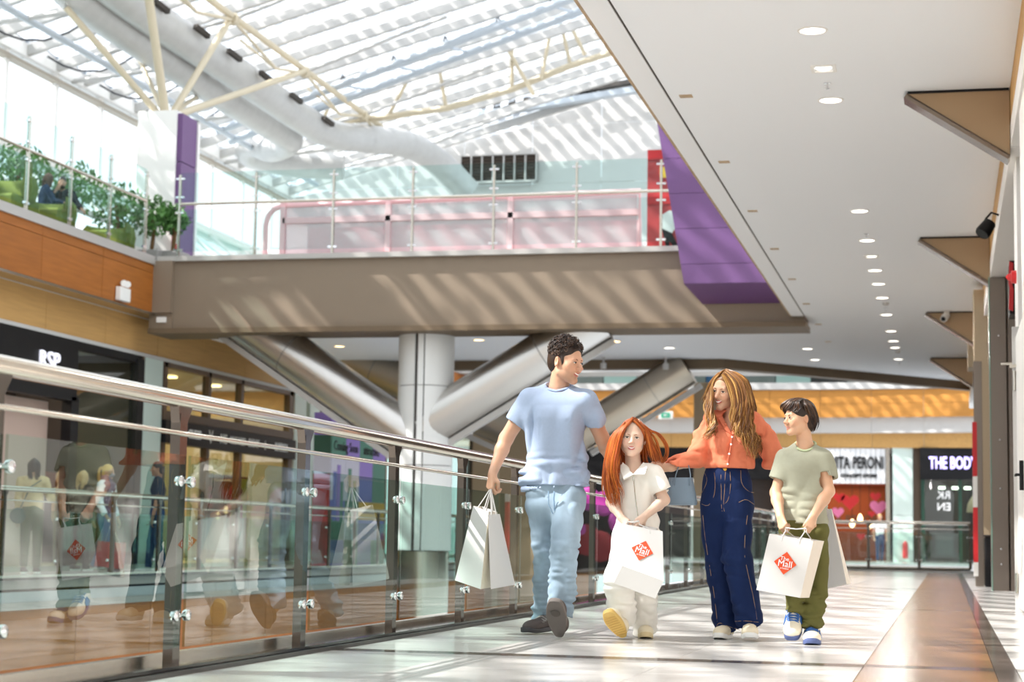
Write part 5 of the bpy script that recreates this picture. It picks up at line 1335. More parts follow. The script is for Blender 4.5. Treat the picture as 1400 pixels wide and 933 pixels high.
# ------------------------------------------------------------------ MAN
Y0 = 10.82
A = lambda x, y, d=0.0: at(x, y, Y0+d)
root = thing('person', (A(752, 868)[0], Y0, 0), 'man in light blue tee and washed jeans walking with two white paper bags', 'person')
H = rot_frame(A(774.5, 495.5), 1.12, 0.16, 0.03, 1.03)
shR, elR, wrR = A(725, 547, 0.02), A(692, 600, 0.05), A(673.5, 648, -0.04)
shL, elL, wrL = A(801, 549, 0.02), A(824, 601, 0.10), A(838, 636, 0.27)
nb = A(764, 534, 0.04); pel = A(758, 676, 0.02)
hpR, hpL = A(739, 684, 0.02), A(779, 684, 0.0)
knR, anR = A(744, 752, 0.02), A(744, 842, 0.36)
knL, anL = A(771, 755, -0.16), A(765, 842, -0.16)
S = Solid(); head(S, H, smile=0.8)
S.cap(H(0, -0.030, -0.045), nb, 0.055, 0.062, k=0.015); S.cap(nb, nb+V3(0, 0, -0.07), 0.060, 0.085, k=0.02)
S.cap(shR+V3(0.03,0,-0.03), shL+V3(-0.03,0,-0.03), 0.05, k=0.03); S.cap(A(762, 575, 0.04), A(760, 600, 0.04), 0.13, 0.15, k=0.04, n=NY, fl=0.62); S.cap(A(760, 600, 0.04), pel, 0.15, 0.15, k=0.05, n=NY, fl=0.62)
for sh, el, wr in ((shR, elR, wrR), (shL, elL, wrL)):
    S.cap(nb-V3(0,0,0.05), sh, 0.04, 0.05, k=0.03); S.cap(sh, el, 0.054, 0.043, k=0.03); forearm(S, el, wr, 0.043, 0.042, 0.027)
for hp, kn, an in ((hpR, knR, anR), (hpL, knL, anL)): S.cap(hp, kn, 0.075, 0.05, k=0.03); S.cap(kn, an, 0.05, 0.035, k=0.02)
hdR = A(669, 672, -0.06)
hand(S, wrR, hdR-wrR, V3(-0.55, -0.55, 0.1), -1, (1.0, 1.15, 1.2, 1.25), 1.0, 0.9)
hand(S, wrL, V3(0.35, 0.1, -0.5), V3(0.3, 0.9, 0.2), 1, (0.3, 0.3, 0.35, 0.4), 1.0, 0.4)
body = skin_body(root, S, H, head_colors(H, '#DCA98A', '#B9695C', 0.3, '#7A5644'), [wrR+unit(hdR-wrR)*0.09])
brow = mat('brow_dark', '#2B1C14', 0.7)
face_parts(H, root, brow, 0.8, squint=0.75, body=body)
# tee
T = Solid()
T.cap(A(738, 560, 0.03), A(786, 560, 0.03), 0.108, k=0.06, n=NY, fl=0.95)
T.cap(A(760, 570, 0.03), A(758.5, 690, 0.02), 0.182, 0.194, k=0.05, n=NY, fl=0.66)
T.cap(A(762, 538, 0.05), A(762, 570, 0.03), 0.09, 0.13, k=0.05, n=NY, fl=0.7)
for sh, el, sx in ((shR, elR, -1), (shL, elL, 1)):
    T.cap(A(762+sx*8, 539, 0.04), sh, 0.055, 0.066, k=0.035); e = sh+(el-sh)*0.60
    T.cap(sh, e, 0.072, 0.077, k=0.025, flat_end=True)
    d = unit(el-sh); T.cap(e-d*0.015, e+d*0.03, 0.060, k=0.004, op='s', flat_start=True)
T.cap(H(0, -0.028, -0.045), nb+V3(0, -0.012, 0.005), 0.078, 0.074, k=0.012, op='s')
hem = A(757, 669, 0)
T.folds(0.025, 0.09, 0.3, 0.40, 1.3, hi=hem[2]+0.5); T.folds(0.016, 0.12, 0.2, 0.05, 4.1, hi=hem[2]+0.24)
T.plane(hem, V3(0.10, 0, -1)); T.cap(hem-V3(0, 0, 0.05), hem+V3(0, 0, 0.02), 0.168, k=0.004, op='s', n=NY, fl=0.66, flat_end=True)
tee = join_solids('tee_shirt', T, mat('blue_jersey', '#9FAEC6', 0.85, var=0.03, vscale=60, bump=0.05, bscale=300), root, 0.0062)
ring = [nb+V3(0.080*math.cos(a)+0.0, -0.075*math.sin(a)-0.008, 0.012-0.022*math.sin(a)+0.012*abs(math.cos(a))) for a in np.linspace(0, 2*PI, 25)[:-1]]
MB().tube(ring, 0.011, 8, closed=True, flat=0.6).build('collar_rib', mat('blue_rib', '#9FB0D4', 0.9), tee, True)
# jeans
T = Solid()
T.cap(A(758, 668, 0.02), A(758, 690, 0.02), 0.160, 0.165, k=0.03, n=NY, fl=0.68)
for hp, kn, an, rr in ((hpR, knR, anR, (0.088, 0.070, 0.072)), (hpL, knL, anL, (0.096, 0.080, 0.080))):
    T.cap(hp, kn, rr[0], rr[1], k=0.035); b = an+(an-kn)*0.02
    T.cap(kn, b, rr[1], rr[2], k=0.02, flat_end=True)
T.folds(0.012, 0.14, 0.2, 0.10, 2.2); T.folds(0.010, 0.09, 0.12, 0.035, 7.7, hi=0.62)
T.plane(A(758, 655), (0, 0, 1))
jeans = join_solids('jeans', T, mat('washed_denim', '#93A6B6', 0.8, var=0.34, vscale=5, stretch=(1, 1, 0.35), bump=0.08, bscale=260), root, 0.0065)
den = mat('denim_seam', '#8AA6C0', 0.8)
q = MB(); q.tube([A(758, 672, -0.135), A(757, 682, -0.14), A(758.5, 700, -0.12)], 0.005, 6).tube([A(750, 672, -0.135), A(750, 690, -0.142), A(756, 703, -0.125)], 0.003, 6)
q.build('fly_seam', den, jeans, True)
suede = mat('grey_suede', '#5E5654', 0.9, bump=0.1, bscale=200); sole_g = mat('grey_rubber', '#6F6864', 0.7); sole_d = mat('dark_rubber', '#3F3D40', 0.6)
hL = at(764.5, 871.5, Y0-0.22); hL[2] = max(hL[2], 0.006)
u1, f1 = shoe(root, 'shoe', hL, V3(0.03, -0.70, 0.70), V3(0.02, 0.7, 0.7), 0.285, 0.115, suede, sole_g)
MB().lathe([(0.028, 0.0), (0.026, 0.002)], f1(0, 0.2, -0.0005), 16, tuple(f1.d(0, 0, -1))).build('tread_pattern', mat('tread', '#5C5652', 0.8), u1)
hR = V3(at(752, 866, Y0+0.28)[0], Y0+0.36, 0.02)
u2, f2 = shoe(root, 'shoe', hR, V3(-0.42, -0.90, -0.06), V3(-0.03, -0.06, 1), 0.285, 0.11, suede, sole_d, 'grey suede lace-up with dark sole')
laces(u2, f2, 0.285, 0.11, mat('grey_lace', '#9A9694', 0.8), 4, False, 0.088, 0.30)
# hair: cap and curls
T = Solid(); R = H.R; s = H.s
T.ell(H(0, -0.022, 0.050), V3(0.083, 0.104, 0.086)*s, R, k=0)
T.ell(H(0, -0.060, -0.005), V3(0.072, 0.062, 0.075)*s, R, k=0.03)
T.ell(H(0, 0.108, -0.032), V3(0.070, 0.086, 0.112)*s, R, k=0.012, op='s')
T.plane(H(0, 0.024, -0.05), H.d(0, 0.80, -0.60), 0.010)
for x in (-1, 1): T.ell(H(x*0.0715, 0.020, 0.004), V3(0.008, 0.013, 0.030)*s, R, k=0.008)
T.plane(H(0, -0.05, -0.078), H.d(0, 0.25, -1), 0.01)
for x in (-1, 1): T.ell(H(x*0.088, -0.004, -0.022), V3(0.024, 0.034, 0.038)*s, R, k=0.008, op='s')
st = Strands(); rr = np.random.RandomState(4); bc = [lin('#33241C')[:3], lin('#453127')[:3], lin('#5E4637')[:3], lin('#2A1D16')[:3]]
for i in range(900):
    a = rr.rand()*2*PI; e = math.asin(rr.uniform(-0.05, 1)); d = V3(math.cos(a)*math.cos(e), math.sin(a)*math.cos(e), math.sin(e))
    if d[1] > 0.62 and d[2] < 0.46+0.1*rr.rand(): continue
    if d[2] < 0.25 and d[1] > 0.05+0.5*rr.rand(): continue
    hgt = 0.4+0.6*max(0, d[2])
    c = np.array([0, -0.020, 0.050])+d*np.array([0.083, 0.102, 0.086])*1.0
    tv = unit(np.cross(d, rr.normal(0, 1, 3))); bv = np.cross(d, tv); rad = rr.uniform(0.007, 0.012)*(0.6+0.5*hgt); lift = 0.030*hgt*rr.uniform(0.5, 1.2)
    pts = [H(*(c+d*(lift*t)+rad*(math.cos(5.0*t)*tv+math.sin(5.0*t)*bv)-tv*rad)) for t in np.linspace(0, 1, 8)]
    st.lock(pts, rr.uniform(0.0022, 0.0038), np.array(bc[rr.randint(4)]), 4, 0.8, 0.4)
v, q_ = T.mesh(0.005)
st.build('hair', HAIRM, root, (v, q_, bc[0]))
# two carrier bags in his right hand
grip = A(670.5, 669, -0.07)
dt_ = A(666, 703, 0.0)
carrier('shopping_bag', 'plain white paper bag hanging nearer the railing in the hand of the man', (A(647, 692, -0.02), A(668, 700, -0.10)), (A(622, 794, -0.0), A(657, 806, -0.12)), (V3(0.03, 0.10, 0.0), V3(0.045, 0.15, 0.01)), False, grip, group='white bags of the man', logo_back=True)
carrier('shopping_bag', 'plain white paper bag hanging nearer his leg in the hand of the man', (A(667, 704, -0.13), A(683, 703, -0.05)), (A(671, 806, -0.17), A(704, 800, -0.03)), (V3(-0.02, 0.09, 0.0), V3(-0.03, 0.13, 0.0)), False, grip+V3(0.005, -0.01, 0), group='white bags of the man')

# ------------------------------------------------------------------ GIRL
Y0 = 10.78
root = thing('person', (A(868, 870)[0], Y0, 0), 'red-haired girl in white short-sleeved jumpsuit skipping with a white bag', 'person')
H = rot_frame(A(864.5, 600), 0.14, 0.02, 0.05, 0.93)
nb = A(866, 639, 0.03); pel = A(870, 722, 0.03)
shR, elR, wrR = A(842, 650, 0.02), A(836, 687, 0.02), A(850, 709, -0.13)
shL, elL, wrL = A(892, 647, 0.02), A(908, 684, 0.0), A(882, 706, -0.15)
hpR, hpL = A(858, 730, 0.02), A(884, 730, 0.02)
knR, anR = A(846, 792, -0.16), A(851, 846, 0.02)
knL, anL = A(882, 795, 0.05), A(880, 858, 0.20)
S = Solid(); head(S, H, female=True, child=True, smile=0.75)
S.cap(H(0, -0.025, -0.05), nb, 0.043, 0.048, k=0.012)
S.cap(shR+V3(0.02,0,-0.02), shL+V3(-0.02,0,-0.02), 0.036, k=0.03); S.cap(A(867, 675, 0.03), pel, 0.09, 0.10, k=0.05, n=NY, fl=0.66)
for sh, el, wr in ((shR, elR, wrR), (shL, elL, wrL)): S.cap(nb-V3(0,0,0.035), sh, 0.03, 0.036, k=0.02); S.cap(nb, A(867, 656, 0.02), 0.04, 0.045, k=0.02); S.cap(sh, el, 0.037, 0.032, k=0.02); forearm(S, el, wr, 0.032, 0.031, 0.021)
for hp, kn, an in ((hpR, knR, anR), (hpL, knL, anL)): S.cap(hp, kn, 0.055, 0.04, k=0.03); S.cap(kn, an, 0.038, 0.028, k=0.02)
hand(S, wrR, A(857, 716, -0.17)-wrR, V3(-0.3, -0.85, 0.4), 1, (0.7, 0.8, 0.9, 1.0), 0.72, 0.6)
hand(S, wrL, A(872, 715, -0.18)-wrL, V3(0.3, -0.85, 0.35), -1, (0.55, 0.65, 0.75, 0.85), 0.72, 0.6)
body = skin_body(root, S, H, head_colors(H, '#F0CBB4', '#C96A66', 0.6), [A(857, 714, -0.16), A(875, 712, -0.17)])
face_parts(H, root, mat('brow_ginger', '#9A5A30', 0.7), 0.75, iris=mat('iris_hazel', '#4A4030', 0.15), squint=0.6, body=body, lash=1.0)
T = Solid()
T.cap(A(852, 657, 0.03), A(884, 656, 0.03), 0.075, k=0.05, n=NY, fl=0.9)
T.cap(A(868, 665, 0.03), A(871, 722, 0.03), 0.112, 0.124, k=0.04, n=NY, fl=0.72); T.cap(A(871, 722, 0.03), A(871, 738, 0.03), 0.124, 0.128, k=0.03, n=NY, fl=0.75)
for sh, el, sx in ((shR, elR, -1), (shL, elL, 1)):
    T.cap(A(866+sx*6, 642, 0.03), sh, 0.045, 0.05, k=0.03); e = sh+(el-sh)*0.72+V3(sx*0.012, 0, 0); T.cap(sh, e, 0.055, 0.064, k=0.02, flat_end=True); d = unit(el-sh); T.cap(e-d*0.03, e+d*0.03, 0.052, k=0.003, op='s', flat_start=True)
for hp, kn, an, r in ((hpR, knR, anR, (0.075, 0.088, 0.084)), (hpL, knL, anL, (0.075, 0.078, 0.070))):
    T.cap(hp, kn, r[0], r[1], k=0.03); T.cap(kn, an+(an-kn)*0.05, r[1], r[2], k=0.02, flat_end=True)
T.cap(H(0, -0.025, -0.05), nb+V3(0, -0.01, 0), 0.052, 0.054, k=0.008, op='s'); T.cap(nb+V3(0, -0.04, 0.0), A(867, 651, -0.06), 0.036, 0.012, k=0.008, op='s')
T.folds(0.010, 0.10, 0.15, 0.10, 3.3); T.folds(0.009, 0.08, 0.1, 0.04, 6.2, hi=0.45)
wlin = mat('white_twill', '#F6F2EA', 0.85, bump=0.06, bscale=260)
suit = join_solids('jumpsuit', T, wlin, root, 0.0055)
q = MB()
for sx in (-1, 1):
    c0 = A(866, 651, -0.095); c1 = A(866+sx*14, 634, -0.01); c2 = A(885, 641, -0.055) if sx > 0 else A(848, 644, -0.055); c3 = A(853, 657, -0.10) if sx < 0 else A(882, 650, -0.09)
    n0 = len(q.v); q.prism([c0, c1, c2, c3], V3(0, -0.012, 0.008))
q.build('collar', wlin, suit, True)
q = MB().tube([A(866.5, 651, -0.098), A(868, 672, -0.085), A(870, 690, -0.095), A(872, 706, -0.108)], 0.0042, 6); q.build('zip', M['steel'], suit, True)
MB().box(*(lambda c: (c[0]-0.006, c[0]+0.006, c[1]-0.012, c[1]-0.002, c[2]-0.02, c[2]+0.004))(A(866.5, 653, -0.10))).build('zip_pull', M['steel'], suit)
creamu = mat('cream_leather', '#EFE3C8', 0.6); gum = mat('gum_sole', '#DDB96A', 0.6); cresole = mat('cream_sole', '#E2CFA4', 0.6)
hh = at(853, 872, Y0-0.10)
u1, f1 = shoe(root, 'shoe', hh, V3(-0.36, -0.72, 0.66), V3(-0.12, 0.64, 0.72), 0.215, 0.095, creamu, gum, 'cream trainer lifted to show its yellow gum sole')
q = MB()
for i in range(9): q.tube([f1(-0.036, 0.03+i*0.019, -0.001), f1(0.036, 0.03+i*0.019, -0.001)], 0.002, 5)
q.build('tread_ribs', mat('gum_rib', '#C9A154', 0.6), u1)
hR = V3(anL[0]-0.0, anL[1]+0.05, 0.0)
u2, f2 = shoe(root, 'shoe', hR, V3(0.18, -0.95, 0), V3(0, 0, 1), 0.215, 0.09, creamu, cresole); laces(u2, f2, 0.215, 0.085, creamu, 3, False, 0.075, 0.32)
# red hair
T = Solid(); R = H.R; s = H.s
T.ell(H(0, -0.024, 0.040), V3(0.086, 0.100, 0.094)*s, R, k=0); T.ell(H(0, -0.06, -0.04), V3(0.078, 0.055, 0.09)*s, R, k=0.03)
T.ell(H(0.0, 0.100, -0.036), V3(0.062, 0.075, 0.094)*s, R, k=0.01, op='s')
T.plane(H(0, -0.05, -0.115), H.d(0, 0.2, -1), 0.01)
rc = [lin('#B85A1A')[:3], lin('#A04812')[:3], lin('#C66E26')[:3], lin('#8C3E10')[:3], lin('#AE5218')[:3]]
st = Strands()
rt = lambda x, y, z: H(-x, y, z)
# left-hand fall (image left), long
st.bundle([rt(-0.004, 0.062, 0.118), A(853, 588, -0.10), A(846, 610, -0.10), A(842, 640, -0.12), A(848, 668, -0.12), A(846, 690, -0.12)],
          [rt(-0.004, -0.05, 0.132), A(838, 595, 0.02), A(829, 625, 0.0), A(825, 655, -0.02), A(828, 680, -0.04), A(838, 694, -0.05)], 230, 0.0034, rc, 0.007, 0.007, 1.2, 1, mid=[rt(-0.004, 0.02, 0.136), A(843, 592, -0.06), A(835, 618, -0.07), A(831, 650, -0.09), A(835, 676, -0.1), A(840, 694, -0.1)], cut=0.35)
st.bundle([rt(-0.05, 0.066, 0.085), rt(-0.086, 0.03, 0.03), A(846, 625, -0.08), A(843, 650, -0.11), A(852, 675, -0.12), A(850, 696, -0.12)],
          [rt(-0.05, 0.05, 0.10), rt(-0.085, 0.0, 0.02), A(836, 630, -0.05), A(832, 660, -0.08), A(838, 685, -0.1), A(846, 700, -0.1)], 80, 0.0033, rc, 0.006, 0.008, 1.4, 2, cut=0.4)
st.bundle([rt(-0.07, -0.03, 0.05), rt(-0.08, -0.03, -0.03), A(849, 636, 0.06), A(848, 652, 0.08)], [rt(0.07, -0.03, 0.05), rt(0.08, -0.03, -0.03), A(884, 630, 0.06), A(893, 640, 0.08)], 70, 0.006, [rc[3], rc[1]], 0.004, 0.003, 1.0, 6, mid=[rt(0, -0.11, 0.05), rt(0, -0.11, -0.03), A(866, 636, 0.12), A(868, 652, 0.12)])
st.bundle([rt(-0.006, 0.066, 0.114), rt(-0.056, 0.068, 0.066), rt(-0.082, 0.035, 0.0), rt(-0.084, 0.012, -0.07), A(848, 640, -0.08), A(847, 665, -0.11)], [rt(-0.006, 0.05, 0.124), rt(-0.072, 0.045, 0.065), rt(-0.090, 0.0, 0.0), rt(-0.092, -0.02, -0.08), A(842, 640, -0.07), A(841, 668, -0.1)], 70, 0.0033, rc, 0.004, 0.005, 1.2, 8, cut=0.3)
st.bundle([rt(0.004, 0.066, 0.114), rt(0.054, 0.070, 0.068), rt(0.078, 0.035, 0.03), rt(0.086, 0.0, -0.02), A(889, 626, 0.0)], [rt(0.004, 0.05, 0.124), rt(0.064, 0.05, 0.07), rt(0.082, 0.01, 0.02), rt(0.085, -0.03, -0.03), A(892, 622, 0.05)], 60, 0.0033, rc, 0.003, 0.003, 1.2, 9)
# right-hand side swept out to the woman's hand
st.bundle([rt(0.006, 0.06, 0.118), rt(0.076, 0.028, 0.06), A(888, 612, -0.02), A(893, 628, 0.02), A(899, 634, 0.05)],
          [rt(0.006, -0.05, 0.132), rt(0.098, -0.04, 0.05), A(893, 605, 0.05), A(903, 625, 0.08), A(906, 634, 0.09)], 200, 0.0034, rc, 0.005, 0.004, 1.2, 3, mid=[rt(0.006, 0.0, 0.136), rt(0.09, 0.0, 0.06), A(890, 604, 0.02), A(899, 622, 0.05), A(903, 633, 0.07)], cut=0.2)
st.bundle([rt(0.02, -0.02, 0.132), A(886, 588, 0.02), A(897, 592, 0.04), A(908, 606, 0.06), A(911, 620, 0.08), A(906, 632, 0.08)],
          [rt(0.03, -0.05, 0.125), A(889, 588, 0.05), A(903, 595, 0.06), A(913, 610, 0.07), A(914, 624, 0.09), A(907, 634, 0.09)], 40, 0.0028, rc, 0.004, 0.004, 1.5, 4)
st.bundle([rt(0.05, -0.02, 0.11), A(890, 592, 0.02), A(898, 604, 0.04), A(902, 620, 0.06), A(905, 632, 0.08)],
          [rt(0.06, -0.05, 0.10), A(893, 596, 0.05), A(899, 608, 0.05), A(903, 624, 0.07), A(905, 633, 0.08)], 40, 0.0028, rc, 0.003, 0.004, 1.5, 5)
v, q_ = T.mesh(0.0055); st.build('hair', HAIRM, root, (v, q_, rc[0]))
carrier('shopping_bag', 'white paper bag with orange diamond emblem swung forward by the girl', (A(849.5, 716, -0.20), A(906, 727, -0.20)), (A(850.5, 774, -0.33), A(907.5, 795, -0.33)), (V3(-0.05, 0.10, 0.02), V3(-0.052, 0.02, -0.10)), True, A(859, 714, -0.20), logo_uv=(0.5, 0.52), logo_r=0.066, grip2=A(874, 713, -0.20))

# ------------------------------------------------------------------ WOMAN
Y0 = 11.12
root = thing('person', (A(1008, 870)[0], Y0, 0), 'woman with long wavy blond hair in coral shirt and dark flared jeans', 'person')
H = rot_frame(A(992, 534), -0.42, 0.20, 0.13, 0.93)
nb = A(1001, 575, 0.04); pel = A(993, 668, 0.02)
shR, elR, wrR = A(974, 580, 0.02), A(950, 628, -0.04), A(916, 640, -0.16)
shL, elL, wrL = A(1033, 580, 0.03), A(1057, 630, 0.10), A(1106, 690, 0.22)
hpR, hpL = A(978, 690, 0.02), A(1009, 690, 0.0)
knR, anR = A(979, 765, 0.02), A(995, 858, 0.06)
knL, anL = A(1008, 762, -0.12), A(1025, 852, -0.06)
S = Solid(); head(S, H, female=True, smile=0.9)
S.cap(H(0, -0.028, -0.05), nb, 0.042, 0.046, k=0.012)
S.cap(shR+V3(0.02,0,-0.02), shL+V3(-0.02,0,-0.02), 0.042, k=0.03); S.cap(A(999, 606, 0.03), A(996, 625, 0.03), 0.10, 0.11, k=0.05, n=NY, fl=0.66); S.cap(A(996, 625, 0.03), pel, 0.11, 0.14, k=0.04, n=NY, fl=0.68)
for sh, el, wr in ((shR, elR, wrR), (shL, elL, wrL)): S.cap(nb-V3(0,0,0.04), sh, 0.032, 0.04, k=0.02); S.cap(nb, A(1000, 602, -0.01), 0.045, 0.07, k=0.02); S.cap(sh, el, 0.042, 0.036, k=0.02); forearm(S, el, wr, 0.036, 0.035, 0.023)
for hp, kn, an in ((hpR, knR, anR), (hpL, knL, anL)): S.cap(hp, kn, 0.07, 0.045, k=0.03); S.cap(kn, an, 0.042, 0.03, k=0.02)
hand(S, wrR, V3(-0.85, -0.15, 0.25), V3(0.1, -0.7, 0.6), -1, (0.35, 0.4, 0.5, 0.6), 0.88, 0.6)
hand(S, wrL, V3(0.3, 0.0, -0.6), V3(0.7, -0.4, 0.3), -1, (1.1, 1.1, 1.2, 1.2), 0.88, 0.8)
body = skin_body(root, S, H, head_colors(H, '#E8B797', '#C2605A', 0.5), [wrR+V3(-0.07, 0, 0.02), wrL+V3(0.03, 0, -0.06)])
face_parts(H, root, mat('brow_brown', '#6A4528', 0.7), 0.95, squint=0.6, body=body, lash=1.4, look=-0.5)
# shirt
T = Solid()
T.cap(A(983, 590, 0.03), A(1024, 590, 0.03), 0.082, k=0.05, n=NY, fl=0.95)
T.cap(A(1001, 592, 0.03), A(996, 628, 0.02), 0.142, 0.148, k=0.05, n=NY, fl=0.72); T.cap(A(996, 628, 0.02), A(995, 650, 0.02), 0.148, 0.125, k=0.03, n=NY, fl=0.74)
for x in (-13, 16): T.ell(A(1001+x, 602, -0.06), (0.062, 0.055, 0.06), k=0.05)
for sh, el, wr, sx in ((shR, elR, wrR, -1), (shL, elL, wrL, 1)):
    T.cap(A(1001+sx*8, 581, 0.04), sh, 0.05, 0.058, k=0.03); T.cap(sh, el, 0.062, 0.066, k=0.02)
    e = el+(wr-el)*0.86; T.cap(el, e, 0.066, 0.058, k=0.02); c = el+(wr-el)*0.97; T.cap(e, c, 0.047, 0.044, k=0.006, flat_end=True)
    d = unit(wr-el); T.cap(c-d*0.03, c+d*0.03, 0.036, k=0.003, op='s', flat_start=True)
T.cap(H(0, -0.028, -0.05), nb+V3(0, -0.01, -0.01), 0.060, 0.062, k=0.008, op='s'); T.cap(nb+V3(0, -0.06, 0.015), A(1001, 596, -0.13), 0.058, 0.014, k=0.006, op='s')
T.folds(0.014, 0.12, 0.2, 0.11, 2.6); T.folds(0.009, 0.05, 0.1, 0.05, 8.8)
T.plane(A(995, 641), (0, 0, -1))
coral = mat('coral_cotton', '#E48464', 0.8, var=0.03, vscale=40, bump=0.05, bscale=260)
shirt = join_solids('shirt', T, coral, root, 0.006)
q = MB()
c0 = A(1001, 596, -0.105)
q.prism([c0, A(988, 571, -0.02), A(982, 573, -0.055), A(992, 590, -0.105)], V3(0, -0.010, 0.006)); q.prism([c0, A(1016, 571, -0.02), A(1020, 574, -0.055), A(1008, 593, -0.105)], V3(0, -0.010, 0.006))
q.build('collar', coral, shirt, True)
MB().tube([A(1001, 596, -0.115), A(999, 612, -0.125), A(996, 626, -0.115), A(994.5, 638, -0.10)], 0.009, 6, flat=0.4).build('button_placket', mat('coral_placket', '#DF7C5E', 0.8), shirt, True)
for x, y, d in ((1001, 598, -0.122), (999.5, 608, -0.134), (997, 621, -0.128), (995, 635, -0.114)): MB().lathe([(0.006, 0), (0.006, 0.004), (0.003, 0.005)], A(x, y, d), 10, (0, -1, 0.1)).build('button', M['white'], shirt)
# flared jeans
T = Solid()
T.cap(A(994, 643, 0.02), A(994, 660, 0.02), 0.122, 0.142, k=0.02, n=NY, fl=0.74); T.cap(A(993, 660, 0.02), A(993, 690, 0.02), 0.145, 0.160, k=0.03, n=NY, fl=0.72)
for hp, kn, an, r in ((hpR, knR, anR, (0.088, 0.070, 0.086)), (hpL, knL, anL, (0.092, 0.082, 0.088))):
    T.cap(hp, kn, r[0], r[1], k=0.03); e = an+(an-kn)*0.10; e[2] = max(e[2], 0.04)
    T.cap(kn, e, r[1], r[2], k=0.02, flat_end=True); d = unit(e-kn); T.cap(e-d*0.03, e+d*0.03, r[2]-0.010, k=0.003, op='s', flat_start=True)
T.folds(0.010, 0.13, 0.18, 0.16, 5.1); T.folds(0.008, 0.07, 0.1, 0.06, 1.9, hi=0.55)
T.plane(A(994, 638.5), (0, 0, 1))
indigo = mat('indigo_denim', '#1A2A52', 0.75, var=0.16, vscale=4, stretch=(1, 1, 0.3), bump=0.08, bscale=260)
jeans = join_solids('jeans', T, indigo, root, 0.0062)
stitch = mat('tan_stitch', '#A58868', 0.7)
def snap(S_, pts, back=0.4, off=0.0015):
    """drop points onto the front of a solid along the view from the near end"""
    out = []
    for p in pts:
        p = np.asarray(p, float); ys = np.arange(p[1]-back, p[1]+back, 0.004)
        n = (1, len(ys), 1); o = np.array([p[0], ys[0], p[2]]); F = np.full(n, 0.5, np.float32)
        g = S_.field(o-V3(0.004, 0, 0.004), 0.004, np.array([3, len(ys), 3]))[1, :, 1]
        i = np.nonzero(g < 0)[0]
        out.append(V3(p[0], (ys[i[0]]-off) if len(i) else p[1], p[2]))
    return out
q = MB()
for pl_ in ([(978, 644), (980, 660), (978, 680), (970, 692), (957, 688)], [(1014, 644), (1016, 662), (1024, 672), (1031, 674)], [(994, 646), (993, 668), (992, 690), (993, 700)], [(1000, 646), (1001, 665), (998, 684), (993, 690)], [(963, 646), (968, 657), (962, 672), (955, 676)], [(1012, 688), (1022, 684), (1031, 690)],
            [(979, 858), (985, 852), (1000, 858), (1012, 862)], [(1008, 849), (1022, 848), (1040, 850)], [(988, 650), (989, 690), (990, 700)], [(962, 705), (966, 740), (972, 780), (978, 820), (981, 850)], [(1024, 705), (1022, 745), (1026, 780), (1033, 815), (1038, 846)]):
    P = [A(x, y) for x, y in pl_]; P = [p for p in spline(P, 12)]
    q.tube(snap(T, P), 0.0016, 5)
q.build('stitching', stitch, jeans, True)
MB().lathe([(0.011, 0), (0.011, 0.006), (0.004, 0.009)], snap(T, [A(993.5, 642.5)])[0]-V3(0, 0.002, 0), 12, (0, -1, 0.1)).build('brass_button', mat('brass', '#D8A84A', 0.25, 1.0), jeans)
canvas = mat('cream_canvas', '#EDE0C6', 0.85); wsole = mat('white_rubber', '#F1F0EE', 0.6)
u1, f1 = shoe(root, 'shoe', V3(anR[0], anR[1]+0.04, 0.0), V3(-0.12, -0.99, 0.0), V3(0, 0, 1), 0.25, 0.098, canvas, wsole)
u2, f2 = shoe(root, 'shoe', V3(anL[0]-0.005, anL[1]+0.03, 0.018), V3(0.12, -0.99, -0.02), V3(0, -0.02, 1), 0.25, 0.098, canvas, wsole)
for u_, f_ in ((u1, f1), (u2, f2)):
    MB().tube([f_(0.047*math.cos(a)*1.02, 0.125+0.127*math.sin(a), 0.026+0.004) for a in np.linspace(0, PI, 15)], 0.0018, 5).build('sole_stripe', mat('red_line', '#4A2A33', 0.6), u_)
    laces(u_, f_, 0.25, 0.09, canvas, 3, False, 0.08, 0.34)
# hair
T = Solid(); R = H.R; s = H.s
T.ell(H(0, -0.020, 0.040), V3(0.086, 0.102, 0.096)*s, R, k=0); T.ell(H(0, -0.06, -0.05), V3(0.080, 0.055, 0.10)*s, R, k=0.03)
T.ell(H(0.0, 0.105, -0.030), V3(0.066, 0.078, 0.108)*s, R, k=0.01, op='s')
T.plane(H(0, -0.05, -0.13), H.d(0, 0.1, -1), 0.01)
bc = [lin('#94632F')[:3], lin('#A9773B')[:3], lin('#BF9152')[:3], lin('#6C4421')[:3], lin('#835426')[:3]]
bd = [lin('#6E4826')[:3], lin('#7E552C')[:3], lin('#A06C36')[:3]]
st = Strands()
# image-right curtain
st.bundle([H(-0.012, 0.072, 0.112), H(-0.052, 0.074, 0.055), A(1001, 552, -0.11), A(1000, 575, -0.13), A(1006, 590, -0.15), A(1020, 606, -0.16), A(1026, 630, -0.16)],
          [H(-0.008, -0.075, 0.118), A(1021, 520, 0.05), A(1029, 545, 0.05), A(1032, 572, 0.03), A(1034, 595, 0.02), A(1038, 612, 0.0), A(1034, 632, -0.02)], 230, 0.0046, bc, 0.007, 0.022, 2.8, 11,
          mid=[H(-0.012, 0.0, 0.134), A(1014, 522, -0.08), A(1020, 545, -0.10), A(1021, 570, -0.11), A(1024, 592, -0.12), A(1031, 610, -0.12), A(1030, 634, -0.12)], cut=0.22)
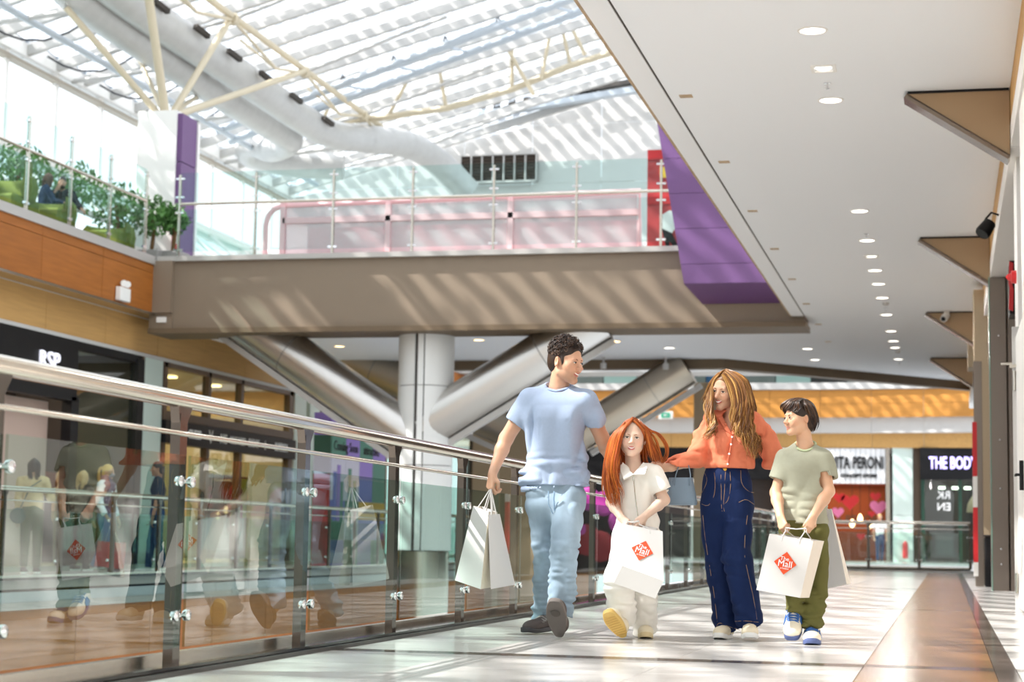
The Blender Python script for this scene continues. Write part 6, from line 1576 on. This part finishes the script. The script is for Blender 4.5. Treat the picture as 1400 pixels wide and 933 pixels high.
# image-left side, waves falling before the shoulder
st.bundle([H(0.010, 0.070, 0.112), H(0.052, 0.072, 0.055), A(975, 545, -0.08), A(972, 566, -0.11), A(977, 582, -0.14), A(966, 596, -0.14), A(963, 602, -0.14)],
          [H(0.004, -0.04, 0.135), A(978, 518, 0.02), A(968, 540, 0.0), A(965, 556, -0.03), A(970, 574, -0.10), A(974, 590, -0.12), A(966, 604, -0.13)], 140, 0.0043, bc, 0.006, 0.020, 2.6, 12,
          mid=[H(0.008, 0.02, 0.134), H(0.082, 0.03, 0.05), A(970, 542, -0.04), A(970, 560, -0.08), A(975, 578, -0.12), A(969, 594, -0.13), A(965, 602, -0.13)], cut=0.25)
st.bundle([H(0.03, 0.04, 0.118), A(972, 522, -0.02), A(964, 540, 0.0), A(961, 546, 0.0)], [H(0.05, 0.0, 0.11), A(971, 528, 0.03), A(965, 548, 0.02), A(970, 560, 0.0)], 36, 0.003, bc, 0.006, 0.006, 1.0, 13)
st.bundle([H(-0.06, -0.06, 0.05), A(1016, 560, 0.06), A(1015, 590, 0.05), A(1022, 610, 0.05)], [H(0.06, -0.08, 0.05), A(990, 560, 0.08), A(985, 580, 0.08), A(982, 592, 0.07)], 40, 0.008, bd, 0.006, 0.006, 1.0, 14)
v, q_ = T.mesh(0.0055); st.build('hair', HAIRM, root, (v, q_, bd[1]))
# handbag on her forearm
hb = thing('handbag', A(933, 676, -0.12), 'small blue-grey leather tote hanging from the forearm of the woman', 'handbag')
lea = mat('blue_grey_leather', '#76899A', 0.5, bump=0.08, bscale=120)
q = MB(); n = 10
def hbring(y, xl, xr, dep): 
    l, r = A(xl, y, -0.14), A(xr, y, -0.14); c = (l+r)/2; e = (r-l)/2
    return [c+e*(abs(math.cos(a))**0.6*(1 if math.cos(a) > 0 else -1))+V3(0, dep*(abs(math.sin(a))**0.6)*(1 if math.sin(a) > 0 else -1), 0) for a in np.linspace(0, 2*PI, 25)[:-1]]
rings = [hbring(653.5, 914.5, 947, 0.028), hbring(664, 913.5, 949, 0.038), hbring(680, 913, 952, 0.055), hbring(688, 913, 953, 0.065), hbring(691, 914, 952, 0.06)]
for r_ in rings: q.v += [tuple(p) for p in r_]
for i in range(4):
    for k in range(24): q.f.append((i*24+k, i*24+(k+1) % 24, i*24+24+(k+1) % 24, i*24+24+k))
q.f.append(tuple(96+23-k for k in range(24))); q.f.append(tuple(range(24)))
bodyb = q.build('bag_body', lea, hb, True)
for dy in (-0.03, 0.03):
    MB().tube(spline([A(922, 664, -0.14+dy*1.3), A(924, 650, -0.14+dy), A(930, 632, -0.12+dy*0.6), A(935, 622, -0.10), A(940, 632, -0.12+dy*0.6), A(944, 650, -0.14+dy), A(943, 664, -0.14+dy*1.3)], 18), 0.0055, 8, flat=0.6).build('strap', lea, hb, True)
MB().tube([A(919, 655, -0.20), A(917, 664, -0.205), A(918, 667, -0.205)], 0.007, 6, flat=0.4).build('leather_tag', lea, hb, True)
carrier('shopping_bag', 'white paper bag held behind the boy, its shaded side showing', (A(1122, 699, 0.26), A(1136.5, 696, 0.16)), (A(1100, 812, 0.30), A(1157.5, 799, 0.14)), (V3(0.0, 0.06, 0.0), V3(0.02, 0.11, 0.0)), False, A(1118, 690, 0.24), m='paper')

# ------------------------------------------------------------------ BOY
Y0 = 10.86
root = thing('person', (A(1098, 875)[0], Y0, 0), 'dark-haired boy in sage tee and olive trousers holding a white bag', 'person')
H = rot_frame(A(1092, 573), -0.92, 0.02, -0.02, 0.86)
nb = A(1101, 612, 0.03); pel = A(1099, 722, 0.03)
shR, elR, wrR = A(1075, 627, 0.02), A(1061, 674, 0.0), A(1067, 707, -0.12)
shL, elL, wrL = A(1124, 627, 0.02), A(1133, 672, 0.0), A(1112, 706, -0.13)
hpR, hpL = A(1085, 728, 0.02), A(1113, 728, 0.02)
knR, anR = A(1086, 782, -0.08), A(1086, 838, -0.04)
knL, anL = A(1116, 788, 0.04), A(1110, 858, -0.04)
S = Solid(); head(S, H, child=True, smile=0.35)
S.cap(H(0, -0.03, -0.05), nb, 0.043, 0.047, k=0.012); S.cap(nb, nb+V3(0, 0, -0.06), 0.048, 0.07, k=0.02)
S.cap(shR+V3(0.02,0,-0.02), shL+V3(-0.02,0,-0.02), 0.038, k=0.03); S.cap(A(1100, 650, 0.03), pel, 0.10, 0.11, k=0.05, n=NY, fl=0.66)
for sh, el, wr in ((shR, elR, wrR), (shL, elL, wrL)): S.cap(nb-V3(0,0,0.04), sh, 0.032, 0.04, k=0.02); S.cap(sh, el, 0.041, 0.034, k=0.02); forearm(S, el, wr, 0.034, 0.034, 0.023)
for hp, kn, an in ((hpR, knR, anR), (hpL, knL, anL)): S.cap(hp, kn, 0.06, 0.042, k=0.03); S.cap(kn, an, 0.04, 0.029, k=0.02)
g1, g2 = A(1073, 727, -0.17), A(1102, 727, -0.18)
hand(S, wrR, g1-wrR, V3(-0.45, -0.8, 0.2), 1, (0.95, 1.05, 1.1, 1.15), 0.80, 0.8)
hand(S, wrL, g2-wrL, V3(0.35, -0.85, 0.25), -1, (0.95, 1.05, 1.1, 1.15), 0.80, 0.8)
body = skin_body(root, S, H, head_colors(H, '#E9B795', '#CF8A78', 0.45), [A(1070, 718, -0.14), A(1106, 718, -0.15)])
face_parts(H, root, mat('brow_dark_brown', '#3A2618', 0.7), 0.35, squint=0.5, body=body, teeth=False)
T = Solid()
T.cap(A(1083, 638, 0.03), A(1116, 638, 0.03), 0.088, k=0.05, n=NY, fl=0.95)
T.cap(A(1099, 642, 0.03), A(1098.5, 735, 0.03), 0.142, 0.150, k=0.04, n=NY, fl=0.68)
for sh, el, sx in ((shR, elR, -1), (shL, elL, 1)):
    T.cap(A(1100+sx*6, 614, 0.03), sh, 0.047, 0.054, k=0.03); e = sh+(el-sh)*0.62; T.cap(sh, e, 0.060, 0.066, k=0.02, flat_end=True); d = unit(el-sh); T.cap(e-d*0.03, e+d*0.03, 0.052, k=0.003, op='s', flat_start=True)
T.cap(H(0, -0.03, -0.05), nb+V3(0, -0.008, 0.0), 0.056, 0.054, k=0.01, op='s')
hem = A(1099, 719.5)
T.folds(0.012, 0.13, 0.2, 0.22, 0.7); T.folds(0.012, 0.09, 0.15, 0.045, 3.9, hi=hem[2]+0.26)
T.plane(hem, (0, 0, -1)); T.cap(hem-V3(0, 0, 0.04), hem+V3(0, 0, 0.012), 0.132, k=0.003, op='s', n=NY, fl=0.68, flat_end=True)
sage = mat('sage_jersey', '#A7A794', 0.85, var=0.03, vscale=50, bump=0.05, bscale=300)
tee = join_solids('tee_shirt', T, sage, root, 0.0058)
ring = [nb+V3(0.060*math.cos(a), -0.060*math.sin(a)-0.008, 0.008-0.032*math.sin(a)+0.010*abs(math.cos(a))) for a in np.linspace(0, 2*PI, 23)[:-1]]
MB().tube(ring, 0.008, 8, closed=True, flat=0.6).build('collar_rib', mat('sage_rib', '#B6C09C', 0.9), tee, True)
T = Solid()
T.cap(A(1099, 716, 0.03), A(1099, 735, 0.03), 0.128, 0.132, k=0.03, n=NY, fl=0.7)
for hp, kn, an, r in ((hpR, knR, anR, (0.072, 0.058, 0.052)), (hpL, knL, anL, (0.078, 0.068, 0.060))):
    T.cap(hp, kn, r[0], r[1], k=0.03); T.cap(kn, an, r[1], r[2], k=0.02, flat_end=True); T.ell(an-(an-kn)*0.07, (r[2]+0.006, r[2]+0.004, 0.018), k=0.01)
T.folds(0.010, 0.10, 0.14, 0.09, 2.9); T.folds(0.011, 0.07, 0.1, 0.028, 5.5, hi=0.34)
T.plane(A(1099, 712), (0, 0, 1))
join_solids('trousers', T, mat('olive_cotton', '#67653A', 0.85, var=0.06, vscale=8, bump=0.06, bscale=260), root, 0.0058)
lblue, creaml, bsole = mat('blue_leather', '#2F62A6', 0.5), mat('cream_leather_boy', '#EDE2CC', 0.55), mat('slate_blue_sole', '#52608F', 0.6)
for (heel, f_, u_, lab) in ((at(1087, 846, Y0+0.04), V3(-0.02, -0.80, -0.58), V3(0, -0.58, 0.8), None), (V3(anL[0], anL[1]+0.05, 0.0), V3(0.05, -1, 0.0), V3(0, 0, 1), None)):
    if lab is None and f_[2] < -0.1:
        heel = heel+V3(0, 0, 0); toe = heel+unit(f_)*0.225; heel[2] += max(0, 0.012-toe[2])
    uo, fm = shoe(root, 'shoe', heel, f_, u_, 0.228, 0.102, creaml, bsole, 'cream and blue trainer with blue laces', 0.01)
    S2 = Solid(); S2.ell(fm(0, 0.175, 0.046), V3(0.032, 0.03, 0.026), fm.R, k=0); S2.ell(fm(0, 0.165, 0.030), V3(0.036, 0.03, 0.024), fm.R, k=0.0)
    join_solids('toe_cap', S2, lblue, uo, 0.004)
    q = MB()
    for sx in (-1, 1): q.prism([fm(sx*0.046, 0.06, 0.04), fm(sx*0.05, 0.12, 0.036), fm(sx*0.040, 0.115, 0.062), fm(sx*0.038, 0.07, 0.078)], fm.d(sx*0.006, 0, 0.002))
    q.build('side_panel', lblue, uo)
    laces(uo, fm, 0.228, 0.082, lblue, 5, True, 0.098, 0.24)
# hair
T = Solid(); R = H.R; s = H.s
T.ell(H(0, -0.020, 0.050), V3(0.088, 0.112, 0.094)*s, R, k=0); T.ell(H(0, -0.070, -0.012), V3(0.074, 0.060, 0.085)*s, R, k=0.03)
T.ell(H(0.0, 0.104, -0.038), V3(0.085, 0.082, 0.098)*s, R, k=0.012, op='s')
for x in (-1, 1): T.ell(H(x*0.090, 0.0, -0.022), V3(0.024, 0.036, 0.040)*s, R, k=0.008, op='s')
T.plane(H(0, -0.05, -0.085), H.d(0, 0.3, -1), 0.01)
bc = [lin('#2F1E14')[:3], lin('#3E291B')[:3], lin('#553823')[:3], lin('#24160F')[:3]]
st = Strands()
st.bundle([H(-0.03, 0.0, 0.138), H(-0.02, 0.07, 0.125), H(0.005, 0.106, 0.098), H(0.025, 0.114, 0.074)], [H(-0.03, -0.02, 0.138), H(-0.075, 0.045, 0.105), H(-0.088, 0.045, 0.06), H(-0.076, 0.062, 0.035)], 60, 0.0052, bc, 0.004, 0.003, 1, 21, npt=12)
st.bundle([H(-0.03, 0.0, 0.138), H(0.02, 0.06, 0.128), H(0.045, 0.098, 0.092), H(0.06, 0.088, 0.062)], [H(-0.02, -0.02, 0.138), H(0.06, 0.03, 0.115), H(0.086, 0.03, 0.06), H(0.084, 0.03, 0.01)], 60, 0.0052, bc, 0.004, 0.003, 1, 22, npt=12)
for sx in (-1, 1):
    st.bundle([H(sx*0.0, -0.02, 0.142), H(sx*0.088, 0.005, 0.085), H(sx*0.090, -0.022, 0.032), H(sx*0.080, -0.042, -0.015)], [H(sx*0.0, -0.07, 0.125), H(sx*0.072, -0.085, 0.06), H(sx*0.066, -0.105, -0.02), H(sx*0.05, -0.092, -0.082)], 70, 0.0055, bc, 0.004, 0.003, 1, 23+sx, npt=12, mid=[H(0, -0.045, 0.138), H(sx*0.090, -0.045, 0.075), H(sx*0.082, -0.062, 0.01), H(sx*0.070, -0.068, -0.045)])
st.bundle([H(0.05, -0.08, 0.09), H(0.055, -0.112, 0.03), H(0.045, -0.105, -0.04), H(0.03, -0.085, -0.088)], [H(-0.05, -0.08, 0.09), H(-0.055, -0.112, 0.03), H(-0.045, -0.105, -0.04), H(-0.03, -0.085, -0.088)], 50, 0.0055, bc, 0.004, 0.003, 1, 26, npt=12)
v, q_ = T.mesh(0.005); st.build('hair', HAIRM, root, (v, q_, bc[0]))
carrier('shopping_bag', 'white paper bag with orange diamond emblem carried upright by the boy', (A(1052, 730, -0.20), A(1112, 740, -0.20)), (A(1034, 807, -0.22), A(1094, 818, -0.22)), (V3(0.055, 0.09, 0.0), V3(0.045, 0.09, 0.0)), True, A(1074, 722, -0.19), logo_uv=(0.5, 0.46), logo_r=0.066, grip2=A(1100, 723, -0.19))

# ================================================================== PEOPLE FARTHER OFF
def passer(label, base, face_yaw, height, J, cols, hairstyle, h=0.014, extra=None, sit=False):
    """J: joints in units of standing height, x along the shoulders' right, y forward, z up; cols: skin, top, trousers, shoes, hair"""
    sc = height
    root = thing('person', base, label, 'person')
    f = V3(math.sin(face_yaw), -math.cos(face_yaw), 0); r = unit(np.cross(f, (0, 0, 1))); Fm = Frame(base, [r, f, V3(0, 0, 1)], sc)
    G = lambda k: Fm(*J[k]); lg = lambda v: v*sc
    H = rot_frame(G('head'), face_yaw+J.get('turn', 0), J.get('nod', 0.05), J.get('tilt', 0), 0.92*height/1.75)
    S = Solid(); head(S, H, female=hairstyle != 'short', smile=0.2)
    S.cap(H(0, -0.028, -0.05), G('neck'), lg(0.028), lg(0.032), k=0.02); S.cap(G('chest'), G('pelvis'), lg(0.07), lg(0.075), k=0.03, n=f, fl=0.65)
    T = Solid(); T.cap(G('shR')*0.8+G('shL')*0.2, G('shL')*0.8+G('shR')*0.2, lg(0.05), k=0.04, n=f, fl=0.9); T.cap(G('chest'), G('pelvis'), lg(0.088), lg(0.088), k=0.04, n=f, fl=0.68); T.cap(G('neck'), G('chest'), lg(0.04), lg(0.07), k=0.03)
    T.cap(H(0, -0.028, -0.05), G('neck'), lg(0.03), lg(0.03), k=0.01, op='s')
    long_ = J.get('long', True)
    for s_ in 'RL':
        sh, el, wr = G('sh'+s_), G('el'+s_), G('wr'+s_)
        S.cap(sh, el, lg(0.024), lg(0.021), k=0.02); S.cap(el, wr, lg(0.021), lg(0.014), k=0.02)
        d = unit(wr-el); hand(S, wr, d, np.cross(d, r*(1 if s_ == 'R' else -1)), 1 if s_ == 'R' else -1, (0.5,)*4, 0.95*sc/1.75, 0.5)
        T.cap(sh, el if long_ else sh*0.35+el*0.65, lg(0.036), lg(0.034), k=0.02, flat_end=not long_)
        if long_: T.cap(el, el*0.15+wr*0.85, lg(0.033), lg(0.027), k=0.02, flat_end=True)
    P = Solid(); P.cap(G('pelvis')+V3(0, 0, lg(0.02)), G('pelvis'), lg(0.09), lg(0.095), k=0.03, n=f, fl=0.72)
    for s_ in 'RL':
        hp, kn, an = G('hp'+s_), G('kn'+s_), G('an'+s_)
        S.cap(hp, kn, lg(0.035), lg(0.028), k=0.02); S.cap(kn, an, lg(0.026), lg(0.018), k=0.02)
        P.cap(hp, kn, lg(0.052), lg(0.040), k=0.03); P.cap(kn, an, lg(0.040), lg(0.032), k=0.02, flat_end=True)
    to_mesh('body', [S.mesh(h)]+[S.mesh(0.006, lo=H.o-0.16, hi=H.o+0.16)], skin_mat(), root, head_colors(H, cols[0], '#B56A60', 0.3, cols[5] if len(cols) > 5 else None))
    if not J.get('away'): face_parts(H, root, LASH, 0.2, squint=0.3, teeth=False)
    T.folds(0.012, 0.12, 0.12, 0.12, base[1] % 7)
    to_mesh('top', [T.mesh(h)], mat('top_cloth', cols[1], 0.85), root); to_mesh('trousers', [P.mesh(h)], mat('trouser_cloth', cols[2], 0.85), root)
    if True:
        for s_ in 'RL': shoe(root, 'shoe', G('an'+s_)-f*0.05-V3(0, 0, G('an'+s_)[2]-base[2]-J.get('lift'+s_, 0)), f, V3(0, 0, 1)+f*J.get('tip'+s_, 0), 0.15*sc, 0.055*sc, mat('shoe_cloth', cols[3], 0.7), M['white'])
    hc = lin(cols[4])[:3]; st = Strands(); K = Solid(); s = H.s
    K.ell(H(0, -0.022, 0.044), V3(0.086, 0.104, 0.092)*s, H.R, k=0); K.ell(H(0, -0.06, -0.02), V3(0.078, 0.06, 0.085)*s, H.R, k=0.03); K.ell(H(0, 0.104, -0.035), V3(0.075, 0.08, 0.10)*s, H.R, k=0.012, op='s')
    if hairstyle == 'long':
        for sx in (-1, 1): st.bundle([H(sx*0.01, 0.03, 0.135), H(sx*0.088, 0.0, 0.05), H(sx*0.085, -0.02, -0.08), H(sx*0.08, -0.04, -0.20)], [H(0, -0.06, 0.125), H(sx*0.05, -0.115, 0.04), H(sx*0.04, -0.12, -0.1), H(sx*0.03, -0.11, -0.24)], 40, 0.009, [hc], 0.008, 0.006, 1.2, 40+sx, npt=12, mid=[H(0, -0.02, 0.14), H(sx*0.085, -0.06, 0.05), H(sx*0.08, -0.08, -0.08), H(sx*0.07, -0.085, -0.22)])
    if hairstyle == 'ponytail':
        st.bundle([H(0.02, -0.10, 0.05), H(0.02, -0.15, 0.04), H(0.02, -0.17, -0.05), H(0.01, -0.15, -0.19)], [H(-0.02, -0.11, 0.07), H(-0.02, -0.19, 0.06), H(-0.02, -0.22, -0.05), H(-0.01, -0.20, -0.17)], 40, 0.008, [hc], 0.006, 0.004, 1, 44, npt=12)
    v, q_ = K.mesh(0.008); st.build('hair', HAIRM, root, (v, q_, hc))
    if extra: extra(root, Fm, G, H, f, r)
    return root
def stand(stride=0.06, arms=None, lean=0.0):
    J = dict(head=(0, 0.015+lean, 0.932), neck=(0, lean*0.8, 0.835), chest=(0, lean*0.6, 0.75), pelvis=(0, 0, 0.53), shR=(0.105, lean*0.7, 0.805), shL=(-0.105, lean*0.7, 0.805), elR=(0.125, -0.03, 0.63), wrR=(0.125, 0.03, 0.49), elL=(-0.125, 0.02, 0.63), wrL=(-0.125, 0.05, 0.49),
             hpR=(0.05, 0, 0.50), hpL=(-0.05, 0, 0.50), knR=(0.05, stride*0.7, 0.28), anR=(0.05, stride, 0.05), knL=(-0.05, -stride*0.2, 0.28), anL=(-0.05, -stride*1.3, 0.06))
    if arms: J.update(arms)
    return J
GZ = -0.05
# woman in purple vest, walking to the right
def vest(root, Fm, G, H, f, r):
    V = Solid(); V.cap(G('chest')+V3(0, 0, 0.03), G('pelvis')+V3(0, 0, 0.02), 0.160, 0.165, k=0.03, n=f, fl=0.74, flat_end=True); V.cap(G('shR')*0.72+G('shL')*0.28, G('shL')*0.72+G('shR')*0.28, 0.095, k=0.04)
    z0 = G('pelvis')[2]
    V.disp(lambda X, Y, Z: 0.008*np.sin((Z-z0)*2*PI/0.085))
    vo = to_mesh('padded_vest', [V.mesh(0.011)], mat('plum_nylon', '#43294F', 0.5), root)
    C = Solid(); C.cap(G('neck')+V3(0, 0, -0.03), G('neck')+V3(0, 0, 0.05), 0.085, 0.09, k=0.0); C.cap(H(0, -0.028, -0.05), G('neck'), 0.055, 0.055, k=0.01, op='s')
    to_mesh('collar', [C.mesh(0.009)], mat('plum_nylon_collar', '#3A2346', 0.5), vo)
    K = Solid(); K.ell(H(0, 0.07, -0.055), V3(0.058, 0.05, 0.05)*H.s, H.R, k=0); K.ell(H(0, 0.02, -0.05), V3(0.045, 0.06, 0.07)*H.s, H.R, k=0.005, op='s')
    to_mesh('face_mask', [K.mesh(0.006)], mat('grey_mask', '#77757E', 0.8), root)
p0 = np.array([at(140, 786, 1)[0], 0, 0])
bx = at(141, 785, 26.4)
passer('blond woman in purple padded vest and blue jeans walking along the far walkway', (bx[0], 26.4, GZ), PI/2-0.12, 1.68, stand(0.11, dict(elL=(-0.12, 0.0, 0.64), wrL=(-0.12, 0.06, 0.50), elR=(0.13, 0.02, 0.63), wrR=(0.125, 0.09, 0.52), liftL=0.05, tipL=0.5)), ('#D8A98C', '#DDE3EA', '#3C6EA0', '#8C7C8C', '#D8B06A'), 'ponytail', extra=vest)
w0 = at(147, 690, 26.2)
rb = carrier('shopping_bag', 'red shopping bag with green handles held by the woman in the purple vest', (at(134, 740, 26.15), at(166.5, 743, 26.15)), (at(129, 774, 26.15), at(162, 778, 26.15)), (V3(0.02, 0.12, 0), V3(0.02, 0.14, 0)), False, at(152, 718, 26.2), mside='red', m='red')
# dark-haired woman in beige seen from behind
def strap(root, Fm, G, H, f, r):
    MB().tube([G('shR')*0.7+G('neck')*0.3-f*0.09, G('chest')-f*0.17-r*0.02, G('pelvis')-f*0.14-r*0.18], 0.02, 6, flat=0.3).build('bag_strap', mat('teal_strap', '#3C5A58', 0.7), root)
    HB = Solid(); c = G('pelvis')-r*0.2-f*0.05+V3(0, 0, -0.05); HB.ell(c, (0.13, 0.08, 0.12), k=0); to_mesh('shoulder_bag', [HB.mesh(0.012)], mat('teal_bag', '#47615C', 0.7), root)
bx = at(40, 792, 25.0)
passer('dark-haired woman in beige jumper seen from behind on the opposite walkway', (bx[0], 25.0, GZ), PI+0.35, 1.70, stand(0.03, dict(away=1, elR=(0.15, 0.05, 0.66), wrR=(0.06, 0.12, 0.76), tilt=0.05)), ('#D3A184', '#C9AE86', '#4B5A3A', '#3A3634', '#2A201C'), 'long', extra=strap)
bx = at(108, 787, 27.6)
passer('woman with long blond hair and black top seen from behind by the mannequin', (bx[0], 27.6, GZ), PI-0.2, 1.62, stand(0.03, dict(away=1)), ('#D8AC8E', '#24232A', '#26262C', '#2A2A2C', '#C9A878'), 'long')
bx = at(212, 786, 27.0)
passer('bald man in dark tee shirt and jeans walking on the opposite walkway', (bx[0], 27.0, GZ), -PI/2+0.5, 1.76, stand(0.06, dict(long=False)), ('#B98468', '#3E4046', '#2F4466', '#E6E4E0', '#4A3B34'), 'short')
# far person beyond the end railing
bx = at(1203, 770, 66.0)
passer('blond person in white top and jeans beyond the far end railing', (bx[0], 66.0, -0.02), 0.3, 1.7, stand(0.03, dict(long=False)), ('#D8A98C', '#E9E7E4', '#36486A', '#3A3634', '#C79A5E'), 'ponytail', h=0.02)
# people sitting on the upper balcony
SIT = dict(head=(0, 0.05, 0.66), neck=(0, 0.02, 0.57), chest=(0, 0.01, 0.48), pelvis=(0, 0, 0.28), shR=(0.115, 0.01, 0.545), shL=(-0.115, 0.01, 0.545), elR=(0.15, 0.09, 0.40), wrR=(0.06, 0.12, 0.56), elL=(-0.17, 0.08, 0.42), wrL=(-0.22, 0.18, 0.36),
           hpR=(0.05, 0.02, 0.27), hpL=(-0.05, 0.02, 0.27), knR=(0.07, 0.24, 0.28), anR=(0.07, 0.25, 0.05), knL=(-0.07, 0.24, 0.28), anL=(-0.07, 0.25, 0.05), nod=0.15)
bq = at(85, 255, 32.0)
def beard(root, Fm, G, H, f, r):
    K = Solid(); K.ell(H(0, 0.05, -0.09), V3(0.062, 0.055, 0.05)*H.s, H.R, k=0); K.ell(H(0, 0.06, -0.02), V3(0.06, 0.08, 0.045)*H.s, H.R, k=0.01, op='s')
    to_mesh('beard', [K.mesh(0.007)], mat('dark_beard', '#3A2A22', 0.8), root)
passer('bearded man in black jacket sitting with hand to his cheek on the upper balcony', (bq[0], 32.0, 6.1), 0.45, 1.80, SIT, ('#C9967A', '#26262B', '#4A5E8A', '#2A2A2C', '#2C211C', '#3A2A22'), 'short', sit=True, extra=beard)
S2 = dict(SIT); S2['turn'] = 0.9; S2['wrR'] = (0.10, 0.2, 0.40)
bq = at(57, 250, 31.3)
passer('brown-haired person in blue jacket sitting with back turned on the upper balcony', (bq[0], 31.4, 6.1), 2.2, 1.75, S2, ('#C9967A', '#2E3B56', '#33343C', '#2A2A2C', '#5A3A26'), 'long', sit=True)
# mannequin in the dark shop window
bx = at(138, 770, 32.2)
def mann(root, Fm, G, H, f, r): pass
m_ = thing('mannequin', (-16.6, 32.4, GZ), 'pale mannequin with dark scarf standing in the dark shop window', 'mannequin')
c0 = at(138, 668, 32.4); c0[0] = -16.6
S = Solid(); zc = 1.5
S.ell((-16.6, 32.4, 1.62), (0.09, 0.10, 0.125), k=0); S.cap((-16.6, 32.4, 1.5), (-16.6, 32.4, 1.35), 0.05, 0.06); S.cap((-16.6, 32.25, 1.35), (-16.6, 32.55, 1.35), 0.07, k=0.05); S.cap((-16.6, 32.4, 1.25), (-16.6, 32.4, 0.85), 0.15, 0.14, k=0.05)
for dy in (-0.2, 0.2): S.cap((-16.6, 32.4+dy, 1.33), (-16.58, 32.4+dy*1.2, 0.85), 0.05, 0.035, k=0.03)
to_mesh('torso', [S.mesh(0.014)], mat('mannequin_skin', '#C9A88C', 0.5), m_)
S = Solid(); S.cap((-16.6, 32.35, 0.9), (-16.6, 32.33, 0.0), 0.09, 0.05); S.cap((-16.6, 32.47, 0.9), (-16.6, 32.48, 0.0), 0.09, 0.05)
to_mesh('legs', [S.mesh(0.016)], mat('mannequin_trousers', '#8A8480', 0.7), m_)
S = Solid(); S.cap((-16.58, 32.4, 1.38), (-16.5, 32.45, 0.98), 0.11, 0.10, n=(1, 0, 0), fl=0.6); to_mesh('scarf', [S.mesh(0.014)], mat('mannequin_scarf', '#D9CFC8', 0.8), m_)
m2 = thing('mannequin', (-16.7, 41.6, GZ), 'mannequin with a red hood in the brown framed shop window', 'mannequin')
S = Solid(); S.ell((-16.7, 41.6, 1.62), (0.14, 0.15, 0.17), k=0); S.cap((-16.7, 41.42, 1.36), (-16.7, 41.78, 1.36), 0.09, k=0.06); S.cap((-16.7, 41.6, 1.3), (-16.7, 41.6, 0.75), 0.19, 0.19, k=0.05)
to_mesh('red_hoodie', [S.mesh(0.016)], mat('crimson_fleece', '#B52440', 0.8), m2)
S = Solid(); S.ell((-16.6, 41.6, 1.60), (0.08, 0.09, 0.11), k=0); to_mesh('dark_face', [S.mesh(0.014)], M['shopdark'], m2)
S = Solid(); S.cap((-16.7, 41.52, 0.8), (-16.7, 41.5, 0.0), 0.1, 0.06); S.cap((-16.7, 41.68, 0.8), (-16.7, 41.7, 0.0), 0.1, 0.06); to_mesh('legs', [S.mesh(0.016)], M['black'], m2)
